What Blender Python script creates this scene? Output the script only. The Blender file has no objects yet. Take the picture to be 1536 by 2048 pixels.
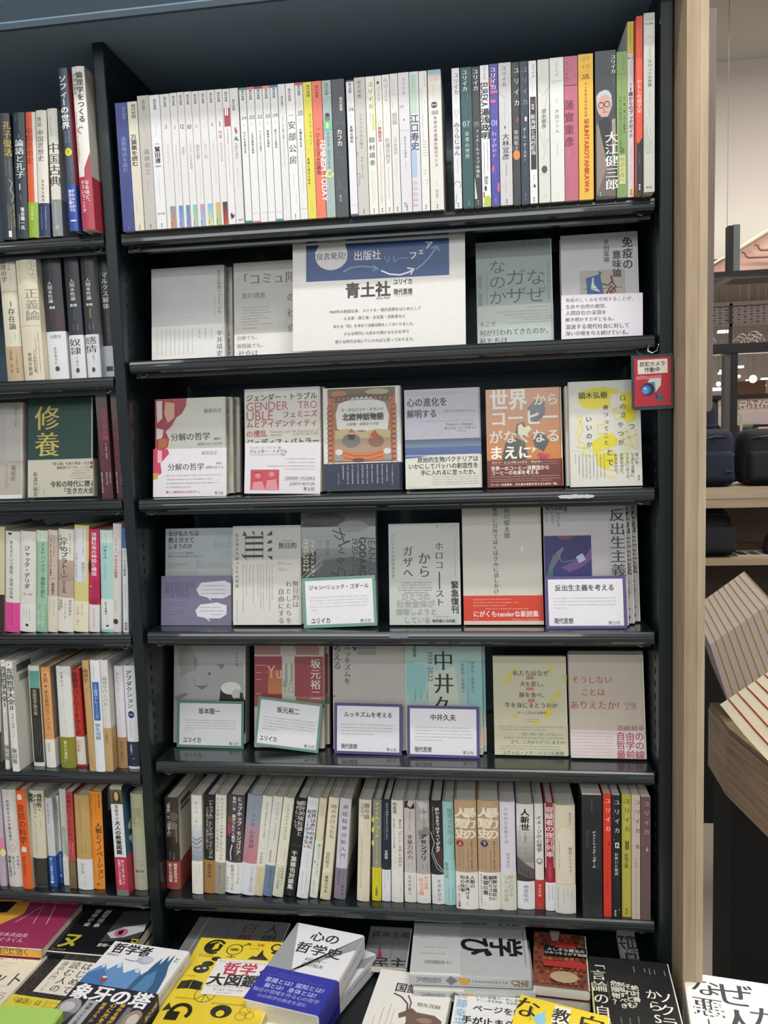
import bpy, math, random
import numpy as np
from mathutils import Matrix, Vector
from mathutils.geometry import tessellate_polygon
random.seed(7)
SC = bpy.context.scene
COL = SC.collection

# ---------------------------------------------------------------- camera
CAM = np.array([.6088, -1.2881, 1.5]); FPX = 1538.0
_y, _p, _r = .1325, .0987, -.0344
_f = np.array([-math.sin(_y)*math.cos(_p), math.cos(_y)*math.cos(_p), -math.sin(_p)])
_a = np.array([math.cos(_y), math.sin(_y), 0.]); _b = np.cross(_a, _f)
_ri = _a*math.cos(_r) + _b*math.sin(_r); _up = -_a*math.sin(_r) + _b*math.cos(_r)
cd = bpy.data.cameras.new('camera'); cam = bpy.data.objects.new('camera', cd); COL.objects.link(cam)
cam.matrix_world = Matrix(((_ri[0], _up[0], -_f[0], CAM[0]), (_ri[1], _up[1], -_f[1], CAM[1]), (_ri[2], _up[2], -_f[2], CAM[2]), (0, 0, 0, 1)))
cd.sensor_fit = 'HORIZONTAL'; cd.sensor_width = 36; cd.lens = FPX/1536*36; cd.clip_start = .02; cd.clip_end = 60
SC.camera = cam

# ---------------------------------------------------------------- world, lights, exposure
wd = bpy.data.worlds.new('world'); SC.world = wd; wd.use_nodes = True
wd.node_tree.nodes['Background'].inputs[0].default_value = (.92, .97, 1, 1)
wd.node_tree.nodes['Background'].inputs[1].default_value = .5
SC.view_settings.view_transform = 'Standard'; SC.view_settings.look = 'None'
SC.view_settings.exposure = -0.2; SC.view_settings.gamma = 1; SC.view_settings.use_curve_mapping = False

def area(name, loc, size, power, color=(1, 1, 1), target=None):
    l = bpy.data.lights.new(name, 'AREA'); l.shape = 'RECTANGLE'; l.size, l.size_y = size; l.energy = power; l.color = color
    o = bpy.data.objects.new(name, l); COL.objects.link(o); o.location = loc
    d = (Vector(target) - Vector(loc)) if target else Vector((0, 0, -1))
    o.rotation_euler = d.to_track_quat('-Z', 'Y').to_euler()
    return o
area('aisle_light_near', (.35, -.75, 3.68), (1.9, .09), 40, (1, .985, .95), (.35, .05, 1.2))
area('aisle_light_far', (.3, -3.5, 3.68), (2.2, .12), 28, (1, .98, .95), (.4, 0, 1.3))
area('aisle_fill', (-.3, -4.5, 3.7), (3.6, 2.2), 150, (.93, .98, 1), (0, -1.6, 0))  # broad soft fill added for ambient light, not a known ceiling fitting
area('aisle_light_left', (-1.6, -1.9, 3.65), (1.2, .3), 8, (.95, 1, .98), (0, 0, 1.2))
area('aisle_fill_right', (1.5, -1.1, 3.68), (1.0, .35), 34, (1, .97, .92), (1.25, .5, .7))  # fill lamp added to brighten the table veneer and oak panel
area('shop_light_a', (3.2, .9, 3.65), (1.6, 1.0), 120, (1, .97, .93))
area('shop_light_b', (2.8, 2.6, 3.68), (3, .5), 70, (1, .95, .92))
area('shop_light_c', (3.5, 8.5, 3.65), (4, 3.), 300, (1, .97, .96))

# ---------------------------------------------------------------- geometry helpers
def ray(x, y): return _f + _ri*(x-768)/FPX - _up*(y-1024)/FPX
def atY(x, y, Y): d = ray(x, y); return CAM + d*(Y-CAM[1])/d[1]
def atZ(x, y, Z): d = ray(x, y); return CAM + d*(Z-CAM[2])/d[2]
def atX(x, y, X): d = ray(x, y); return CAM + d*(X-CAM[0])/d[0]
def atP(x, y, o, n): d = ray(x, y); return CAM + d*(np.dot(o-CAM, n)/np.dot(d, n))

def lin(h):
    if len(h) == 3: h = ''.join(c*2 for c in h)
    v = [int(h[i:i+2], 16)/255 for i in (0, 2, 4)]
    return tuple(c/12.92 if c <= .04045 else ((c+.055)/1.055)**2.4 for c in v)
MATS = {}; GAIN = [1.0]
def mat(hexc, kind='paper'):
    k = (hexc, kind, GAIN[0])
    if k in MATS: return MATS[k]
    m = bpy.data.materials.new(kind+'_'+hexc); m.use_nodes = True
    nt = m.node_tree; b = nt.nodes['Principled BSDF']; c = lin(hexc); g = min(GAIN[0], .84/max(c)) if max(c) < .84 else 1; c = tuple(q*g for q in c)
    rough, amt, scl = {'paper': (.42, .05, 60), 'gloss': (.2, .03, 30), 'page': (.8, .22, 5), 'steel': (.32, .12, 8), 'metal': (.25, .05, 20),
                       'wood': (.55, .42, 9), 'matte': (.85, .08, 12), 'cloth': (.9, .25, 160), 'plastic': (.3, .04, 20), 'film': (.1, .02, 10),
                       'ceil': (.9, .03, 3), 'floor': (.35, .1, 3)}.get(kind, (.5, .05, 20))
    n = nt.nodes.new('ShaderNodeTexNoise'); n.inputs['Scale'].default_value = scl; n.inputs['Detail'].default_value = 4
    tc = nt.nodes.new('ShaderNodeTexCoord'); mp = nt.nodes.new('ShaderNodeMapping'); nt.links.new(tc.outputs['Object'], mp.inputs[0]); nt.links.new(mp.outputs[0], n.inputs['Vector'])
    if kind == 'wood': mp.inputs['Scale'].default_value = (9, 9, .7)
    if kind == 'woodx': mp.inputs['Scale'].default_value = (.7, 9, 9); rough, amt = .55, .35; n.inputs['Scale'].default_value = 6
    if kind == 'page': mp.inputs['Scale'].default_value = (90, 90, 90)
    mx = nt.nodes.new('ShaderNodeMix'); mx.data_type = 'RGBA'
    mx.inputs[6].default_value = tuple(x*(1-amt) for x in c)+(1,); mx.inputs[7].default_value = tuple(min(1, x*(1+amt)) for x in c)+(1,)
    nt.links.new(n.outputs['Fac'], mx.inputs[0]); nt.links.new(mx.outputs[2], b.inputs['Base Color'])
    b.inputs['Roughness'].default_value = rough
    if kind == 'steel': b.inputs['Coat Weight'].default_value = .22; b.inputs['Coat Roughness'].default_value = .05; b.inputs['Specular IOR Level'].default_value = .4
    if kind == 'lacquer': b.inputs['Roughness'].default_value = .28; b.inputs['Coat Weight'].default_value = .75; b.inputs['Coat Roughness'].default_value = .04; b.inputs['Specular IOR Level'].default_value = .5
    if kind == 'gloss': b.inputs['Coat Weight'].default_value = .25; b.inputs['Coat Roughness'].default_value = .12
    if kind == 'metal': b.inputs['Metallic'].default_value = 1
    if kind == 'film':
        b.inputs['Transmission Weight'].default_value = .97; b.inputs['IOR'].default_value = 1.15; b.inputs['Roughness'].default_value = .04
    if kind in ('wood', 'woodx', 'cloth', 'page'):
        bp = nt.nodes.new('ShaderNodeBump'); bp.inputs['Strength'].default_value = .25; bp.inputs['Distance'].default_value = .001
        nt.links.new(n.outputs['Fac'], bp.inputs['Height']); nt.links.new(bp.outputs[0], b.inputs['Normal'])
    MATS[k] = m; return m
def emis(hexc, st):
    k = (hexc, 'e%s' % st)
    if k not in MATS:
        m = bpy.data.materials.new('lamp_'+hexc); m.use_nodes = True; b = m.node_tree.nodes['Principled BSDF']
        b.inputs['Base Color'].default_value = lin(hexc)+(1,); b.inputs['Emission Color'].default_value = lin(hexc)+(1,); b.inputs['Emission Strength'].default_value = st
        MATS[k] = m
    return MATS[k]

class MB:
    """collects faces with material slots, builds one mesh object"""
    def __init__(s): s.v = []; s.f = []; s.m = []; s.mats = []
    def slot(s, m):
        if m not in s.mats: s.mats.append(m)
        return s.mats.index(m)
    def add(s, vs, fs, m):
        o = len(s.v); k = s.slot(m)
        s.v.extend([tuple(map(float, p)) for p in vs]); s.f.extend([tuple(int(i)+o for i in f) for f in fs]); s.m.extend([k]*len(fs)); return s
    def box(s, a, b, m):
        x0, y0, z0 = a; x1, y1, z1 = b
        return s.add([(x0, y0, z0), (x1, y0, z0), (x1, y1, z0), (x0, y1, z0), (x0, y0, z1), (x1, y0, z1), (x1, y1, z1), (x0, y1, z1)],
                     [(0, 3, 2, 1), (4, 5, 6, 7), (0, 1, 5, 4), (1, 2, 6, 5), (2, 3, 7, 6), (3, 0, 4, 7)], m)
    def prism(s, poly, axis, a, b, m):
        """extrude 2-D polygon along axis 0/1/2 from a to b"""
        n = len(poly)
        def P(p, t):
            q = list(p); q.insert(axis, t); return tuple(q)
        vs = [P(p, a) for p in poly]+[P(p, b) for p in poly]
        tr = tessellate_polygon([[Vector((p[0], p[1], 0)) for p in poly]])
        fs = [tuple(t) for t in tr]+[tuple(i+n for i in reversed(t)) for t in tr]+[(i, (i+1) % n, (i+1) % n+n, i+n) for i in range(n)]
        return s.add(vs, fs, m)
    def tube(s, pts, r, m, n=6):
        pts = [Vector(p) for p in pts]; vs = []; fs = []
        for i, p in enumerate(pts):
            d = (pts[min(i+1, len(pts)-1)]-pts[max(i-1, 0)]).normalized()
            u = d.orthogonal().normalized() if abs(d.z) > .9 else d.cross(Vector((0, 0, 1))).normalized(); w = d.cross(u)
            for k in range(n): vs.append(p+(u*math.cos(k*6.2832/n)+w*math.sin(k*6.2832/n))*(r[i] if isinstance(r, (list, tuple)) else r))
        for i in range(len(pts)-1):
            for k in range(n): fs.append((i*n+k, i*n+(k+1) % n, (i+1)*n+(k+1) % n, (i+1)*n+k))
        fs += [tuple(range(n)), tuple(reversed(range((len(pts)-1)*n, len(pts)*n)))]
        return s.add(vs, fs, m)
    def build(s, name, parent=None, smooth=False, M=None):
        me = bpy.data.meshes.new(name); me.from_pydata(s.v, [], s.f)
        for m in s.mats: me.materials.append(m)
        me.polygons.foreach_set('material_index', s.m)
        if smooth: me.polygons.foreach_set('use_smooth', [True]*len(s.f))
        me.update(); o = bpy.data.objects.new(name, me); COL.objects.link(o)
        if parent: o.parent = parent
        if M is not None: o.matrix_world = M
        return o
def thing(name, label, cat, M=None, group=None):
    o = bpy.data.objects.new(name, None); COL.objects.link(o); o.empty_display_size = .02
    if M is not None: o.matrix_world = M
    o['label'] = label; o['category'] = cat
    if group: o['group'] = group
    return o
def tag(o, label=None, cat=None, group=None, kind=None):
    if label: o['label'] = label
    if cat: o['category'] = cat
    if group: o['group'] = group
    if kind: o['kind'] = kind
    return o
def copy_tree(o, parent=None):
    c = o.copy(); COL.objects.link(c)
    if parent: c.parent = parent
    for ch in o.children: copy_tree(ch, c)
    return c
def frame(o, ex, ey, ez):
    return Matrix(((ex[0], ey[0], ez[0], o[0]), (ex[1], ey[1], ez[1], o[1]), (ex[2], ey[2], ez[2], o[2]), (0, 0, 0, 1)))

# ---------------------------------------------------------------- lettering: glyph outlines, filled once and reused
GL = {}
TS = bpy.data.scenes.new('lettering')
def make_glyphs(chars):
    chars = sorted(c for c in set(chars)-set(' \n') if (c, 'n') not in GL)
    if not chars: return
    for w, off in (('n', 0.0), ('l', -.007)):
        cu = bpy.data.curves.new('glyphs', 'FONT'); cu.body = '\n'.join(chars); cu.size = 1; cu.space_line = 3; cu.resolution_u = 3; cu.offset = off; cu.align_x = 'CENTER'
        o = bpy.data.objects.new('glyphs', cu); TS.collection.objects.link(o)
        with bpy.context.temp_override(scene=TS, view_layer=TS.view_layers[0]): dg = bpy.context.evaluated_depsgraph_get()
        dg.update()
        me = bpy.data.meshes.new_from_object(o.evaluated_get(dg))
        v = np.empty(len(me.vertices)*3); me.vertices.foreach_get('co', v); v = v.reshape(-1, 3)[:, :2]
        me.calc_loop_triangles(); t = np.empty(len(me.loop_triangles)*3, int); me.loop_triangles.foreach_get('vertices', t); t = t.reshape(-1, 3)
        row = np.round(-(v[:, 1]-.38)/3).astype(int); tr = row[t[:, 0]]
        order = np.argsort(row, kind='stable'); rs = row[order]
        torder = np.argsort(tr, kind='stable'); ts = tr[torder]
        inv = np.empty(len(v), int)
        for k, ch in enumerate(chars):
            a, b = np.searchsorted(rs, [k, k+1]); ids = order[a:b]
            if len(ids) == 0: continue
            inv[ids] = np.arange(len(ids)); c, d = np.searchsorted(ts, [k, k+1])
            p = v[ids].copy(); p[:, 1] += 3*k-.38
            GL[(ch, w)] = (p, inv[t[torder[c:d]]], p[:, 0].max()-p[:, 0].min())
        bpy.data.objects.remove(o); bpy.data.curves.remove(cu); bpy.data.meshes.remove(me)
SHIFT = {'n': [(0, 0)], 'l': [(0, 0)], 'b': [(-.018, -.012), (.018, .012), (-.018, .012), (.018, -.012)], 'B': [(-.03, -.02), (.03, .02), (-.03, .02), (.03, -.02), (0, 0)], 'm': [(-.02, 0), (.018, 0)]}
ROTV = set('ー―…（）()「」『』〈〉【】-＝=~〜')
SMALL = set('ッュャョァィゥェォっゅょゃ')

class Pr:
    """flat print in metres on a W x H sheet, v measured from the top"""
    def __init__(s, W, H): s.W, s.H = W, H; s.it = []; s.lay = 0; s.last = 'z'
    def put(s, vs, fs, c, sub=0): s.it.append((np.asarray(vs, float), fs, c, s.lay, sub))
    def glyph(s, ch, cx, cy, sx, sy, th, w, acc):
        g = GL.get((ch, 'l' if w in 'lm' else 'n'))
        if g is None: return
        ca, sa = math.cos(th), math.sin(th)
        for q, (dx, dy) in enumerate(SHIFT[w]):
            p = (g[0]+(dx, dy)); x = p[:, 0]; y = p[:, 1]
            X = (x*ca-y*sa)*sx; Y = (x*sa+y*ca)*sy
            acc.append((np.stack([cx+X, cy-Y], 1), g[1], q))
    def flush(s, acc, c):
        if not acc: return
        for q in range(5):
            vs = []; fs = []; o = 0
            for p, t, k in acc:
                if k == q: vs.append(p); fs.append(t+o); o += len(p)
            if vs: s.put(np.concatenate(vs), np.concatenate(fs), c, q)
    def cmd(s, line):
        a = line.split(); k = a[0]; W, H = s.W, s.H
        if not (k in 'mhcl' and s.last in 'mhcl'): s.lay += 1
        s.last = k
        F = lambda i: float(a[i])
        if k in 'tTRL':
            # t u v0 v1 col wt text / T u0 u1 v col wt text / R u v0 v1 col wt text
            if k in 'TL': u0, u1, vv = F(1)*W, F(2)*W, F(3)*H
            else: uu, v0, v1 = F(1)*W, F(2)*H, F(3)*H
            col = a[4]; wt = a[5][0]; asp = float(a[5][1:]) if len(a[5]) > 1 else 1.0
            txt = line.split(None, 6)[6]; acc = []; make_glyphs(txt)
            if k == 'L':                                                   # sideways characters running right to left
                n = len(txt); p = (u1-u0)/n
                for i, ch in enumerate(txt): s.glyph(ch, u1-(i+.5)*p, vv, p*asp, p*.98, -math.pi/2, wt, acc)
            elif k == 't':
                n = len(txt); p = (v1-v0)/n; full = asp
                for i, ch in enumerate(txt):
                    if ch == ' ': continue
                    cy = v0+(i+.5)*p; cx = uu; sz = p*.98*min(1, asp)
                    if ch in '、。': cx += sz*max(1, asp)*.6; cy -= sz*.55
                    elif ch in SMALL: cx += sz*.08
                    if ch in ROTV: s.glyph(ch, cx, cy, sz*max(1, asp), sz, -math.pi/2, wt, acc)
                    else: s.glyph(ch, cx, cy, sz*max(1, asp), sz, 0, wt, acc)
            else:
                adv = []
                for ch in txt:
                    g = GL.get((ch, 'n')); adv.append(.32 if ch == ' ' else (1.0 if ord(ch) > 0x2000 or g is None else g[2]+.1))
                L = (u1-u0) if k == 'T' else (v1-v0); sc = L/sum(adv); t = 0
                for ch, ad in zip(txt, adv):
                    q = t+ad*sc/2; t += ad*sc
                    if ch == ' ': continue
                    if k == 'T': s.glyph(ch, u0+q, vv, sc, sc*asp, 0, wt, acc)
                    else: s.glyph(ch, uu, v0+q, sc*asp, sc, -math.pi/2, wt, acc)
            s.flush(acc, col)
        elif k == 'r': s.rect(F(1)*W, F(2)*H, F(3)*W, F(4)*H, a[5])         # r u0 v0 u1 v1 col
        elif k == 'g':                                                     # g u0 v0 u1 v1 c0 c1 : printed colour fade
            c0, c1 = [np.array([int(x[i:i+2], 16) for i in (0, 2, 4)]) for x in (a[5], a[6])]; n = 7
            for i in range(n):
                c = c0+(c1-c0)*(i+.5)/n; s.rect(F(1)*W, (F(2)+(F(4)-F(2))*i/n)*H, F(3)*W, (F(2)+(F(4)-F(2))*(i+1)/n)*H, '%02x%02x%02x' % tuple(int(q) for q in c))
        elif k == 'e':                                                     # e u v ru rv col
            n = 22; cx, cy, rx, ry = F(1)*W, F(2)*H, F(3)*W, F(4)*(H if a[4] != '0' else 0) or F(3)*W
            s.put([(cx+rx*math.cos(i*2*math.pi/n), cy+ry*math.sin(i*2*math.pi/n)) for i in range(n)], [tuple(range(n))], a[5])
        elif k == 'p':                                                     # p col x,y x,y ...
            pts = [tuple(map(float, q.split(','))) for q in a[2:]]; pts = [(x*W, y*H) for x, y in pts]
            s.put(pts, [tuple(t) for t in tessellate_polygon([[Vector((x, y, 0)) for x, y in pts]])], a[1])
        elif k == 'l':                                                     # l col width_mm x,y x,y ...
            pts = [np.array(tuple(map(float, q.split(','))))*(W, H) for q in a[3:]]; s.stroke(pts, F(2)/1000, a[1])
        elif k == 'c':                                                     # c u v r(width frac) col width_mm [a0 a1]
            a0, a1 = (F(6), F(7)) if len(a) > 6 else (0, 360)
            s.stroke([np.array((F(1)*W+F(3)*W*math.cos(math.radians(a0+(a1-a0)*i/20)), F(2)*H+F(3)*W*math.sin(math.radians(a0+(a1-a0)*i/20)))) for i in range(21)], F(5)/1000, a[4])
        elif k == 'm' or k == 'h':                                         # m u v0 v1 col size_mm / h u0 u1 v col size_mm : print too small to read
            z = F(5)/1000; acc = []; vs = []; fs = []
            L0, L1, q = (F(2)*H, F(3)*H, F(1)*W) if k == 'm' else (F(1)*W, F(2)*W, F(3)*H)
            t = L0
            while t+z <= L1+1e-9:
                c = t+z/2; cx, cy = (q, c) if k == 'm' else (c, q)
                for (x0, y0, x1, y1) in random.choice([((-.4, -.36, .4, -.22), (-.4, .2, .4, .34), (-.08, -.4, .08, .4)), ((-.38, -.08, .38, .08), (-.3, -.38, -.14, .36), (.16, -.3, .32, .38)), ((-.3, -.3, .3, -.16), (-.05, -.3, .1, .35))]):
                    o = len(vs); vs += [(cx+x0*z, cy+y0*z), (cx+x1*z, cy+y0*z), (cx+x1*z, cy+y1*z), (cx+x0*z, cy+y1*z)]; fs.append((o, o+1, o+2, o+3))
                t += z*1.12
            if vs: s.put(vs, fs, a[4])
    def rect(s, x0, y0, x1, y1, c):
        n = 1
        vs = []
        for i in range(n+1): x = x0+(x1-x0)*i/n; vs += [(x, y0), (x, y1)]
        s.put(vs, [(2*i, 2*i+2, 2*i+3, 2*i+1) for i in range(n)], c)
    def stroke(s, pts, w, c):
        vs = []; n = len(pts)
        for i in range(n):
            d = pts[min(i+1, n-1)]-pts[max(i-1, 0)]; L = np.hypot(*d) or 1; nrm = np.array((-d[1], d[0]))/L*w/2
            vs += [pts[i]+nrm, pts[i]-nrm]
        s.put(vs, [(2*i, 2*i+2, 2*i+3, 2*i+1) for i in range(n-1)], c)
    def strips(s, v, f, us):
        nv = [tuple(p) for p in v]; nf = []
        for t in f:
            x0 = min(nv[i][0] for i in t); x1 = max(nv[i][0] for i in t)
            a = max(0, int(np.searchsorted(us, x0+1e-7))-1); b = min(len(us)-2, int(np.searchsorted(us, x1-1e-7))-1)
            if b <= a: nf.append(tuple(t)); continue
            for q in range(a, b+1):
                poly = [nv[i] for i in t]
                for lim, sg in ((us[q], 1), (us[q+1], -1)):
                    if (q == a and sg == 1) or (q == b and sg == -1): continue
                    out = []
                    for i in range(len(poly)):
                        A, B = poly[i-1], poly[i]; da, db = sg*(A[0]-lim), sg*(B[0]-lim)
                        if (da >= 0) != (db >= 0): r = da/(da-db); out.append((A[0]+(B[0]-A[0])*r, A[1]+(B[1]-A[1])*r))
                        if db >= 0: out.append(B)
                    poly = out
                    if len(poly) < 3: break
                if len(poly) >= 3: o = len(nv); nv += poly; nf.append(tuple(range(o, o+len(poly))))
        return np.array(nv), nf
    def emit(s, mb, fn, kind='paper', base=.00003, step=.00004, clip=None, us=None):
        for v, f, c, k, sub in s.it:
            if us is not None: v, f = s.strips(v, f, us)
            if clip is not None: v = np.stack([np.clip(v[:, 0], 0, s.W), np.clip(v[:, 1], 0, s.H)], 1)
            mb.add([fn(x, y, base+step*k+sub*.000007) for x, y in v], f, mat(c, kind))

def parse(cmds):
    """commands of one book -> cover list, band (color, v0, list), side color"""
    cov, bl, band, side = [], [], None, None; cur = cov
    for c in [x.strip() for x in cmds.split(';')]:
        if not c: continue
        if c[0] == 'b' and c[1] == ' ':
            q = c.split(); band = (q[1], float(q[2])); cur = bl
        elif c[0] == 'S' and c[1] == ' ': side = c.split()[1]
        else: cur.append(c)
    return cov, band, bl, side

# ---------------------------------------------------------------- book builders
def spine_book(root, w, h, d, cover, cmds, hard, page='ded8c8', kind='paper', sidecmds=None):
    """shelved book: spine at y=0 facing -Y, x 0..w, z 0..h, pages behind"""
    cov, band, bl, side = parse(cmds)
    w -= .0005; bul = min(.0035, .1*w) if hard else 0.0; n = 10 if hard else 2; th = .0022 if hard else .0005
    us = [w*i/n for i in range(n+1)]
    def by(u): return bul*(2*u/w-1)**2
    ypl = [by(u) for u in us]
    def yy(u): return float(np.interp(u, us, ypl))
    def shell(mb, z0, z1, off, col, sc=None):
        outer = [(-off, d)]+[(u+(-off if i == 0 else off if i == n else 0), by(u)-off) for i, u in enumerate(us)]+[(w+off, d)]
        t = th if off == 0 else off*.8
        inner = [(-off+t, d)]+[(min(max(u, t), w-t) if off == 0 else u, by(u)-off+t) for u in us]+[(w+off-t, d)]
        N = len(outer); vs = [(x, y, z0) for x, y in outer]+[(x, y, z1) for x, y in outer]+[(x, y, z0) for x, y in inner]+[(x, y, z1) for x, y in inner]
        fs = [(i, i+1, N+i+1, N+i) for i in range(N-1)]; last = fs.pop()
        fi = [(2*N+i+1, 2*N+i, 3*N+i, 3*N+i+1) for i in range(N-1)]
        ft = [(N+i, N+i+1, 3*N+i+1, 3*N+i) for i in range(N-1)]+[(i+1, i, 2*N+i, 2*N+i+1) for i in range(N-1)]+[(0, N, 3*N, 2*N), (N-1, 3*N-1, 4*N-1, 2*N-1)]
        mb.add(vs, fs+fi+ft, mat(col, kind)); mb.add(vs, [last], mat(sc or col, kind))
    mb = MB(); shell(mb, 0, h, 0, cover, side)
    p = Pr(w, h); p.curved = hard
    for c in cov: p.cmd(c)
    p.emit(mb, lambda x, y, e: (x, yy(x)-e, h-y), kind, us=us if hard else None)
    if sidecmds:
        q = Pr(d, h)
        for c in sidecmds.split(';'): q.cmd(c.strip())
        q.emit(mb, lambda x, y, e: (w+e, x, h-y), kind)
    mb.build('cover', root)
    ins = .003 if hard else .0004; pb = MB()
    pb.box((th+.0001, bul+th+.0002 if hard else th+.0008, ins), (w-th-.0001, d-(.003 if hard else 0.0003), h-ins), mat(page, 'page')); pb.build('page_block', root)
    if band:
        z1 = h*(1-band[1]); bb = MB(); shell(bb, .0006, z1, .0004, band[0])
        q = Pr(w, h); q.curved = hard
        for c in bl: q.cmd(c)
        q.emit(bb, lambda x, y, e: (x, yy(x)-.0004-e, h-y), kind, us=us if hard else None)
        bb.build('paper_band', root)

def face_book(root, W, H, T, cover, cmds, hard=False, spine='R', page='ded8c8', kind='paper', sidecmds=None, curl=0):
    """front cover at y=0 facing -Y, x 0..W, z 0..H, thickness T along +Y; spine on side R, L, B or T"""
    cov, band, bl, side = parse(cmds); th = .0024 if hard else .0006; r = min(T*.3, .004)
    def wrap(mb, v0, v1, off, col, t):
        # band or cover between heights z0..z1 : front plate, spine, back plate
        z0, z1 = H*(1-v1), H*(1-v0)
        if spine in 'RL':
            prof = [(0, -off), (W-r, -off), (W-r*.3+off, r*.3-off*.5), (W+off, r), (W+off, T-r), (W-r*.3+off, T-r*.3+off*.5), (W-r, T+off), (0, T+off),
                    (0, T+off-t), (W-r, T+off-t), (W+off-t, T-r), (W+off-t, r), (W-r, -off+t), (0, -off+t)]
            if spine == 'L': prof = [(W-x, y) for x, y in prof]
            mb.prism(prof, 2, z0, z1, mat(col, kind))
        else:
            prof = [(-off, 0), (-off, H-r), (r*.3-off*.5, H-r*.3+off), (r, H+off), (T-r, H+off), (T-r*.3, H-r*.3+off), (T+off, H-r), (T+off, 0),
                    (T+off-t, 0), (T+off-t, H-r), (T-r, H+off-t), (r, H+off-t), (-off+t, H-r), (-off+t, 0)]
            if spine == 'B': prof = [(y, H-z) for y, z in prof]
            mb.prism(prof, 0, W*v0 if off else 0, W, mat(col, kind))
    mb = MB(); wrap(mb, 0, 1, 0, cover, th)
    p = Pr(W, H)
    for c in cov: p.cmd(c)
    p.emit(mb, lambda x, y, e: (x, -e, H-y), kind, clip=True)
    if sidecmds:
        if spine in 'RL':
            q = Pr(T, H); sx = (W, 1) if spine == 'R' else (0, -1)
            for c in sidecmds.split(';'): q.cmd(c.strip())
            q.emit(mb, (lambda x, y, e: (W+e, x, H-y)) if spine == 'R' else (lambda x, y, e: (-e, T-x, H-y)), kind)
        else:
            q = Pr(W, T)
            for c in sidecmds.split(';'): q.cmd(c.strip())
            q.emit(mb, lambda x, y, e: (x, y, -e), kind)
    mb.build('cover', root)
    ins = .003 if hard else .0006; pb = MB()
    x0, x1 = (ins, W-th*1.5) if spine == 'R' else (th*1.5, W-ins) if spine == 'L' else (ins, W-ins)
    z0, z1 = (th*1.5, H-ins) if spine == 'B' else (ins, H-th*1.5) if spine == 'T' else (ins, H-ins)
    pb.box((x0, th, z0), (x1, T-th, z1), mat(page, 'page')); pb.build('page_block', root)
    if band:
        bb = MB(); wrap(bb, band[1], .998, .0005, band[0], .0004)
        q = Pr(W, H)
        for c in bl: q.cmd(c)
        q.emit(bb, lambda x, y, e: (x, -.0005-e, H-y), kind, clip=True)
        bb.build('paper_band', root)
# ---------------------------------------------------------------- the room
def struct(name, mb, label=None):
    o = mb.build(name); o['kind'] = 'structure'
    return o
ST = mat('141e22', 'steel'); LQ = mat('121b1e', 'lacquer')
struct('floor', MB().box((-3.5, -5.2, -.05), (9, 14, 0), mat('a3988a', 'floor')))
struct('ceiling', MB().box((-3.5, -5.2, 3.75), (9, 14, 3.8), mat('b3aaa2', 'ceil')))
struct('wall_right', MB().box((9, -5.2, 0), (9.05, 14, 3.75), mat('b0a69c', 'matte')))
struct('wall_back', MB().box((-3.5, 14, 0), (9, 14.05, 3.75), mat('bdb2aa', 'matte')))

# ---------------------------------------------------------------- steel bookcase of two bays
W = .88
ZM = [1.8556, 1.6394, 1.397, 1.1575, .9152, .649]
TL_ = [-.0031, .0011, -.0007, -.0006, -.0006, -.0004]     # the shelves are not quite level
ZL = [1.857, 1.6146, 1.399, 1.152, .891, .649]
SD = .27
bc = thing('bookcase', 'dark green steel bookcase of two bays full of books and magazines', 'bookcase', Matrix.Translation((0, 0, 0)))
def zs(bay, i, x=0):
    """height of the top face of shelf i"""
    return (ZM[i]+TL_[i]*x/W if bay == 'M' else ZL[i])+.0055
PROF = [(SD, 0), (.008, 0), (.0042, -.0007), (.0014, -.0032), (0, -.0075), (.0006, -.0095), (0, -.0115), (0, -.0165), (.0022, -.0205), (.007, -.0225), (.014, -.0225), (.016, -.0185), (SD, -.0185)]
def shelf(bay, i):
    x0, x1 = (0, W) if bay == 'M' else (-.9305+.008, -.0305-.0015)
    mb = MB(); mb.prism(PROF, 0, x0, x1, LQ)
    # support rail under the shelf
    mb.box((x0+.002, .02, -.030), (x1-.002, .034, -.0186), ST); mb.box((x0+.002, .19, -.034), (x1-.002, .2, -.0186), ST)
    o = mb.build('shelf', bc); o.location = (0, 0, zs(bay, i)-0)
    if bay == 'M': o.rotation_euler = (0, -math.atan(TL_[i]/W), 0)
    for s in (0, 1):
        xe = x0+.018 if s == 0 else x1-.018; q = 1 if s == 0 else -1
        MB().tube([(xe-q*.006, .014, -.023), (xe-q*.005, .011, -.027), (xe, .011, -.0285), (xe+q*.006, .012, -.0265), (xe+q*.007, .015, -.023)], .0007, mat('8c9490', 'metal'), 5).build('shelf_clip', bc, True).location = (0, 0, zs(bay, i))
for i in range(6): shelf('M', i); shelf('L', i)
ZT = 2.171
def upright(x0, x1, z1):
    mb = MB(); b = .0025
    mb.prism([(x0, .006), (x0+b*.4, b*.4), (x0+b, 0), (x1-b, 0), (x1-b*.4, b*.4), (x1, .006), (x1, SD+.01), (x0, SD+.01)], 2, .5405, z1, ST)
    return mb.build('upright', bc)
upright(-.0305, -.0085, ZT-.0005); upright(.8865, .9085, ZT-.0005); upright(-.955, -.933, ZT-.0005)
for xx, q in ((-.0085, 1), (.8865, -1), (-.0305, -1)):
    mb = MB()
    for yy in (.022, .225):
        for k in range(66):
            z = .68+k*.0225
            x0, x1 = sorted((xx, xx+q*.0007)); mb.box((x0, yy, z), (x1, yy+.0045, z+.0105), mat('05080a', 'matte'))
    tag(mb.build('slot_row', bc), kind='stuff')
MB().box((-.955, SD+.01, .5405), (.9085, SD+.014, ZT-.0005), mat('4a5f70', 'steel')).build('back_panel', bc)
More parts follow.
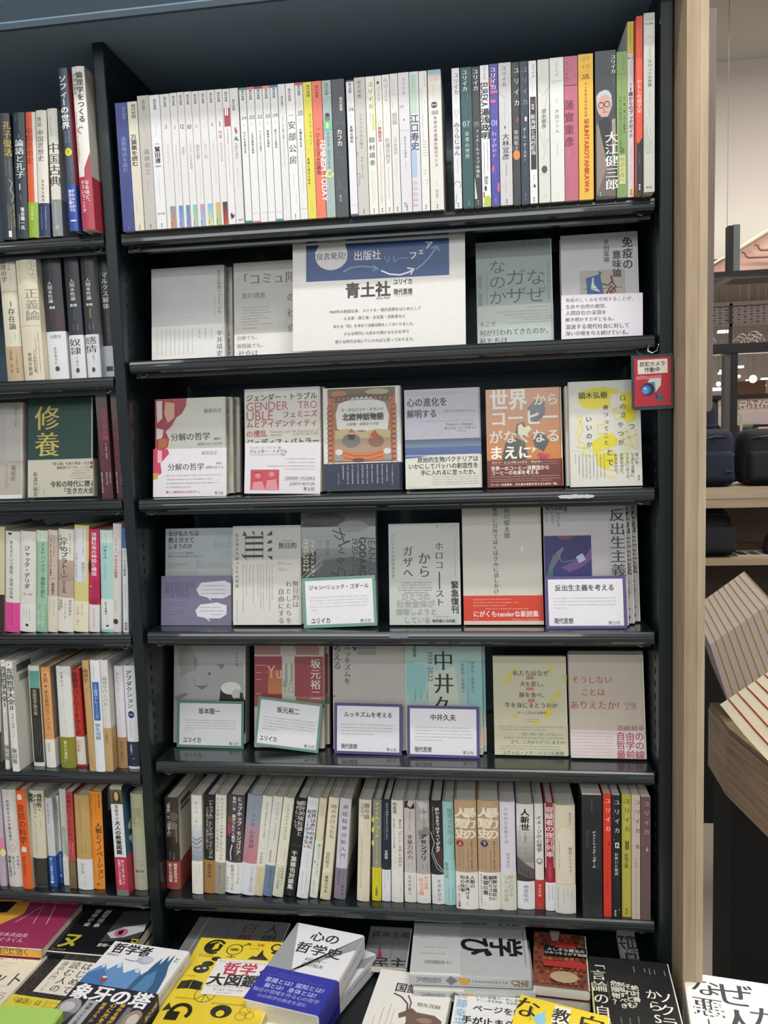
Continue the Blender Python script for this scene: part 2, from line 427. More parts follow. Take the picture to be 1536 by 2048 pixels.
hp = MB(); hp.box((-.97, -.0655, ZT+.001), (.909, SD+.014, ZT+.012), mat('70879a', 'matte')); hp.build('header_soffit', bc)  # underside steel coloured lighter to imitate bounced light and haze
hp = MB(); hp.box((-.97, -.0665, ZT), (.909, -.06, ZT+.009), mat('3e4d58', 'matte')); hp.box((-.97, -.060, ZT+.0125), (.909, -.05, ZT+.048), mat('2c3a45', 'matte')); hp.build('header', bc)
bb_ = MB(); bb_.box((-.955, -.0, .05), (.9085, SD, .54), ST); bb_.build('base_cabinet', bc)
# display ledge in front
LZ = .54
lg = MB(); lg.prism([(-.62, -.003), (-.617, 0), (-.0006, 0), (-.0006, -.02), (-.62, -.02)], 0, -.955, .9085, mat('151b1e', 'steel')); lg.box((-.955, -.6, -.54), (.9085, -.0006, -.0202), mat('12181b', 'steel'))
o = lg.build('display_ledge'); o.location = (0, 0, LZ)
tag(o, 'dark steel display ledge below the bookcase carrying stacks of flat books', 'ledge')

# ---------------------------------------------------------------- wooden end panel, hanging board
WD = 'ae9c82'
ep = thing('end_panel', 'pale oak end panel closing the right side of the dark bookcase', 'panel', Matrix.Translation((.91, -.0694, 0)))
MB().box((0, 0, 0), (.0185, .36, 2.7), mat('a8937a', 'wood')).build('side_board', ep)
MB().box((.0188, -.0004, 0), (.0305, .36, 2.7), mat('b5a388', 'wood')).build('front_board', ep)
hy = .36; hx = atY(1431, 400, hy)[0]; hz0 = atY(1420, 823, hy)[2]
hb = thing('hanging_board', 'tall narrow brown board standing behind the oak end panel', 'board', Matrix.Translation((hx-.05, hy, 0)))
MB().prism([(0, hz0), (.042, hz0), (.047, hz0+.006), (.05, atY(1428, 16, hy)[2]), (0, atY(1428, 16, hy)[2])], 1, 0, .02, mat('7b7068', 'wood')).build('board', hb)
MB().box((0, .004, 0), (.02, .016, hz0-.0005), mat('4c453f', 'wood')).build('stand_post', hb)

# ---------------------------------------------------------------- placing shelved books from where they stand
def spine_row(bay, i, org, sc, data, depth, where, group, hard=True, Yfix=None, dz=0):
    for line in data.strip().split('\n'):
        if not line.strip(): continue
        pos, opt, lab, cmds = [q.strip() for q in line.split('|', 3)]
        pv = pos.split(); f = lambda k: float(pv[k])
        xl, xr, yt = org[0]+f(0)/sc, org[0]+f(1)/sc, org[1]+f(2)/sc
        zsurf = zs(bay, i, .45)
        o_ = opt.split(); cover = o_[0]; isH = 'H' in o_[1:]; page = 'd6d2c6'; D = depth
        for t in o_[1:]:
            if t.startswith('d='): D = float(t[2:])
            if t.startswith('pg='): page = t[3:]
        tilt = 0; Y = Yfix
        if len(pv) > 3 and pv[3] != '-':
            xb, yb = org[0]+f(3)/sc, org[1]+f(4)/sc
            if Yfix is None or 'P' in o_[1:]: Y = float(atZ(xb, yb, zsurf)[1])
            for t in o_[1:]:
                if t.startswith('Y='): Y = float(t[2:])
            P0 = atY(xb, yb, Y); P1 = atY(xl, yt, Y); tilt = math.atan2(P1[0]-P0[0], P1[2]-zsurf)
            if 'V' in o_[1:] or abs(tilt) < .012: tilt = 0
        for t in o_[1:]:
            if t.startswith('Y='): Y = float(t[2:])
        P1 = atY(xl, yt, Y); P2 = atY(xr, yt, Y)
        zsurf = zs(bay, i, P1[0])
        ct, st_ = math.cos(tilt), math.sin(tilt)
        h = (P1[2]-zsurf)/ct; w = (P2[0]-P1[0])*ct
        bx = P1[0]-h*st_; oz = zsurf+(w*st_ if tilt > 0 else 0)+.0002
        if tilt > 0: h -= w*st_/ct
        M = frame((bx, Y, oz), (ct, 0, -st_), (0, 1, 0), (st_, 0, ct))
        nm = 'magazine' if 'G' in o_[1:] else 'book'
        L = lab+' '+where
        r = thing(nm, L, nm, M, group); GAIN[0] = 1.0 if i < 4 else 1.12  # low shelves get lighter book colours to make up for missing light
        side = None
        if '@@' in cmds: cmds, side = cmds.split('@@')
        spine_book(r, w, h, D, cover, cmds, isH, page, 'gloss' if 'g' in o_[1:] else 'paper', side); GAIN[0] = 1.0
GT = set()
# ---------------------------------------------------------------- shelved books: where | cover and build | look | print
MAC = {'$G': 't .5 .02 .095 555 b1.25 現代思想; m .55 .12 .2 bbb 1', '$S': 't .5 .957 .99 333 b 青土社',
       '$F': 'm .5 .13 .22 ccc 1', '$Y': 't .5 .02 .2 222 m1.1 ユリイカ', '$y': 't .55 .02 .3 $c m.9 ユリイカ'}
def mac(s):
    for k in MAC: s = s.replace(k, MAC[k])
    return s
R1A = mac('''
37 130 295|3a4684 G|deep blue magazine with silver lettering leaning at the left end|t .7 .03 .13 8088b0 b1.2 現代思想; t .55 .26 .54 8e98c4 m1.1 遠野物語を読む; m .4 .8 .87 8088b0 1; t .5 .96 .99 99c b 青土社
131 206 285|d8d2c2 G|cream magazine with dark lettering next to the blue one|t .6 .02 .13 555 b1.5 現代思想; t .45 .25 .5 333 b1.3 万葉集を読む; m .3 .77 .84 777 1; $S
207 298 240|bdb9b4 G|warm grey magazine with pale widely spaced name|t .5 .03 .11 777 b1.3 現代思想; m .45 .18 .27 999 1; t .55 .39 .59 8a8884 m.9 森崎和江; m .5 .62 .72 aaa 1.3; $S
299 379 235|e2e2e6 G|thick white magazine with four spaced black characters|t .5 .03 .11 444 b1.3 現代思想; m .5 .2 .3 999 1; r .3 .36 .7 .363 333; t .5 .38 .55 222 b1.15 鷲田清一; m .5 .61 .79 999 1; T .15 .9 .885 777 n 現代思想; $S
381 455 228|dedcdb G|white magazine numbered 3 with grey-to-orange foot block|$G; T .35 .6 .24 666 m 3; t .55 .37 .52 aaa n.8 フェミニズム; m .6 .54 .64 bbb 1; g .42 .835 .98 .998 8b8d90 c08a70; $S
456 512 218|dedcdb G|white magazine numbered 2 with blue foot block|$G; T .35 .65 .25 666 m 2; m .5 .38 .55 999 1.2; m .6 .56 .74 aaa 1; g .4 .835 .98 .998 5a86c8 8f9ad6; $S
513 566 212|dedcdb G|white magazine numbered 12 with teal-to-violet foot block|$G; T .2 .85 .25 555 m 12; t .5 .4 .46 999 n 感染症; g .4 .835 .98 .998 3a9a94 9a7cc8; $S
567 621 208|dedcdb G|white magazine numbered 10 with pale green foot block|$G; T .2 .85 .255 555 m 10; t .5 .38 .57 a5a5a5 n.9 コロナと生命倫理; g .4 .835 .98 .998 7fbcae b5c3a0; $S
622 679 205|dedcdb G|white magazine numbered 8 in light blue with pink foot block|$G; T .35 .65 .255 8fb4cc m 8; t .5 .39 .5 a0a0a8 n 戦争犯罪; m .6 .52 .82 bbb 1; g .4 .835 .98 .998 c08cb0 8cc0d0; $S
680 741 200|dedcdb G|white magazine numbered 7 in cream with sky blue foot block|$G; T .35 .65 .26 d8cfae m 7; t .5 .39 .5 b5b5b5 n 法と人間; g .36 .835 .98 .998 6fb8d8 e0d48a; $S
742 802 195|dedcdb G|white magazine numbered 5 with orange-to-green foot block|$G; T .35 .65 .25 666 m 5; t .5 .38 .56 a8a8a8 n.9 いまアニメーション; m .6 .57 .7 bbb 1; g .4 .83 .98 .998 e0a85a 9ac47c; $S
803 859 190|dedcdb G|white magazine with red number 1 and black-red foot block|$G; T .4 .6 .25 c33 m 1; t .5 .3 .36 c88 n 特集; t .55 .39 .53 aaa n.9 現代思想の未来; g .3 .83 .98 .998 3a2a2e c83a30; $S
860 915 187|e2e0e0 G|white magazine with dark red block numbered 11 near the top|$G; r .1 .14 .98 .275 a8364c; T .2 .75 .165 fff b 11; t .5 .29 .42 444 b.8 サングラスラー; m .5 .43 .7 555 1.2; p 222 .3,.93 .5,.91 .7,.935 .95,.925 .8,.95 .6,.955 .45,.965
916 982 181|dcdadb G|white magazine with a red bird and small blue triangle|t .4 .08 .165 555 b 現代思想; p b0506a .35,.3 .5,.28 .75,.32 .5,.34; p 2c7fa0 .25,.375 .55,.35 .85,.39; t .5 .4 .52 aaa n1.2 恋愛の現在; m .5 .58 .73 888 1.2; T .3 .95 .972 777 b RIKAI
990 1043 178|e2e2e2 G|white magazine with green top edge numbered .04|r 0 0 1 .018 2f8a68; $G; T .1 .95 .22 555 n .04; m .5 .26 .28 555 1.3; t .5 .32 .48 555 b.9 子どもを考える; r 0 .983 1 1 2f8a68
1046 1106 172|e2e2e2 G|white magazine with rose top edge numbered .03|r 0 0 1 .018 c2607c; $G; T .1 .95 .22 555 n .03; m .5 .26 .28 555 1.3; t .5 .33 .49 444 b.9 人生の意味の哲学; r .2 .93 .9 .932 bbb; r 0 .988 1 1 d07a90
1108 1166 168|e2e2e2 G|white magazine with dark maroon top edge numbered .02|r 0 0 1 .018 7c3348; $G; T .1 .95 .22 555 n .02; m .5 .26 .28 555 1.3; t .5 .32 .48 555 b.9 パレスチナから問う; m .6 .5 .68 aaa 1; r .2 .93 .9 .932 bbb
1168 1226 163|e2e2e2 G|white magazine with salmon top edge numbered .05|r 0 0 1 .018 d8866a; $G; T .1 .95 .22 555 n .05; m .5 .26 .28 555 1.3; t .5 .32 .45 555 b.9 民俗学の現在; r .2 .93 .9 .932 bbb
1228 1284 157|e2e2e2 G|white magazine with petrol blue top edge numbered .09|r 0 0 1 .018 2272a0; $G; T .1 .95 .22 555 n .09; m .5 .26 .28 555 1.3; t .5 .32 .46 555 b.9 読むことの現在; r .2 .93 .9 .932 bbb; r 0 .985 1 1 2a8aa0
1287 1345 150|dedddf G|white magazine with plain top, logo and 01 in one line|t .5 .085 .185 555 b 現代思想01; m .5 .2 .22 666 1.4; t .5 .235 .4 555 b.9 ロスト・モダン絶滅した恋愛; m .5 .41 .6 666 1.2; m .4 .8 .9 bbb 1
1347 1416 145|e6e6e6 G|white magazine with large widely spaced black name and grey dates|t .4 .035 .13 555 b 現代思想; r .2 .23 .8 .233 666; t .52 .26 .6 333 m.75 安部公房; m .5 .66 .77 888 1.3; m .7 .8 .88 777 1; $S
1418 1478 138|e2e0e0 G|white magazine with red top edge numbered .10|r 0 0 1 .02 c04a58; $G; T .1 .95 .22 556 n .10; m .5 .26 .28 555 1.3; t .5 .33 .47 444 b.9 人種を考える; m .6 .5 .8 bbb 1; r .1 .92 .9 .922 c99
''')
R1B = mac('''
97 164 135|ddd24a G|bright yellow magazine beside the orange one|t .6 .02 .11 665c20 b1.3 現代思想; t .7 .23 .46 665e22 m1 ダニエル・デネット; t .3 .55 .75 6a6226 b.8 意識と進化の哲学; m .5 .9 .95 997 1
165 240 128|e8735a G|coral orange magazine with white sideways capitals|t .5 .03 .12 7c2c2c b1.3 現代思想; m .5 .15 .23 c66 1; r .3 .345 .7 .349 833; t .4 .375 .68 5a2426 b1.1 フェミニズムの現在; R .95 .43 .88 fff b1 FEMINISM TODAY; m .3 .94 .98 a55 1
242 313 122|9fb4b0 G|grey-green magazine with small portrait and yellow letter G|t .5 .02 .11 5c706c b1.3 現代思想; r 0 .11 1 .114 cde; e .5 .27 .3 .03 6c7a78; e .5 .25 .27 .015 333; r 0 .295 1 .36 6cc0a4; e .45 .325 .15 .022 dde070; t .5 .37 .64 5e6e70 m1 マルクス・ガブリエル; c .55 .68 .34 dfe46a 3 -20 300; m .5 .73 .9 c8d6d2 1.6
315 415 114|3f454c G|charcoal magazine with very large faint capitals|t .7 .13 .23 e0e0e0 b1 現代思想; l 6c7278 .8 .2,.34 .55,.25 .95,.34; l 6c7278 .8 .3,.32 .85,.32; t .5 .36 .485 eee b1.1 カフカ; l 6c7278 .8 .3,.52 .3,.57 .8,.57; l 6c7278 .8 .3,.7 .3,.8; l 6c7278 .8 .85,.7 .3,.76 .95,.83; m .65 .57 .66 aaa 1; m .35 .57 .61 888 1; t .4 .84 .89 ccc b 青土社; m .8 .84 .91 999 1
429 488 120|e0dfe3 G|white magazine numbered .06 with navy edges|r 0 0 1 .012 3a3c70; $G; T .1 .95 .21 555 n .06; m .5 .25 .27 555 1.3; t .5 .33 .46 444 b.9 友情の現在; r .2 .92 .9 .922 bbb; r 0 .988 1 1 3a3c70
490 576 100|c4c2bc G|light grey magazine with brush strokes at its left edge|t .45 .02 .15 444 m.9 現代思想; m .3 .17 .19 cc8 1; t .5 .26 .52 8a8884 m.9 ウクライナから問う; t .5 .57 .73 8f8d88 m.8 歴史・政治・文化; l 222 .5 0,.43 .1,.44; l 222 .5 0,.53 .15,.55 .1,.57; l 222 .5 0,.69 .25,.7 .2,.78 0,.78; $S
578 647 92|e8e6de G|white magazine with yellow stripes and spaced black name|t .5 .03 .24 333 m.75 ユリイカ; r .68 .03 .85 .1 e8de70; r .7 .15 .85 .24 e8de70; m .4 .26 .33 333 1.4; r .65 .27 .9 .39 e4da60; m .7 .27 .39 555 1.2; t .5 .43 .65 444 m.85 岡村靖幸; m .4 .68 .93 888 1.1; m .65 .68 .92 999 1; $S
649 703 85|e4e0da G|off-white magazine with grey dot and red vertical print|e .45 .05 .22 .012 555; t .5 .07 .18 888 m1 ユリイカ; l a88 .6 .2,.33 .4,.36; l a88 .6 .55,.32 .75,.35; t .5 .365 .48 c4505a b1 特集若冲; m .5 .5 .92 c4606a 1.7; $S
704 762 78|e2e2dc G|off-white magazine with an ink figure at its top|l 444 .8 .2,.05 .5,.02 .7,.06; l 667 .5 .3,.03 .75,.09; e .5 .08 .3 .015 c8c8c0; t .5 .1 .19 666 m1 ユリイカ; m .5 .24 .36 ccb 1.2; t .5 .45 .64 888 m1 杉浦日向子; m .5 .66 .9 777 1.3; $S
764 825 70|dcdad8 G|pale magazine with a small grey picture block|m .25 .02 .15 aaa 1.4; t .5 .04 .16 aaa m1 ユリイカ; l 999 .4 .3,.2 .3,.25; r .2 .28 .8 .36 a8b0a4; e .5 .32 .25 .02 c8b8a0; t .5 .44 .58 999 m1 こうの史代; m .5 .6 .75 bbb 1.2; $S
827 912 62|d8d6dc G|pale lilac-grey magazine with pink number 09|t .5 .03 .16 555 m.9 ユリイカ; m .5 .2 .21 777 1.2; T .05 .5 .24 d08090 m.9 09; p 222 .35,.34 .45,.325 .5,.34; r .1 .41 .9 .412 bbb; t .5 .45 .61 777 m.9 女オタクの現在; m .5 .64 .7 999 1.2; l a55 1 .25,.93 .4,.96; l 66a 1 .4,.93 .55,.96; $S
914 985 55|d2d6da G|magazine with mint and blue fields and tall navy name|r .05 .02 .75 .29 b4d0bc; t .4 .03 .11 4a8a70 m.9 ユリイカ; t .45 .3 .56 34345c b1 江口寿史; r .05 .56 .6 .75 a8bcdc; r .05 .78 .6 .8 dcb8c4; r .05 .82 .6 .84 dcb8c4; r .05 .86 .6 .88 dcb8c4; r .05 .9 .6 .92 dcb8c4; r .05 .94 .6 .96 dcb8c4
987 1050 50|e2e0dc G|white magazine with fine grey rules and small script|t .7 .02 .11 777 m.9 ユリイカ; m .3 .12 .4 999 1.2; m .7 .2 .3 b0b0a0 1; m .4 .3 .55 b0b0b0 1.4; r .3 .5 .9 .502 aaa; r .3 .52 .9 .522 aaa; r .3 .54 .9 .542 aaa; r .3 .56 .9 .562 aaa; r .3 .58 .9 .582 aaa; r .3 .6 .9 .602 aaa; c .6 .72 .25 bbb .5 60 300; c .6 .79 .25 bbb .5 240 480; $S
1055 1158 42|e0dcd6 G|thick white magazine with a sky blue cap|r 0 0 1 .03 8eb0c4; g 0 .03 1 .06 c8b0b0 e0d0c8; T .15 .85 .07 888 m ユリイカ; m .4 .1 .2 999 1; e .45 .247 .24 .022 333; T .25 .65 .247 ddd b 臨時増; T .25 .75 .3 555 m 150; t .5 .325 .69 555 m.9 年目の不思議の国のアリス; m .5 .79 .83 777 1.2; t .5 .85 .91 777 m 高山宏; r .1 .94 .9 .941 bbb; $S
''')
R1C = mac('''
45 100 200|dcdce0 G|white magazine with ink-drawn head at its foot|t .55 .03 .19 444 m1 ユリイカ; m .5 .2 .25 666 1; c .5 .31 .28 888 .5; l 777 .4 .3,.33 .6,.35; t .5 .38 .62 222 m1.2 みうらじゅん; m .5 .64 .75 888 1.3; c .45 .83 .45 333 .6 180 420; l 333 .6 .3,.9 .15,.97; $S
105 184 195|1f5050 G|dark teal magazine numbered 07|t .4 .015 .17 fff m1.1 ユリイカ; m .6 .19 .23 bcc 1; m .4 .25 .35 9bb 1; T .1 .8 .395 bcc m 07; r .1 .42 .9 .422 9bb; t .5 .45 .65 c8d4d0 m.9 奇書の世界; t .55 .95 .985 9bb b 青土社
185 240 190|2b3034 G|black magazine numbered 05 with white title|t .5 .015 .17 fff m1.1 ユリイカ; m .5 .19 .35 999 1; T .15 .9 .4 999 m 05; r .1 .42 .9 .422 999; t .55 .44 .79 eee m.9 フィメールラップの現在; p ddd .1,.78 .4,.94 .1,.94; t .5 .95 .985 bbb b 青土社
243 305 180|e6e6e8 G|white magazine with heavy black name above a green cartoon shape|t .5 .01 .1 444 m1 ユリイカ; R .5 .12 .29 222 b1.6 EUREKA; t .5 .3 .52 111 B1.2 湯浅政明; m .3 .54 .84 333 1.8; m .7 .54 .76 333 1.6; t .5 .78 .84 333 b 犬王; e .45 .89 .4 .04 e8e8ea; e .4 .87 .15 .02 333; p b4c83a .1,.99 .3,.93 .8,.92 1,.95 1,.995; p c84a3a .1,.9 .25,.89 .3,.93 .15,.94
308 368 170|4a44a0 G|violet magazine with pink blots numbered 01|r 0 .09 .3 .16 d8607c; t .45 .02 .18 fff m1.2 ユリイカ; r .1 .185 .95 .205 d8608c; r .1 .25 .7 .27 d0608c; m .5 .28 .36 b8b0e0 1; T .1 .85 .41 b8b0e8 m 01; t .45 .47 .66 c8c0f0 m1.3 ｈｙｐｅｒ; m .5 .68 .8 a8a0e0 1; p e06a8c .1,.74 .4,.7 .3,.77; r .75 .84 .98 .9 d86a98; t .5 .95 .985 b8b0e0 b 青土社
371 460 163|c9c7c9 G|pale grey magazine with a marbled lower half and large black name|t .45 .02 .17 333 m1 ユリイカ; l 888 .4 0,.2 .3,.23 .6,.24; m .45 .25 .4 999 1; r .42 .44 .5 .46 333; t .5 .49 .68 222 m1.15 大林宣彦; m .5 .7 .8 777 2; c .8 .6 .3 aaa .5; m .45 .83 .92 999 1; $S
463 517 158|32353a G|charcoal magazine with red 3 and an orange pumpkin shape|m .25 .05 .13 888 1; t .65 .02 .32 ddd m.62 ユリイカ; T .5 .85 .4 d84a4a b 3; m .3 .4 .43 a66 1; r .2 .45 .8 .451 888; t .5 .47 .62 ccc m.9 柴田聡子; e .5 .65 .48 .035 d88a3c; m .6 .75 .86 888 1
520 578 152|2a3744 G|slate blue magazine with a white number 8|m .2 .05 .2 99a 1.4; t .6 .02 .32 8a94a0 m.62 ユリイカ; T .5 .85 .4 fff b1.2 8; m .3 .36 .38 ccc 1; t .5 .46 .7 ddd m1 ポール・オースター; m .5 .74 .82 99a 1.2; t .5 .93 .98 778 b 青土社
582 637 148|e4e4e6 G|white magazine with a long black picture band|t .6 .02 .12 333 m1 ユリイカ; m .5 .14 .24 888 1.2; r .15 .25 .9 .76 26272b; t .5 .3 .34 ddd b 特集; t .5 .37 .66 e8e8e8 m1 新海誠と北村匠海; r .3 .27 .9 .3 5c3a34; p 222 .4,.88 .6,.86 .8,.89; m .5 .8 .84 555 1.5; $S
645 726 140|d4d6ce G|greenish white magazine with grey floral print and round seal|m .4 .04 .12 999 1.2; r .1 .13 .9 .131 999; l c0c2ba 1 .1,.2 .5,.25 .9,.2 .6,.35 .9,.45; l c0c2ba 1 .1,.5 .4,.6 .9,.55 .4,.7; t .5 .34 .48 555 m1 須永朝彦; m .5 .5 .62 999 1.1; e .5 .765 .26 .026 4c4c4c; r .1 .8 .9 .801 999; m .5 .94 .97 888 1
729 828 128|dddfda G|off-white thick magazine with pale grey name|t .5 .03 .13 666 m.9 ユリイカ; r .1 .16 .9 .162 888; r .15 .175 .6 .177 aaa; m .5 .28 .32 999 1.4; t .5 .355 .52 8a8a88 m.9 戸田ツトム; m .5 .58 .68 aaa 1.3; m .5 .94 .97 999 1
830 926 118|b96478 G|dusty pink magazine with maroon name|t .2 .03 .17 7c3040 m1 ユリイカ; r .02 .195 .98 .203 7c3040; r .02 .21 .98 .212 d8a0ac; m .2 .26 .29 eee 1; t .35 .29 .63 6e2636 m.85 蓮實重彦; m .3 .645 .67 f4e0e4 1.6; m .2 .8 .89 8c4454 1; m .2 .9 .94 8c4454 1
929 1034 103|e3b53c G|egg-yellow magazine with orange sideways capitals|T .2 .8 .03 b5502c m1.1 ユリ; T .2 .8 .085 b5502c m1.1 イカ; m .5 .115 .125 b5502c 1; T .3 .75 .15 863c20 b 3月; r .2 .165 .8 .168 863c20; t .5 .19 .43 86602a m.9 92年目の谷川俊太郎; R .55 .44 .95 c4482a B1 SHUNTAROTANIKAWA; m .5 .965 .975 865 1
1047 1194 82|3b4146 G d=.149|charcoal magazine whose spine shows an old man in round glasses|g 0 0 1 .25 454b50 3a4044; p 8f8078 .05,.5 .12,.48 .5,.7 .55,.78 .3,.98 .05,.98; p 6e625c .05,.98 .55,.78 .8,.74 .95,.85 .95,.99; p 2a2d30 .12,.48 .6,.44 .75,.5 .62,.72 .5,.72; p a0948c .8,.47 .97,.46 1,.7 .8,.72; e .42 .36 .36 .085 c9a196; p c9a196 .12,.38 .15,.42 .3,.445 .6,.445 .75,.4 .78,.36; p b9c2c4 .06,.36 .05,.3 .2,.275 .45,.262 .65,.27 .78,.3 .8,.36 .72,.35 .68,.31 .5,.295 .3,.3 .15,.325; p a8b0b2 .76,.36 .8,.33 .82,.37 .79,.39; c .28 .365 .13 332a2a 1; c .56 .36 .13 332a2a 1; l 332a2a 1 .4,.36 .45,.36; l 6a5048 .8 .4,.385 .38,.395 .46,.397; l 7a504c 1 .36,.415 .44,.41 .56,.413; l 5a4440 .7 .22,.345 .33,.342; l 5a4440 .7 .5,.34 .62,.342; t .87 .03 .16 eee m1.2 ユリイカ; m .87 .17 .24 bbb 1; t .78 .545 .95 fff m1.2 大江健三郎; m .2 .53 .66 bbb 1.8; r .84 .46 .87 .49 ccc; m .22 .77 .92 bbb 1; t .22 .955 .985 ddd b 青土社
1197 1274 85|7d9a5a G|leaf green magazine with cream plaque near the foot|t .6 .03 .13 5a7040 m1 ユリイカ; r .15 .14 .85 .142 b4c494; r .15 .15 .85 .152 5a7040; m .45 .16 .2 5a7040 1; m .5 .22 .26 5a7040 1.2; t .72 .3 .56 3e5228 b1 J.R.R.トールキン; t .35 .3 .66 5e7644 b.7 没後50年異世界ファンタジーの帰還; e .5 .675 .2 .018 5a7040; r .22 .71 .8 .91 c8cc8c; t .5 .72 .9 86904c m1 物語の森へ; m .5 .95 .98 5a7040 1
''')
R1D = mac('''
1254.7 1267.8 44 1257.5 392.6|dcdce0 G V|white and yellow magazine jutting out over the shelf edge|r 0 0 1 .18 d2c446; m .5 .02 .16 8c8230 1.8; r .05 .19 .95 .193 c8b84c; T .05 .95 .205 222 b 青いの; m .5 .23 .3 aaa 1.4; t .5 .34 .66 333 b1 15歳からのブックガイド; m .5 .7 .8 999 1.2; m .5 .81 .9 888 1; g .55 .95 1 .99 e8d860 e0b84c; $S
1272.6 1285.5 33 1275 386|e2503a G V|vermilion magazine with black lower part jutting over the edge|m .5 .02 .16 b23a30 1.8; m .3 .2 .24 7c2020 2.2; m .7 .2 .24 7c2020 2.2; t .5 .35 .54 ffd8c8 m1 わたしの留学記; p 24292d 0,.7 .3,.715 .6,.7 1,.68 1,1 0,1; m .5 .77 .84 7c9898 1.4; t .5 .945 .98 fff b 青土社
1287.8 1310 26.8 1289 383|c3c3bd G V|broad pale grey magazine standing tall|T .1 .9 .035 444 m ユリイカ; T .15 .85 .06 666 b 詩と批評; e .5 .3 .4 .1 bcbcb4; c .5 .15 .35 b0b0a8 .7; m .55 .19 .25 777 1.6; t .55 .255 .41 444 m1.1 タロットの世界; m .55 .43 .51 888 1.2; m .5 .53 .6 999 1; e .4 .7 .35 .08 b6b8b0; l d8d8d0 1.2 .3,.56 .6,.6 .4,.66 .7,.7; r .1 .77 .9 .772 d8d8d0; T .2 .75 .972 555 b 青土社
''')
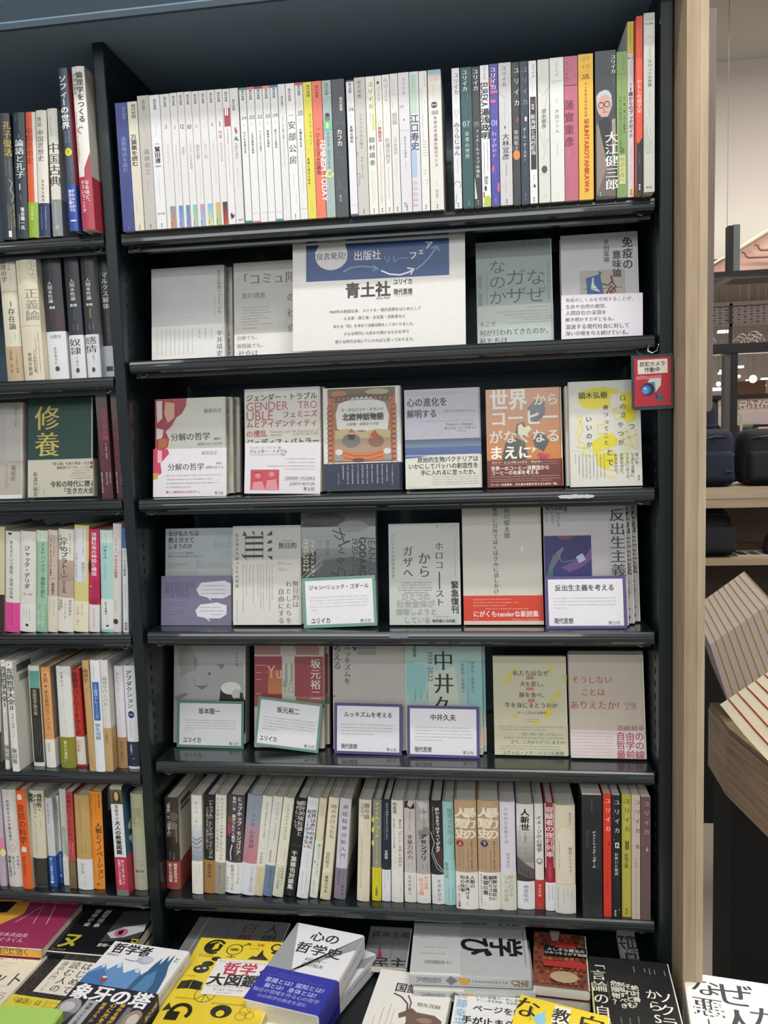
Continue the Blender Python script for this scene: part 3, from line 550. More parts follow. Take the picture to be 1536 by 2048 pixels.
R6A = '''
75 190 230 104 1056|4a3c3b H Y=.03 d=.135|dark brown photographic hardback with brick red band at the left end|g 0 0 1 .69 3c3433 58463f; e .65 .2 .3 .05 6a5a50; e .6 .3 .3 .04 7a6a60; p 2e2826 0,.45 .6,.4 1,.5 1,.69 0,.69; t .28 .03 .43 f0e8e0 b1.05 「混血」と「日本人」; m .8 .33 .5 e8e0d8 2; m .3 .58 .68 e8e0d8 2; m .6 .6 .68 e8e0d8 2; b 96463c .69; t .68 .71 .92 f0dcd0 B1 戦後史研究の; t .3 .71 .92 f0dcd0 B1 新たな展開; m .5 .95 .97 d8a0a0 1.6; S cfcabb@@r .1 .06 .45 .11 4c4a46; r .1 .13 .4 .17 6c6a64; r .55 .4 .75 .5 8a887e
297 386 210 309 1032|dddbd4 H|white hardback with grey-blue brush waves|t .5 .05 .42 a0a09c m.75 痛みの〈東北〉論; g 0 .3 1 .66 d4d6d8 8e98a8; l 3c4458 1.4 .1,.43 .5,.45 .95,.42; l 3c4458 1.6 .05,.47 .5,.49 .95,.45; l 5c6478 1.2 .1,.52 .6,.53 .9,.51; m .6 .55 .66 8a8a90 1.6; m .3 .56 .64 9a9aa0 1.4; b e2ddd2 .68; m .7 .7 .82 999 1.8; m .4 .72 .9 aaa 2.2
414 500 205 411 1027|1d1f22 H|black hardback with tan band at its foot|t .6 .03 .64 e8e6dc m1.2 〈トラブル〉としてのフェミニズム; t .25 .12 .55 b8b4a4 b1 とり乱させない抑圧に抗して; b a07a48 .66; t .5 .69 .84 4a3418 m1.2 藤高和輝; m .4 .94 .96 5a4428 1.4
501 592 205 490 1029|dedbd0 H|white hardback with sand grey band and two lines of title|t .62 .02 .66 6a6a64 m.95 かつてそのゲームの世界に住んでいた; t .25 .02 .58 6a6a64 m.95 という記憶はどこから来るのか; b 9a958a .68; t .5 .71 .91 4c4a44 m1 西川マキ子ルス; m .5 .95 .97 666 1.6
606 748 205 580 1030|4a4248 H|thick dark collage hardback with white title and white band|e .3 .25 .3 .04 6c5a4a; r 0 .3 .35 .4 7a4a6a; p 302c38 0,.4 .4,.38 .5,.66 0,.66; R .12 .28 .42 c83a5a b1 HIPHOP; t .72 .01 .6 f2f0ea B1 ヒップホップ・モンゴリア; t .4 .01 .16 f2f0ea b1 島村一平; t .4 .19 .48 f2f0ea b1 韻がつむぐ人類学; l e8e8f0 2 .35,.5 .25,.58 .3,.66; m .8 .6 .67 d8b070 1.6; b e8e6e4 .68; t .75 .69 .9 555 m1 ヒップホップの; t .42 .7 .97 555 m1 起源はモンゴル; t .12 .83 .97 555 m1 なんだよ; m .1 .7 .74 555 1.4
770 895 200 706 1045|8c94a0 H|hardback fading from blue-grey to rose leaning right|g 0 0 1 .25 8e9aa4 8c98a8; g 0 .25 1 .45 9c94a0 b48c98; g 0 .45 1 .68 b88a98 c07c88; t .5 .06 .15 7c90a4 m1.2 心象; t .5 .17 .32 4a4a5c m1 ユング; t .5 .34 .53 4a4a5c m1.05 心の地図; m .3 .54 .66 7c5c6c 2; b d8d8e0 .68; t .7 .7 .97 8a8aa0 m1.05 ユング心理学の招待
897 981 212 810 1047|dcdad2 H|slim white hardback with small grey print|t .55 .06 .42 777 m.9 世界中の翻訳者に愛される場所; r .1 .52 .9 .522 999; t .5 .56 .68 777 m.9 松永美穂; b cfc2a4 .7; m .5 .72 .92 998c70 2
985 1068 215 888 1050|d9d7ce H|white hardback with denim blue band leaning right|t .6 .05 .44 777 m.9 ひとりで暮らす、ひとりを支える; m .35 .06 .4 aaa 1.2; t .4 .53 .66 777 m.9 高橋絵里香; b 6b7f9c .69; t .65 .71 .92 42526c m.95 北欧福祉の民族誌; m .3 .72 .86 42526c 1.8
1072 1160 225 974 1058|dfdbc8 H|cream hardback with pale green-grey band|t .55 .06 .42 666 m.9 とまるはずするきえる; m .3 .1 .4 999 1.2; m .7 .5 .64 888 2; m .4 .5 .62 888 1.8; b cfd0bc .67; t .7 .69 .88 666 m1 人の深淵へと; t .4 .7 .92 666 m1 いざなう対話集; $X
1175 1270 228 1068 1053|1b1c1e H|solid black hardback with white lettering leaning right|t .7 .02 .38 eae8e0 m1.1 思弁的実在論と; t .3 .03 .31 eae8e0 m1.1 現代について; r .1 .475 .98 .477 888; t .5 .53 .93 f0ede4 b1.05 千葉雅也対談集; m .5 .96 .98 aaa 1.6
1271 1365 225 1176 1070|e2e2e6 H|white hardback with bold black double title leaning right|r .1 .02 .9 .08 d0d4dc; t .72 .11 .5 333 b1.2 世界はありのままに; t .3 .12 .5 333 b1.2 見ることができない; m .6 .52 .68 888 1.4; m .35 .52 .66 999 1.2; b e4e4e8 .71; m .7 .73 .93 666 2; m .35 .73 .93 557 2.2; m .5 .955 .98 666 1.4
1368 1432 230 1284 1065|d8ceb4 H|thin sand-coloured book with light blue band leaning right|t .5 .03 .2 b4a888 m1.2 〈他なる〉; b dcdccc .43; t .6 .45 .78 6c9cb8 b1 暴力とアディクション; p 3c7c98 .1,.62 .3,.63 .2,.66; t .4 .82 .97 7ca8b8 m1 悪循環を共に断つ
1446 1531 225 1370 1080|ddd5b8 H|ivory hardback with plain vertical title leaning right|t .6 .06 .4 555 m1.1 時のかけらたち; t .4 .53 .69 555 m1 須賀敦子; b cfc9a8 .73; t .5 .76 .93 555 b1 最後の作品; m .5 .955 .98 776 1.4
'''.replace('$X', 'm .5 .95 .97 777 1.4')
R6B = '''
288 401 268 228 1243|c9c6d0 H|pale lilac-grey hardback with plum-grey band beside the gap|t .55 .05 .6 555 m.75 神経精神分析入門; m .25 .1 .3 888 1.4; m .3 .35 .55 666 2; m .4 .6 .67 666 1.8; b 837a88 .69; t .7 .71 .96 3c3840 m.9 フロイト脳科学; t .35 .71 .86 3c3840 m.9 待望の新訳; S cfcdc6@@r .1 .05 .3 .14 5c5a5a; r .3 .12 .5 .2 777
470 592 283 449 1262|d9d0ba H|thick beige hardback standing upright right of the gap|t .65 .03 .19 777 b1 贈与論; t .3 .03 .17 888 m1 沼野章司; m .75 .22 .3 999 1.6; m .5 .22 .28 999 1.4; r .1 .325 .9 .327 b8ae98; t .3 .35 .87 a8a08c m.9 「になう」はうながされることはじまる; m .6 .96 .98 776 1.6
601 689 283 597 1258|8b8c86 H|grey book with yellow lettering and yellow band|t .5 .02 .38 dcd848 b1.1 アイドル・コード; e .05 .2 .13 .03 dcd848; e .05 .3 .13 .03 dcd848; e .05 .43 .13 .03 dcd848; t .5 .4 .66 dcd848 b.8 託されるイメージを問う; b d2c62c .67; m .7 .69 .85 c07c28 2; m .35 .69 .8 c07c28 2; t .5 .85 .95 444 b1 上岡磨奈
691 774 285 693 1263|1f2838 H|slim navy hardback with white band|t .6 .03 .39 c4c8d0 m.9 誰かの理想を生きられはしない; m .3 .12 .4 98a0ac 1.4; t .5 .49 .58 d8d8d8 b1 吉野靫; b dcdce0 .685; m .7 .7 .8 888 2.2; m .35 .7 .88 999 2.2
778 894 290 783 1270|dedbd2 H|off-white hardback with author name at top and long thin title|t .3 .02 .13 444 b1 岡真理; t .75 .18 .5 444 m1 彼女の「正しい」名前; t .75 .51 .65 444 m1 とは何か; t .25 .18 .47 444 b.8 第三世界フェミニズムの思想; r .1 .5 .9 .502 aaa; m .35 .55 .63 888 1.4; m .2 .95 .97 444 1.8; m .8 .85 .9 444 1.4
898 1010 290 912 1270|c4bcb6 H|pale grey-pink hardback with dark speckles at its top|p 2c2826 .05,.01 .4,.0 .3,.05 .6,.07 .9,.02 .95,.08 .6,.085 .3,.07 .05,.08; t .5 .11 .3 333 b1 ジュディス・バトラー; t .5 .33 .58 222 m1.15 非暴力の力; m .7 .61 .69 444 1.4; m .35 .61 .68 444 1.4; b dcdad6 .71; t .45 .73 .93 444 m1 生の平等へ; m .8 .74 .88 888 1.6
1011 1144 290 1029 1280|a9a4a0 H|grey photographic hardback with orange lettering on a white band|p c8c4c0 .1,.02 .5,.01 .9,.04 .8,.1 .3,.08; p 86807c .1,.3 .9,.25 1,.33 .3,.38; e .6 .15 .3 .03 c0bcb8; t .6 .07 .3 222 b1 ジュディス・バトラー; t .55 .32 .58 111 B1.2 アセンブリ; m .5 .61 .66 333 2.2; m .8 .61 .69 333 2; b dedcd6 .715; t .7 .73 .86 e09468 b1.2 街の理論; t .35 .75 .92 e09468 b1.2 民主主義; m .6 .95 .97 777 1.5
1147 1266 298 1164 1288|26262a H|black hardback with white arc lines and dark red netting|t .6 .06 .5 f0eee8 b1.15 終わるまではすべてが永遠; m .25 .05 .33 c8c6c0 2.2; p 4a2c34 .4,.5 1,.45 1,.62 .7,.66; l d8d8d8 1 0,.3 .3,.4 .1,.48 .5,.6 1,.68; l c8c8c8 .8 0,.5 .5,.65 .95,.69; b dad8da .71; t .6 .75 .97 666 m.9 木澤佐登志; m .2 .9 .97 777 1.6
1268 1376 305 1284 1296|98c4c0 H|pale turquoise hardback with fine grey print|t .65 .06 .42 5c7c7c m1 暗黒の形而上学; m .25 .16 .42 7c9c9c 1.8; b a0ccc8 .565; t .25 .58 .74 4c6c6c m1 飯盛元章; m .75 .58 .66 6c8c8c 1.4; m .75 .82 .98 4c6c6c 2.4; m .4 .8 .98 4c6c6c 2.4
'''
R6C = '''
93 242 205 110 930|b09474 H|tan hardback with big cream title and red seal|t .68 .06 .35 f0e6d0 B1.25 暴力の; t .3 .06 .35 f0e6d0 B1.25 人類史; e .22 .39 .17 .03 9c2c34; T .12 .32 .39 f4ecdc b 上; t .75 .36 .64 2c2622 b1 スティーブン・ピンカー; m .58 .44 .64 5c4e40 2.4; m .35 .4 .62 8c7458 2; m .2 .44 .62 8c7458 2; b e6e2da .655; t .75 .68 .8 222 b1.1 人類の; t .52 .68 .9 222 b1.1 未来に捧げる; t .3 .68 .84 222 b1.1 知の快挙; t .13 .78 .98 8c2c4c b1.1 ビル・ゲイツ推薦; m .5 .92 .96 333 1.8
246 393 205 262 933|b29678 H|tan hardback with big cream title and blue seal|t .68 .06 .35 f0e6d0 B1.25 暴力の; t .3 .06 .35 f0e6d0 B1.25 人類史; e .3 .39 .17 .03 2c2c5c; T .2 .4 .39 f4ecdc b 下; t .75 .36 .64 2c2622 b1 スティーブン・ピンカー; m .58 .44 .64 5c4e40 2.4; m .35 .4 .62 8c7458 2; m .2 .44 .62 8c7458 2; b e6e2da .655; t .75 .68 .91 222 b1.1 精緻な論証に; t .55 .68 .91 222 b1.1 裏打ちされた; t .32 .68 .86 222 b1.1 希望の書; t .12 .67 .97 2c3c6c b.9 NYタイムズベストセラー; m .3 .92 .96 333 1.8
396 501 215 412 936|d6d0dc H|pale lavender hardback with ivory band|t .4 .04 .38 777 m.95 人はみな妄想する; m .15 .06 .3 999 1.8; t .5 .46 .6 888 m1 松本卓也; b d2d2c2 .655; t .65 .67 .87 888 m1.1 知られざる; t .35 .68 .92 888 m1.1 ラカンの全貌
508 625 228 525 930|a9a4a4 H|white-topped hardback with grey city photograph|r 0 0 1 .25 dcdad8; g 0 .2 1 .55 d4d2d0 8c8688; p 5c5456 0,.5 1,.62 1,.73 0,.73; p 3c3434 0,.66 .5,.69 1,.71 1,.73 0,.73; r .2 .6 .26 .64 3a3232; r .4 .62 .46 .66 3a3232; r .6 .63 .66 .67 3a3232; t .5 .04 .25 222 B1.2 人新世; t .5 .26 .36 444 m1 とは何か; m .2 .13 .35 555 1.6; m .5 .4 .5 666 1.4; b e2e2e2 .73; t .5 .76 .93 3c5c8c m1.15 地質年代; m .8 .76 .85 5c7cac 2; m .3 .86 .9 888 2
629 690 225 638 928|dcdcd6 H|slim white book with red foot band and swirl emblem|t .5 .11 .46 333 b1.1 イメージの心理学; c .5 .54 .3 2c6c74 1.2; c .5 .56 .15 2c6c74 1; b b43c30 .72; t .5 .76 .88 e8d0c4 m1 河合隼雄; m .5 .94 .97 e8c0b4 1.8
698 763 222 705 940|9c2438 H|crimson book with white band below|r 0 0 .1 .6 d8d0d0; r .9 0 1 .6 d8d0d0; t .5 .03 .5 f0e0dc b1.25 容疑者の夜行列車; t .5 .55 .72 c8687c m1 多和田葉子; b e0dee0 .735; m .7 .76 .9 444 2.4; m .35 .76 .91 444 2.4; m .5 .93 .95 777 1.6
766 903 238 776 958|cfc4ae H|thick sand beige hardback with wide curved spine|e .5 .35 .42 .15 d8ceba; r .08 .35 .92 .72 d8ceba; t .75 .06 .18 555 m1 前川ありさ; t .75 .38 .62 555 m1 物語とトラウマ; m .2 .33 .6 666 2; b cfcfc6 .74; m .8 .78 .88 999 2.6; m .6 .78 .84 999 2.6; m .4 .78 .9 999 2.6; m .12 .76 .96 555 2; S c4bca8
946 1082 165 972 985|26282b G g V|thick glossy black magazine left of the five number-marked ones|m .5 .03 .14 8c8c8c 2; r .7 .28 .9 .6 303236; t .6 .29 .59 f0f0f0 b1.15 ジャン=リュック・ゴダール; R .28 .28 .43 55585c n1 1930-2022; m .5 .8 .93 5c5c5c 1.2
1088 1144 158 1098 978|d63c28 G V|scarlet magazine numbered 2|t .6 .02 .32 f0e4dc m.62 ユリイカ; m .3 .35 .38 8c2418 1.8; T .5 .8 .4 5c1810 b1.2 2; t .5 .47 .8 8c2a1c m.8 クレイジーキャッツの時代; m .6 .94 .98 8c2418 1.4
1148 1206 168 1156 990|1a1c24 G V|black magazine with white number 12|t .6 .02 .32 c8ccd4 m.62 ユリイカ; m .2 .03 .2 888 1.4; m .25 .35 .37 ccc 2; T .35 .9 .4 fff b1.3 12; t .5 .46 .65 e8e8e8 m.9 お笑いと批評; m .6 .66 .8 777 1.4; t .35 .93 .98 ddd b 青土社; m .8 .92 .94 fff 1.6
1213 1276 160 1220 980|b4ae48 G V|lime yellow magazine with black number 11|t .6 .02 .32 2c2c14 m.62 ユリイカ; m .25 .03 .22 6c6c2c 1.6; m .25 .36 .38 4c4c20 2; T .35 .8 .41 3c3c1c b1.3 11; t .5 .48 .6 5c5c28 b1 松岡正剛; m .5 .64 .72 8c8c3c 2; t .5 .93 .98 4c4c20 b 青土社
1280 1338 168 1286 995|bdb0a4 G V|pinkish stone magazine with grey number 10|t .7 .02 .32 4c4844 m.62 ユリイカ; m .25 .03 .2 8c847c 1.6; T .5 .9 .41 5c5854 b1.3 10; t .5 .5 .58 7c746c m1 いよわ; m .5 .6 .9 a49a90 2; m .5 .94 .98 7c746c 1.4
1341 1408 178 1351 1002|66504f G V|mauve brown magazine numbered 6 at the right end|t .6 .02 .32 b8a8a4 m.62 ユリイカ; m .25 .08 .1 9c8884 2; m .25 .37 .39 9c8884 2; T .5 .8 .42 c0b0ac b1.2 6; t .5 .5 .72 7c6866 m.9 わたしたちの怪談; m .5 .93 .98 8c7876 1.4
'''
LA = '''
-46 62 540 10 1455|2b3238 H|black hardback with yellow lettering, cut by the photo's left edge|t .8 .06 .34 d0ac40 m1 孔子復活; m .85 .36 .5 b0b0a8 2; m .6 .36 .5 b0b0a8 1.6; l b8b8b0 1 .75,.52 .95,.55 .8,.6 1,.65 .85,.7; m .75 .74 .95 c8b848 2.4; m .95 .72 .9 c8b848 2.4; m .6 .72 .92 ccc 1.8; r .55 .93 .75 .98 e0e0e0
88 176 530 121 1452|26323c H|dark teal-navy book with white comic lettering|m .6 .02 .14 98a8b0 2; m .25 .02 .08 98a8b0 1.6; t .5 .17 .2 e8ecf0 b1 マンガ; t .5 .21 .52 e8ecf0 m1.3 論語と孔子; t .45 .55 .62 e8ecf0 m1 Ⅰ; m .5 .65 .7 c8d0d4 2; t .6 .75 .93 f0f0f0 b1 落合陽一氏; m .3 .8 .93 e0e0e0 2.6
182 254 528 213 1447|d85c38 H|orange book with lime green band|t .35 .12 .41 8c2c20 m1.2 中国思想史; r .72 0 1 1 d8d4cc; b 8cae30 .715; t .4 .74 .86 dce8a8 m1 湯浅邦弘; m .5 .93 .98 dce8a8 1.4; S d8d4cc
256 338 515 285 1440|dcd8ce H|white book with navy band beside the orange one|t .35 .05 .13 555 m1 教説; t .4 .15 .4 444 m1.15 中国思想史; t .5 .54 .72 555 m.8 湯浅邦弘編著; b 26305c .73; m .7 .76 .95 c8ccd8 2; m .3 .76 .95 c8ccd8 2; S 8a7c6c
340 414 503 387 1443|dfdcd2 H|white hardback with large black title and grey band|m .35 .05 .22 999 2.6; t .5 .26 .61 333 m1.35 中国古典; b 8c9090 .71; t .4 .73 .9 b8bcbc m1 湯浅邦弘編著; e .5 .93 .2 .02 b0b4b4; S c9c6be
425 488 208 535 1400|39485a H P V|blue-grey book with yellow disc jutting out over the shelf edge|t .4 .04 .37 f0f0ec b1.25 ソフィーの世界; m .3 .38 .46 c8ccd4 1.8; m .7 .38 .46 c8ccd4 1.8; e .5 .51 .42 .025 d8cc2c; T .32 .68 .51 333 b 下; m .4 .54 .69 a0a8b4 1.4; m .7 .54 .64 a0a8b4 1.6; b 2c4ca0 .71; t .7 .74 .88 eef b1 デカルトから; t .35 .74 .88 eef b1 実存主義まで; r .2 .93 .85 .938 eef; S a4404c
519 612 197 620 1392|e2dfd8 H P V|white hardback with crimson lower half jutting over the shelf edge|p a8384a .35,1 .5,.62 1,.52 1,1; t .6 .03 .34 333 B1.05 論理学をつくる; t .2 .04 .17 444 b1 戸田山和久; R .15 .27 .58 b88 n1 Learning Logic through Building it; c .45 .385 .22 b04050 1.5 90 330; b ac3a4c .67; t .62 .69 .84 f0e0e0 b1 なるほど、; t .3 .69 .89 f0e0e0 b1 そういうことか; m .4 .93 .935 f0e0e0 1.4; S b8b4ac
'''
LB = '''
-30 139 150 48 1440|d8d2bc H Y=.028 V|ivory hardback with beige band, cut by the photo's left edge|t .65 .03 .13 444 m1.1 ヘーゲル; t .3 .03 .22 444 m1.2 論理の学; m .7 .16 .25 999 1.8; r 0 .285 1 .295 c4b8a0; t .6 .36 .59 3c3838 m1.1 Ⅰ存在論; m .7 .61 .68 888 1.6; b c0a888 .72; t .7 .74 .93 5c4c3c m.9 ヘーゲル哲学の精髄; t .35 .75 .93 5c4c3c m1 決定版・全三巻; m .5 .96 .97 654 1.6
140 350 108 243 1432|d9d1b8 H Y=.02 V|thick cream hardback with grey vine scroll and large title|c .75 .07 .12 a8a49c 1.2; c .7 .12 .12 a8a49c 1.2; c .85 .11 .1 a8a49c 1.2; c .75 .17 .12 a8a49c 1.2; c .85 .2 .08 a8a49c 1.2; m .2 .03 .27 a8a090 2; t .68 .29 .54 8c8880 m1.4 正義論; t .42 .46 .54 8c8880 m1 改訂版; m .18 .34 .55 b0a898 1.8; r 0 .575 1 .578 c4bca4; t .62 .76 .96 5c5850 m1 20世紀の名著、; t .38 .78 .96 5c5850 m1 待望の新訳; m .85 .62 .95 8c887c 2.2; m .72 .66 .95 8c887c 2.2; m .12 .88 .96 888 1.4
403 602 118 497 1422|36383f H Y=.035 V|charcoal hardback with small red stamp and deep white band|t .45 .05 .22 a8a8ac m.8 デイヴィッド・ヒューム; t .4 .23 .4 f0f0ec m1.3 人間本性論; T .3 .6 .435 f0f0ec b 第1巻; r .35 .46 .43 .54 6c3038; r .6 .48 .85 .6 562e36; m .4 .58 .61 888 1.4; b dedee2 .62; t .5 .64 .67 777 m1 70; T .2 .8 .66 777 m1 70周年; t .45 .74 .88 666 m.9 普及版刊行; e .5 .91 .12 .02 4c4c4c; m .5 .945 .96 666 1.6; S 2c2e34
637 786 105 730 1418|33363c H Y=.035 V|charcoal hardback with green small print and white band|t .45 .04 .21 a8a8ac m.8 デイヴィッド・ヒューム; t .5 .22 .39 f0f0ec m1.3 人間本性論; T .25 .75 .425 f0f0ec b 第2巻; r .45 .46 .6 .54 36504a; m .7 .57 .62 ccc 1.6; m .4 .57 .62 ccc 1.6; b dcdce0 .655; t .4 .68 .81 444 m1.6 奴隷; t .5 .82 .9 666 m1 である; m .75 .69 .8 777 2.2; e .5 .93 .13 .02 4c4c4c
808 944 97 905 1410|34373d H Y=.035 V|charcoal hardback with yellow small print and white band|t .45 .04 .21 a8a8ac m.8 デイヴィッド・ヒューム; t .5 .22 .39 f0f0ec m1.3 人間本性論; T .25 .75 .425 f0f0ec b 第3巻; r .45 .45 .6 .53 7c6c2c; m .7 .57 .62 ccc 1.6; m .4 .57 .62 ccc 1.6; b dcdce0 .655; t .4 .67 .8 444 m1.6 感情; t .55 .8 .88 777 m1 に基づく; m .8 .68 .73 888 1.6; e .5 .93 .13 .02 4c4c4c; S b8b8bc
985 1090 148 1085 1400|23272c H Y=.05 V|black book with white title half hidden by the post|t .62 .14 .44 e8e8e4 m1.1 マルクス解体; t .7 .48 .7 a0a0a0 m.6 プロメテウスの夢とその先; l 888 1 .1,.02 .35,.37; b b8bcc4 .735; r .25 .9 .9 .94 3c3c40
'''
LC = '''
912 1022 128 912 1143|5a3238 S V Y=.03|maroon book with red title right of the green display book|g 0 0 1 .45 6c6466 5a3a40; m .5 .02 .13 98686c 2.2; t .65 .15 .45 c0505c m1.2 完璧主義の罠; m .25 .15 .44 c0505c 2.6; t .65 .47 .63 ece8e8 b1 トーマス・クラン; m .3 .47 .6 c0606c 2; m .6 .65 .72 c0505c 2; m .3 .65 .73 c0505c 2; m .85 .75 .87 f0f0f0 3; m .55 .75 .88 f0f0f0 3; m .1 .75 .95 f0f0f0 3.4; m .5 .91 .96 b04450 2.4
1056 1160 125 1057 1143|5a3238 S V Y=.03|second maroon book with red title, beside the post|g 0 0 1 .45 6c6466 5a3a40; m .5 .02 .13 98686c 2.2; t .65 .15 .45 c0505c m1.2 完璧主義の罠; m .25 .15 .44 c0505c 2.6; t .65 .47 .63 ece8e8 b1 トーマス・クラン; m .3 .47 .6 c0606c 2; m .6 .65 .72 c0505c 2; m .3 .65 .73 c0505c 2; m .85 .75 .87 f0f0f0 3; m .55 .75 .88 f0f0f0 3; m .1 .75 .95 f0f0f0 3.4; m .5 .91 .96 b04450 2.4
'''
LD = '''
-90 42 155 -90 1205|c9c2a4 H|cream and maroon hardback cut by the photo's left edge|r 0 .64 1 1 3c2228; m .8 .08 .1 776 2; m .8 .3 .31 776 2; m .8 .5 .52 776 2
47 188 200 50 1205|d9dacf H|off-white hardback with hot pink band|e .35 .025 .14 .012 333; m .35 .05 .06 777 1.2; t .45 .09 .67 444 m1.05 考えるという感覚/思考の意味; b dc4a94 .705; t .5 .72 .93 5c2444 b1 マルクス・ガブリエル; m .25 .73 .93 6c2c4c 1.8; m .45 .95 .97 fff 1.4
190 342 200 190 1207|dcd9d2 H|white hardback with bold slanted title and black dot emblem|m .5 .04 .06 bbb 1.4; m .5 .09 .1 999 1.6; t .48 .14 .57 333 b1.15 ジャック・デリダ; m .15 .14 .5 bbb 1.2; m .5 .59 .6 777 2.6; T .2 .8 .62 777 b 人生、社会; m .5 .65 .66 777 2.6; m .5 .7 .71 999 1.4; b e0dfda .735; m .65 .77 .9 888 2.2; m .45 .77 .87 888 2.2; m .28 .77 .84 888 2.2; e .5 .93 .1 .014 222; m .5 .965 .97 777 1.4
345 458 193 343 1203|9dc0a6 H|sage green hardback with dark green lettering|r 0 0 1 .105 d0dccc; m .4 .02 .08 a0b0a0 1.6; t .6 .12 .23 3c6450 b1.2 デリダの; t .62 .24 .66 5c8c78 b1.1 ハイデガー講義を読む; m .15 .12 .65 3c6450 2; b 90b89c .725; t .65 .74 .95 dce8d8 m1 デリダを読む; t .3 .75 .95 d8e8d4 m1.4 『存在と時間』; m .15 .74 .85 d8e8d4 1.6
460 552 190 461 1203|c4b2a4 H|dusty beige book with two-line dark title|r 0 .0 1 .05 d8ccc0; t .65 .07 .25 4c4440 m1 ドゥルーズ+ガタリ; t .3 .07 .45 4c4440 b1 『アンチ・オイディプス』を読む; r .15 .47 .85 .472 666; t .55 .51 .63 4c4440 b1 森田裕之; b dcd4c4 .645; m .65 .67 .85 a09484 2.6; m .25 .67 .85 a09484 2.6; m .5 .92 .93 655 1.5
555 706 180 555 1205|dedad0 H|white hardback with brown photographic centre and angle brackets|r 0 .3 1 .665 b8a494; g 0 .3 1 .5 bca898 a89484; t .42 .05 .5 333 b1.35 〈千のプラトー〉; t .78 .04 .24 555 m1 ドゥルーズ・ガタリ; t .15 .05 .2 444 m1 入門講義; t .42 .5 .62 444 m1.2 仲正昌樹; b e2dfd8 .665; t .8 .68 .84 555 m1 現代思想の; t .5 .69 .87 555 m1 “バイブル”を; t .25 .68 .8 555 m1 本邦初、; t .08 .68 .82 555 m1 完全攻略。; m .5 .905 .91 666 1.6
709 850 143 708 1200|d6cc88 H|pale yellow hardback with white overprint and red band text|p dcdce2 0,.03 .82,.03 .82,.53 0,.53; t .65 .03 .28 667 m.95 フェリックス・ガタリ; t .65 .34 .53 889 m1.2 機械状エロス; t .15 .26 .53 889 m1 日本へのまなざし; m .15 .04 .24 99a 1.8; b e6e2c8 .71; t .6 .73 .84 d87c84 m1.1 ガタリの; t .3 .73 .94 d87c84 m1.1 『日本論』一冊に; m .4 .95 .96 c88 1.6; S cfc47c
853 952 182 857 1196|c22c5c H|raspberry book with black blot at left edge|e .05 .36 .15 .07 2c1c24; t .5 .03 .45 f4dce4 b1.35 消費社会の神話と構造; m .4 .46 .47 f0c8d4 2; r .35 .48 .9 .7 b02450; l f8e0e8 1 .05,.555 .3,.555; e .5 .7 .4 .04 a81c48; b e0dcdc .73; t .5 .76 .96 d87890 m1 今村仁司訳塚原史
953 1078 192 975 1196|a9d0cc H|mint green hardback with white foot|r 0 0 1 .12 cfe0dc; m .5 .03 .11 6c8c8c 2.6; t .4 .15 .28 3c5454 b1.35 バタイユ; m .4 .3 .48 8cb0ac 3; b dfe0de .675; t .4 .7 .83 444 b1.1 佐々木雄大; m .5 .84 .92 777 1.8; e .5 .935 .12 .01 345; r 0 .97 1 1 98c8c8
1081 1165 130 1080 1192|d8d2d0 H|grey-white hardback with crimson title and dark crest|m .4 .03 .04 444 2; m .4 .06 .07 aaa 2; t .4 .13 .25 555 b1 バリバール; r .05 .26 .95 .262 a88; t .4 .28 .5 b43c50 b1.25 マルクスの哲学; m .4 .7 .82 999 2.2; e .4 .9 .3 .025 3c3438; m .4 .94 .95 555 2.2
1168 1222 182 1184 1200|dde0e6 H|white book with blue head, partly hidden by the post|r 0 0 1 .185 4c6ca4; m .6 .03 .12 2c3c5c 2.6; t .45 .2 .45 555 b1 ロジェ・カイヨワ戦争論; m .5 .53 .76 888 2; t .6 .9 .98 555 b1 西谷修; m .3 .9 .98 666 1.6
'''
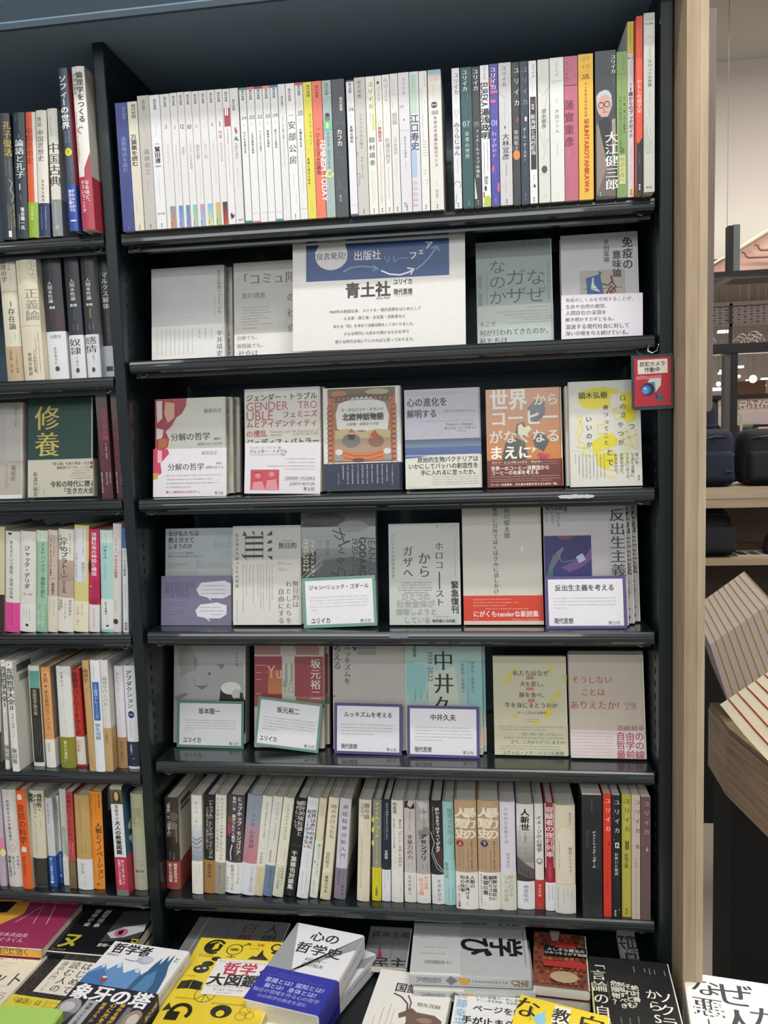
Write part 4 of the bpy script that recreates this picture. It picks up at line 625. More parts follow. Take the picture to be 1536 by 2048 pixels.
LE = '''
-60 -2 190 -40 1150|cfcabc H Y=.035 d=.13|cream hardback with brown foot at the photo's left edge|r 0 .7 1 1 4c3c30
0 40 185 49 1168|d9d8d2 H|white hardback numbered I with bold black title|e .6 .02 .1 .006 222; t .6 .05 .43 333 b1.3 言語哲学大全Ⅰ; m .6 .48 .65 888 2.4; t .6 .77 .92 444 m1 飯田隆; m .6 .965 .97 777 1.6
41 106 202 113 1190|d9d8d2 H|white hardback numbered II with barcode on its side|e .55 .02 .1 .006 222; t .55 .05 .44 333 b1.3 言語哲学大全Ⅱ; t .6 .46 .69 777 m.9 意味と様相(上); r 0 .72 1 .722 c8c8c2; t .5 .78 .93 444 m1 飯田隆; m .5 .965 .97 777 1.6@@r .1 .04 .45 .11 5c5a56; r .15 .14 .45 .2 8c8a86; m .5 .74 .9 666 2; m .7 .74 .95 666 2; m .85 .76 .95 777 2
246 348 233 303 1142|d2d4cc H|white-edged black book with mint square at its top|r .08 .05 .95 .22 5c9c8c; r .08 .22 .95 .96 2a2826; t .5 .23 .49 a8a088 b1.2 言語哲学論文集; m .35 .52 .9 8c8474 1.4; m .55 .52 .9 8c8474 1.4; m .75 .52 .88 8c8474 1.4; S c4c4ba
361 445 248 423 1155|d8985c H|peach orange hardback with taupe side|r .15 .04 .85 .15 f0b070; t .5 .05 .15 6c5c4c b1 言語; e .5 .185 .1 .009 333; t .5 .22 .62 8c6c4c b1.05 多言語的なアメリカ; l b06c3c .7 .2,.68 .8,.66; b dcdad4 .715; t .4 .75 .84 777 m1 西真彦; m .4 .88 .9 999 1.6; S 8c7c70
497 628 238 553 1155|d8d8d4 H|white hardback with olive band|t .4 .05 .2 444 b1 ピダハン; m .45 .22 .42 999 1.4; m .45 .47 .57 888 1.4; m .5 .6 .68 888 1.4; b 84822c .695; t .4 .73 .95 d8d4a0 b1.05 驚きの連続！; m .5 .955 .97 d4d0a0 1.6
634 714 262 692 1145|b43028 H|red book with black title beside a green one|t .4 .03 .68 3c1410 b1.25 言語学バーリ・トゥード; m .65 .4 .6 f0b0a0 1; b e0d8cc .69; t .3 .72 .85 c4504c m1.1 川添愛; m .65 .72 .8 888 1.8; m .4 .94 .96 b44 1.6; r 0 .975 1 1 b02c28
718 768 300 776 1145|6cc480 H Y=.06|green book with black title set back behind its neighbours|t .5 .03 .7 1c3c24 b1.2 言語学バーリ・トゥード; b e4dccc .69; t .5 .72 .85 c4706c m1 川添愛
735 797 187 804 1185|bc9a68 H|tan paperback with dark slanted title|t .4 .07 .2 4c3c2c m1.3 論理学; m .5 .24 .31 6c543c 2; m .5 .86 .97 5c4834 1.6
806 892 187 866 1192|dcdfe2 H|white book with bright blue title panel|m .4 .05 .17 888 2.6; r .15 .19 .85 .535 3c64ac; t .5 .21 .25 a8bce0 m1 新版; t .5 .25 .52 d4e0f4 m1.1 論理トレーニング; t .5 .56 .71 3c6ca8 m1.3 野矢茂樹; m .5 .955 .97 345 1.8
897 967 185 956 1190|d3d1cc H|light grey book with sand-coloured lower half|t .5 .14 .41 888 m1.2 論理サバイバル; m .4 .42 .6 d0a8a4 2.6; b b89868 .605; t .4 .64 .74 5c4c34 m1 三浦俊彦; m .4 .92 .96 5c4c34 1.8; S c8c4bc
1023 1108 235 1071 1158|d4d0da H|pale lilac hardback with brown band|t .4 .06 .27 777 m1 老いについて; m .45 .28 .38 999 2; m .45 .43 .56 999 1.4; m .45 .58 .64 888 1.4; b a4825c .695; t .5 .73 .94 4c3824 m1.1 受容と抵抗と; m .5 .96 .97 654 1.6
1109 1212 233 1162 1165|dadae0 H|white hardback with navy disc and navy band next to the post|t .45 .04 .41 333 b1.25 アブダクション; e .5 .47 .28 .035 26306c; T .3 .7 .47 c8ccdc b 新装版; m .4 .52 .7 777 2; b 2a2c44 .735; t .35 .76 .86 b8bcc8 b1 米盛裕二; e .5 .9 .04 .005 eee; m .5 .95 .96 a8acb8 1.8; r 0 .975 1 1 d8d4cc
'''
LF = '''
-60 2 130 0 1005|b8a8b8 H|lilac and pink hardback cut by the photo's left edge|r .2 .5 1 .62 d8849c; e .8 .65 .4 .04 dce08c; m .8 .7 .8 99a 2
5 130 132 76 1008|d0ccc8 H|grey-white hardback with long bold title and pink scribble|m .45 .02 .07 d0808c 3; t .42 .1 .53 444 b.85 社会的なものを組み直す; c .5 .56 .35 d8949c .8; c .5 .6 .25 d8949c .8; t .8 .68 .82 555 b1 アクター; t .5 .68 .88 444 b1 ネットワーク; t .2 .68 .9 444 b1 理論とは何か; m .5 .95 .96 888 1.6
131 224 143 198 1028|d95f28 H|vivid orange hardback with two white rounded tags|e .4 .06 .25 .028 e8e0d8; r .16 .06 .64 .09 e8e0d8; t .45 .13 .54 5c2410 n1 会話の科学; e .45 .59 .25 .025 e8e0d8; r .2 .59 .7 .62 e8e0d8; R .4 .66 .86 8c3818 n1 Nick Enfield; m .15 .13 .4 8c3818 1; m .5 .91 .93 6c2c14 1.8; S c0bcac
256 385 138 301 1012|cfc8b2 H|beige hardback with heavy black title and charcoal band|t .72 .03 .22 2c2824 B1.1 偶然性・; t .4 .04 .29 2c2824 B1.1 アイロニー・; t .12 .03 .13 2c2824 B1.1 連帯; m .75 .3 .38 8c8cac 2.6; m .4 .32 .4 8c8cac 2.6; m .4 .43 .68 8c8474 2; b 33322f .7; m .45 .72 .9 54524c 2; S c4bda8
399 468 208 451 1005|c6c8cc H|light grey book with cobalt band|t .4 .05 .29 555 b1 シモーヌ・ヴェイユ; m .4 .33 .45 888 1.6; m .7 .33 .5 888 1.4; b 26509c .655; t .4 .67 .93 dce4f4 b1 新しい思想の道標; e .4 .95 .25 .014 e4e8f4; S b8bcc0
488 526 187 536 970|d4d6da H|slim pale grey book with blue band|t .5 .06 .3 666 m1 新題雑誌の歴史; m .6 .33 .43 888 1.6; b 2a54a0 .64; t .5 .67 .88 dce4f4 b1 知の革新者たち; e .5 .92 .3 .02 e4e8f4
528 590 128 581 998|c9cdc2 H|grey-green book with pale figure drawing|m .5 .03 .3 aab0a4 1.6; e .4 .43 .35 .05 a4aca0; p a8b0a4 .1,.46 .7,.46 .9,.7 .2,.66; b dcdcd6 .71; m .4 .74 .9 999 2.4
591 654 150 634 1025|b44448 S|rose red paperback with olive brown band|t .4 .03 .51 6c2024 b1.15 未来のソフィーたちへ; m .7 .52 .68 f0c8c8 2.6; m .3 .52 .6 f0c8c8 2; b 6c5c40 .71; m .4 .73 .9 ccc0a0 2; m .7 .73 .87 ccc0a0 2
660 796 180 706 1038|bc9c64 H|honey tan hardback with white band|t .4 .06 .48 8c7448 m1 われわれ自身のなかのヒトラー; m .4 .51 .63 6c5838 2.6; m .65 .51 .62 6c5838 2; b d8d8dc .675; t .4 .71 .83 888 m1 新装版; t .5 .84 .96 a0a098 m.9 みすず書房
797 912 148 836 1032|e08c34 H|bright orange hardback with large dark title|t .2 .02 .3 b0641c b1 マット・リドレー; R .8 .02 .17 5c3814 b1 MATT RIDLEY; m .55 .02 .3 5c3814 1.6; t .68 .31 .9 5c3814 b1.1 人類とイノベーション; m .25 .45 .9 b8742c 2.2; p 5c3814 .35,.955 .5,.935 .65,.955; m .5 .975 .98 5c3814 1.4; S 17181a@@r .2 .02 .7 .26 98a0a4; r .3 .06 .5 .14 444c50; m .5 .34 .7 5c4c40 2; m .75 .4 .65 4c5c54 2; l 888 1 .2,.92 .6,.88
990 1098 102 1066 1088|d9dade S d=.145|white art book with a painted portrait head and crimson band|r .0 .0 1 .16 5c5446; r 0 .0 1 .03 a89c84; p 2c2420 .2,.16 .2,.07 .5,.03 .8,.07 .85,.16; e .5 .09 .18 .042 c8a06c; r .0 .14 1 .16 4c4030; t .45 .165 .31 555 m1 齋藤孝の; t .45 .31 .62 333 B1.25 大人の教養図鑑; b b4304c .645; t .65 .665 .92 f4e0e4 b1 読んで見て学べる！; t .35 .665 .9 f4e0e4 b1 知識がつながる図鑑; r 0 .945 1 1 6c746c; S 2c5878@@r .0 .0 1 .1 2c3c4c; p 1c3c5c 0,.1 1,.05 1,.25 .3,.3; e .5 .4 .4 .08 c8c4c0; p d4d4d0 .1,.5 .9,.45 .9,.62 .2,.6; r 0 .66 1 .98 b44058
1170 1284 170 1219 1040|b9bc98 H|pale green hardback with rust lettering beside the post|t .65 .14 .34 b0664c m1 応答、し; t .25 .14 .36 b0664c m1 つづけよ。; b b8b8a4 .5; T .1 .9 .7 777 m1 ティム・; T .1 .9 .735 777 m1 インゴルド; m .5 .76 .78 777 2.2; T .15 .85 .8 555 b 亀井友; m .5 .83 .85 777 1.6; r .2 .87 .8 .872 999
'''
make_glyphs(R1A+R1B+R1C+R1D+R6A+R6B+R6C+LA+LB+LC+LD+LE+LF)
# ---------------------------------------------------------------- the shop beyond the oak panel
import bmesh
def rbox(name, a, b, r, m, parent=None, taper=(1, 1), seg=3):
    bm = bmesh.new(); bmesh.ops.create_cube(bm, size=1)
    for v in bm.verts:
        t = v.co.z+.5
        v.co.x *= 1+(taper[0]-1)*t; v.co.y *= 1+(taper[1]-1)*t
        v.co = Vector(((a[0]+b[0])/2+v.co.x*(b[0]-a[0]), (a[1]+b[1])/2+v.co.y*(b[1]-a[1]), (a[2]+b[2])/2+v.co.z*(b[2]-a[2])))
    bmesh.ops.bevel(bm, geom=bm.edges[:]+bm.verts[:], offset=r, segments=seg, profile=.6, affect='EDGES')
    me = bpy.data.meshes.new(name); bm.to_mesh(me); bm.free(); me.materials.append(m)
    me.polygons.foreach_set('use_smooth', [True]*len(me.polygons))
    o = bpy.data.objects.new(name, me); COL.objects.link(o)
    if parent: o.parent = parent
    return o
def bar(mb, p0, p1, w, h, m):
    """box beam along X between two points"""
    return mb.box((p0[0], p0[1]-w/2, p0[2]-h/2), (p1[0], p1[1]+w/2, p0[2]+h/2), m)
def V(p): return tuple(float(q) for q in p)
# oak shelf unit with bags
ws = thing('shelf_unit', 'oak shelf unit carrying bags behind the end panel', 'shelf')
Y0 = 1.6; WX0, WX1 = 1.12, 2.9
zt = atY(1450, 975, Y0)[2]; zb_ = atY(1450, 1016, Y0)[2]; z2 = atY(1450, 1118, Y0)[2]; z2b = atY(1450, 1131, Y0)[2]; zm = atY(1450, 998, Y0)[2]
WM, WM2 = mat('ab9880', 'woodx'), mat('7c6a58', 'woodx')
MB().box((WX0, Y0, zm+.001), (WX1, Y0+.42, zt), WM).build('shelf_board', ws)
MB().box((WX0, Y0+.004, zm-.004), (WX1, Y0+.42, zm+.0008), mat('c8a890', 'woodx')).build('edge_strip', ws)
MB().box((WX0, Y0, zb_), (WX1, Y0+.42, zm-.0042), mat('a08c74', 'woodx')).build('shelf_board', ws)
MB().box((WX0, Y0, z2b), (WX1, Y0+.42, z2), mat('a08c74', 'woodx')).build('shelf_board', ws)
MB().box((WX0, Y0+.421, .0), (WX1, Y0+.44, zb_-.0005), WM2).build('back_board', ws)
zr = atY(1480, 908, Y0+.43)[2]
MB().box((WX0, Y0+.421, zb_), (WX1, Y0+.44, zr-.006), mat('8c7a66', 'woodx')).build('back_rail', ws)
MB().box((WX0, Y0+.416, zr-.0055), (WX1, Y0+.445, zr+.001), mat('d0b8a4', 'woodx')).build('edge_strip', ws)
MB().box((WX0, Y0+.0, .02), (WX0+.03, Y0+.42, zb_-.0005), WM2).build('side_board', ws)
MB().box((WX0+.031, Y0+.02, .0), (WX1, Y0+.06, .80), mat('0d0d0e', 'matte')).build('kick_panel', ws)
def bag(lab, x0, x1, yb, yt, Y, hexc, depth, tap=(.94, .8), r=.035, extras=True, zbase=None):
    z0 = zbase; X0 = atY(x0, (yb+yt)/2, Y)[0]; X1 = atY(x1, (yb+yt)/2, Y)[0]; z1 = atY((x0+x1)/2, yt, Y)[2]
    t = thing('backpack', lab, 'bag', Matrix.Translation(((X0+X1)/2, Y, z0))); w = X1-X0; h = z1-z0; m = mat(hexc, 'cloth')
    rbox('body', (-w/2, .0, .001), (w/2, depth, h), r, m, t, tap)
    rbox('front_pocket', (-w/2+.012, -.022, .02), (w/2-.012, .04, h*.62), .018, m, t, (.97, .6))
    MB().tube([(-w/2+.03, -.004+.02, h*.84), (0, -.012+.02, h*.88), (w/2-.03, -.004+.02, h*.84), (w/2-.02, .05, h*.7)], .0025, mat('0c0e12', 'plastic'), 6).build('zipper', t, True)
    MB().tube([(-.04, depth*.6, h-.004), (-.03, depth*.6, h+.012), (.03, depth*.6, h+.012), (.04, depth*.6, h-.004)], .006, m, 6).build('handle', t, True)
    MB().tube([(w/2-.01, depth*.8, h*.25), (w/2+.02, depth*.7, h*.2), (w/2+.022, depth*.6, h*.08), (w/2-.005, depth*.6, .012)], .007, m, 6).build('strap', t, True)
    return t, w, h
zt_ = zt+.0005
t, w, h = bag('tall navy backpack standing on the oak shelf beside the end panel', 1392, 1475, 975, 859, Y0+.02, '121829', .15, zbase=zt_)
MB().box((w/2-.045, -.0235, .055), (w/2-.02, -.021, .062), mat('5c6068', 'metal')).build('badge', t)
bag('black backpack with side strap, right of the navy one', 1490, 1600, 975, 857, Y0+.02, '0d1013', .17, (.96, .8), .045, zbase=zt_)
bag('small dark navy backpack half hidden high behind the end panel', 1380, 1440, 975, 801, Y0+.2, '0f1422', .12, zbase=zt_)
bag('dark navy backpack slumped on the lower oak shelf', 1375, 1480, 1118, 1016, Y0+.03, '0c0f17', .2, (.75, .6), .05, zbase=z2+.0005)
P = atY(1475, 1116, Y0+.05); o = MB().box((0, 0, 0), (.16, .11, .004), mat('c8bcb0')).box((.01, .01, .0042), (.04, .09, .0046), mat('4c4c4c')).box((.055, .01, .0042), (.085, .09, .0046), mat('6c645c')).box((.1, .01, .0042), (.13, .09, .0046), mat('5c5854')).build('leaflet', M=Matrix.Translation((P[0], P[1], z2+.0006)))
tag(o, 'flat printed leaflet on the lower oak shelf beside the slumped backpack', 'leaflet')
P = atY(1560, 1118, Y0+.08); pc = thing('pouch', 'black woven pouch at the right end of the lower oak shelf', 'bag', Matrix.Translation((P[0], P[1], z2+.0006)))
rbox('body', (-.055, -.03, 0), (.055, .05, .085), .028, mat('17191d', 'cloth'), pc, (.8, .7)); MB().tube([(-.02, .01, .08), (-.01, .01, .1), (.015, .01, .1), (.02, .01, .08)], .003, mat('0c0e12', 'plastic')).build('loop', pc, True)

# table with chevron veneer and stacked magazines
zc = .62; Cc = atZ(1452, 1590, zc); Lc = atZ(1416, 1530, zc); Rc = atZ(1536, 1675, zc); Re = Cc+(Rc-Cc)*3.2
ztop = .62+.155
def veneer(hexc, ang):
    m = bpy.data.materials.new('veneer'); m.use_nodes = True; nt = m.node_tree; b = nt.nodes['Principled BSDF']; c_ = lin(hexc)
    tc = nt.nodes.new('ShaderNodeTexCoord'); mp = nt.nodes.new('ShaderNodeMapping'); wv = nt.nodes.new('ShaderNodeTexNoise')
    mp.inputs['Rotation'].default_value = (ang, 0, 0); mp.inputs['Scale'].default_value = (3, 3, 90)
    nt.links.new(tc.outputs['Object'], mp.inputs[0]); nt.links.new(mp.outputs[0], wv.inputs['Vector']); wv.inputs['Scale'].default_value = 1.5; wv.inputs['Detail'].default_value = 5
    rp = nt.nodes.new('ShaderNodeValToRGB'); rp.color_ramp.elements[0].position = .35; rp.color_ramp.elements[1].position = .65
    rp.color_ramp.elements[0].color = tuple(q*.72 for q in c_)+(1,); rp.color_ramp.elements[1].color = tuple(min(1, q*1.2) for q in c_)+(1,)
    nt.links.new(wv.outputs['Fac'], rp.inputs[0]); nt.links.new(rp.outputs[0], b.inputs['Base Color']); b.inputs['Roughness'].default_value = .5
    return m
tb = thing('display_table', 'low table edge in chevron oak veneer carrying magazine stacks', 'table')
def panel(p, q, m, nm):
    d = np.array((.02, .0, 0)); vs = [V((*p[:2], zc)), V((*q[:2], zc)), V((*q[:2], ztop)), V((*p[:2], ztop))]; v2 = [(x+.02, y, z) for x, y, z in vs]
    MB().add(vs+v2, [(0, 1, 2, 3), (7, 6, 5, 4), (0, 4, 5, 1), (1, 5, 6, 2), (2, 6, 7, 3), (3, 7, 4, 0)], m).build(nm, tb)
panel(Lc, Cc, veneer('b09880', -.85), 'veneer_panel'); panel(Cc, Re, veneer('a88e78', .75), 'veneer_panel')
MB().prism([V(Lc[:2]+(.003, 0)), V(Cc[:2]+(.003, 0)), V(Re[:2]+(.003, 0)), (Re[0]+.9, Re[1]), (Lc[0]+.9, Lc[1])], 2, ztop+.0005, ztop+.012, mat('947e68', 'woodx')).build('table_top', tb)
MB().prism([V(Lc[:2]+(.012, -.01)), V(Cc[:2]+(.012, 0)), V(Re[:2]+(.012, 0)), (Re[0]+.8, Re[1]), (Lc[0]+.8, Lc[1])], 2, 0, zc-.0005, mat('0a0c0e', 'matte')).build('plinth', tb)
def slabs(n, A0, A1, B0, B1, C0, C1, pages, cover, lab, group, gap=.16):
    for k in range(n):
        f = lambda P0, P1, t: P0+(P1-P0)*t/(n-1)
        t = thing('magazine', lab[min(k, len(lab)-1)], 'magazine', None, group)
        a, b, c_ = [f(*q, k) for q in ((A0, A1), (B0, B1), (C0, C1))]; a2, b2, c2 = [f(*q, k+1-gap) for q in ((A0, A1), (B0, B1), (C0, C1))]
        def solid(nm, a, b, c_, a2, b2, c2, m):
            d, d2 = a+(c_-b)*.9, a2+(c2-b2)*.9
            vs = [V(q) for q in (a, b, c_, d, a2, b2, c2, d2)]
            MB().add(vs, [(0, 1, 2, 3), (7, 6, 5, 4), (0, 4, 5, 1), (1, 5, 6, 2), (2, 6, 7, 3), (3, 7, 4, 0)], m).build(nm, t)
        solid('page_block', a, b, c_, a2, b2, c2, mat(pages, 'page'))
        a3, b3, c3 = [f(*q, k+1-gap+.01) for q in ((A0, A1), (B0, B1), (C0, C1))]; a4, b4, c4 = [f(*q, k+1-.03) for q in ((A0, A1), (B0, B1), (C0, C1))]
        o_ = np.array((0, -.002, .001)); solid('cover', a3+o_, b3+o_, c3+o_, a4+o_, b4+o_, c4+o_, mat(cover, 'gloss'))
ordn = ('nearest', 'second', 'third', 'fourth', 'fifth', 'sixth', 'seventh', 'eighth', 'ninth', 'tenth')
slabs(10, atY(1386, 1216, .86), atY(1478, 1150, .86), atY(1420, 1290, .62), atY(1532, 1212, .62), atY(1466, 1430, .60), atY(1586, 1342, .60), 'b8a8a4', 'b4a444',
      ['greyish-pink magazine in the slanting stack on the table, %s from the oak panel' % q for q in ordn], 'magazines slanting on the low table')
slabs(6, atY(1440, 1409, .50), atY(1530, 1348, .50), atY(1489, 1470, .36), atY(1590, 1402, .36), atY(1560, 1548, .26), atY(1668, 1486, .26), 'd8ceb4', '9c3c34',
      ['cream-paged red-covered book on the low table, %s from the oak panel' % q for q in ordn], 'red-covered books on the low table')
P = atY(1408, 1186, 1.02); Q = atY(1448, 1168, 1.02)
r = thing('comic', 'bright comic with pink and blue cover lying behind the slanting magazines', 'book', frame((P[0]-.04, 1.02, P[2]-.045), (1, 0, 0), (0, .2, -.98), (0, .98, .2)))
face_book(r, .115, .05, .03, 'd8d4dc', 'p 3c8cc0 .3,.05 .5,.1 .4,.6 .3,.5; p d86c8c .6,.3 .8,.4 .75,.9 .55,.8; p e0d070 .7,.05 .9,.1 .85,.3; l 7c5ca0 1 .35,.7 .7,.2; r 0 .92 1 1 c8a0b0', sidecmds='r 0 .2 1 .4 d08ca8; r 0 .6 1 .8 9c9cc0', spine='B')

# steel display frame, mesh panel, lamps
DK = mat('1c1a1a', 'steel'); MV = mat('8f7f7b', 'matte')
fr = thing('steel_frame', 'dark steel ceiling-hung frame over the oak shelf unit', 'frame'); YF = 2.3
def bz(y, Y=YF): return atY(1480, y, Y)[2]
mb = MB(); z = bz(548); mb.box((WX0, YF-.02, z-.011), (3.6, YF+.02, z+.011), DK); mb.build('top_bar', fr)
z = bz(563, YF+.5); MB().box((WX0, YF+.48, z-.011), (3.6, YF+.52, z+.011), DK).build('top_bar', fr)
Xc = atY(1466, 500, YF)[0]; zc2 = bz(548); MB().box((Xc-.026, YF-.02, zc2+.0115), (Xc-.004, YF+.02, bz(452)), DK).box((Xc-.003, YF-.015, zc2+.0115), (Xc+.024, YF+.03, bz(450)), mat('5c6460', 'steel')).build('hanger_post', fr)
MB().box((Xc-.02, YF+.021, zc2-.008), (Xc+.02, YF+.479, zc2+.006), mat('6c6460', 'steel')).build('cross_bar', fr)
z = bz(697); MB().box((WX0, YF-.03, z-.02), (3.6, YF+.03, z+.02), DK).build('beam', fr)
z = bz(705.5, YF+.05); MB().box((WX0, YF+.035, z-.004), (Xc-.03, YF+.07, z+.003), emis('fff4ec', 1.6)).box((Xc+.012, YF+.035, z-.004), (3.6, YF+.07, z+.003), emis('fff4ec', 1.6)).build('light_strip', fr)
Xd = atY(1461, 650, YF)[0]; MB().box((Xd-.006, YF-.006, bz(690)), (Xd+.006, YF+.006, bz(606)), DK).build('thin_post', fr)
Xe = atY(1457, 800, YF)[0]; MB().box((Xe-.022, YF-.02, .9), (Xe+.004, YF+.03, bz(704)), mat('4a4543', 'steel')).box((Xe+.0045, YF-.025, .9), (Xe+.03, YF+.03, bz(704)), DK).build('post', fr)
for y, hh in ((607, .008), (650, .006)):
    z = bz(y); MB().box((WX0, YF-.006, z-hh), (3.6, YF+.006, z+hh), mat('5c504e', 'steel')).build('mesh_rail', fr)
mb = MB(); za, zb2 = bz(650)+.006, bz(607)-.008; nx = 0; x = WX0; cw, rows_ = .052, 7; dz_ = (zb2-za)/rows_; mm = mat('6a5e5b', 'steel')
while x < 2.6:
    for j in range(rows_):
        xo = x+(cw/2 if j % 2 else 0); zz = za+j*dz_
        for (xa, zA, xb, zB) in ((xo, zz+dz_/2, xo+cw/2, zz+dz_), (xo, zz+dz_/2, xo+cw/2, zz), (xo+cw/2, zz+dz_, xo+cw, zz+dz_/2), (xo+cw/2, zz, xo+cw, zz+dz_/2)):
            mb.add([(xa, YF, zA-.0022), (xb, YF, zB-.0022), (xb, YF, zB+.0022), (xa, YF, zA+.0022), (xa, YF+.003, zA-.0022), (xb, YF+.003, zB-.0022), (xb, YF+.003, zB+.0022), (xa, YF+.003, zA+.0022)], [(0, 1, 2, 3), (7, 6, 5, 4), (3, 2, 6, 7), (0, 4, 5, 1)], mm)
    x += cw
tag(mb.build('expanded_mesh', fr), kind='stuff')
# tinsel on the beam
for k, (x, y, s) in enumerate(((1418, 672, 1), (1424, 685, .8), (1487, 673, 1), (1512, 668, 1.2), (1520, 676, 1))):
    P = atY(x, 695, YF); mb = MB()
    for j in range(3): mb.tube([V(P+np.array((s*(-.03+.025*math.cos(a_)+.012*j), 0.002*j, s*(.035*math.sin(a_)+.012*j)))) for a_ in np.linspace(.0, 2.6, 8)], .0012, mat('d8ccc4', 'metal'), 4)
    o = mb.build('tinsel', smooth=True); tag(o, ('lowest-hanging curly tinsel wire beside the end panel', 'small second tinsel wire near the end panel', 'curly tinsel wire right of the thin post', 'largest curly tinsel wire near the right edge', 'curly tinsel wire at the very right edge')[k], 'tinsel', 'tinsel wires on the beam')
# soffit, cove, moulding : parts of the building
zs0, zs1 = atY(1480, 607, 4.0)[2], atY(1480, 567, 4.0)[2]
struct('soffit', MB().box((1.3, 4.0, 2.55), (9, 4.6, 3.749), mat('b5aaa2', 'ceil')))
def quadbox(pts, thick, m, nm):
    vs = [V(p) for p in pts]+[V(p+np.array((0, thick, 0))) for p in pts]; n = len(pts)
    o = MB().add(vs, [tuple(range(n)), tuple(reversed(range(n, 2*n)))]+[(i, i+n, (i+1) % n+n, (i+1) % n) for i in range(n)], m).build(nm); o['kind'] = 'structure'; return o
quadbox([atY(1400, 548, 3.4), atY(1640, 400, 3.4), atY(1640, 548, 3.4)], .06, mat('c09c8c', 'matte'), 'trim_1')
quadbox([atY(1400, 546, 3.36), atY(1640, 396, 3.36), atY(1640, 391, 3.36), atY(1400, 541, 3.36)], .03, mat('d8c8b4', 'matte'), 'trim_2')
for i, (x, y) in enumerate(((1484, 504), (1510, 489))):
    pts = [atY(x+a_, y+b_, 3.35) for a_, b_ in ((0, 0), (6, 2), (8, 8), (12, 11), (120, 7))]
    o = MB().tube([V(p) for p in pts], .008, mat('8c6c60', 'matte'), 5).build('trim_%d' % (3+i)); o['kind'] = 'structure'
area('cove_light', (2.6, 3.62, 2.62), (2.4, .08), 5, (.85, 1, .88), (2.6, 4.0, 3.0))
# far shop: ceiling lights, lamps, dark gondola top, printed back wall, goods
for k, (x0, x1, y, Y, lab) in enumerate(((1438, 1457, 662, 6, 'slim bright ceiling tube seen above the beam'), (1473, 1486, 733, 7, 'slim ceiling tube right of the dark column'), (1441, 1453, 741, 8, 'short ceiling tube left of the column, upper of two'), (1438, 1449, 746, 8, 'short ceiling tube left of the column, lower of two'),
        (1490, 1520, 768, 10, 'bright slanted light line above the printed wall'), (1524, 1536, 757, 10, 'bright light line at the right edge, far back'), (1424, 1452, 779, 6, 'long bright light line left of the column'))):
    a_, b_ = atY(x0, y, Y), atY(x1, y-(3 if k in (4, 6) else 0), Y); hh = .012
    o = MB().box((a_[0], Y, min(a_[2], b_[2])-hh), (b_[0]+.01, Y+.05, max(a_[2], b_[2])+hh*.6), emis('fff2ea', 2)).build('ceiling_tube'); tag(o, lab, 'light')
def ball(x, y, Y, r, lab, st=8):
    c0 = atY(x, y, Y); vs, fs = [], []; n, m_ = 10, 6
    for i in range(m_+1):
        for j in range(n): th = math.pi*i/m_; vs.append((c0[0]+r*math.sin(th)*math.cos(j*2*math.pi/n), c0[1]+r*math.sin(th)*math.sin(j*2*math.pi/n), c0[2]+r*math.cos(th)))
    for i in range(m_):
        for j in range(n): fs.append((i*n+j, i*n+(j+1) % n, (i+1)*n+(j+1) % n, (i+1)*n+j))
    t = thing('lamp', lab, 'lamp', Matrix.Translation(V(c0))); vs = [(x_-c0[0], y_-c0[1], z_-c0[2]) for x_, y_, z_ in vs]
    MB().add(vs, fs, emis('fff4e8', st*.35)).build('globe', t, True); MB().tube([(0, 0, r), (0, 0, 3.75-c0[2])], .0015, mat('4c4644', 'plastic'), 4).build('cord', t)
ball(1452, 716, 3.2, .022, 'round white lamp left of the dark column'); ball(1506, 758, 6, .035, 'largest round ceiling lamp above the printed wall')
ball(1437, 768, 6, .022, 'small round lamp left of the column above the light line')
for k, (x, y) in enumerate(((1478, 753), (1494, 762), (1496, 776), (1529, 771), (1514, 775))): ball(x, y, 9, .02, ('small far ceiling spot nearest the column', 'small far ceiling spot over the light line', 'small far ceiling spot under the light line', 'small far ceiling spot at the right edge', 'small far ceiling spot under the big lamp')[k], 6)
YB = 4.5; z0 = atY(1480, 797, YB)[2]; z1 = atY(1480, 789, YB)[2]; zl = .0
gd = thing('gondola', 'far display wall with dark top rail and printed cream back panel', 'shelf')
xg = atY(1405, 800, YB)[0]
MB().box((xg, YB, z0), (xg+3, YB+.3, z1), mat('1a1818', 'matte')).build('top_rail', gd)
MB().box((xg, YB+.02, z0-.9), (atY(1437, 820, YB)[0], YB+.1, z0-.001), mat('1c1a1c', 'matte')).build('side_panel', gd)
xp = atY(1438, 820, YB)[0]; H_ = z0-atY(1480, 905, YB)[2]; mb = MB(); mb.box((xp, YB+.02, z0-H_), (xg+3, YB+.1, z0-.001), mat('b8a498', 'matte'))
p = Pr(1.2, H_)
for q in 'T .0 .03 .09 4c3c38 b1 ス; T .09 .6 .085 4c3c38 b1.2 ツールでノートタイムを楽しもう; h .08 .6 .16 5c4c48 26; h .08 .6 .2 8c6c68 12; r .0 .27 .6 .45 b0a0a0; c .1 .37 .03 8ca07c 14; c .37 .36 .03 8c98b0 14; r 0 .5 .08 .62 6c6860; r .14 .48 .26 .74 6c8050; r .28 .5 .42 .74 5c6868; r .34 .6 .4 .74 1c1c20; r .44 .55 .7 .8 c8b8b8; r .5 .48 .7 .56 d09c3c; p b0a498 0,.74 .06,.6 .06,.85 0,.85; e .52 .68 .02 .07 c8606c; r .12 .8 .44 .82 5c5450'.split('; '): p.cmd(q)
p.emit(mb, lambda x, y, e: (xp+x, YB+.02-e*6, z0-y), 'matte'); mb.build('printed_panel', gd)
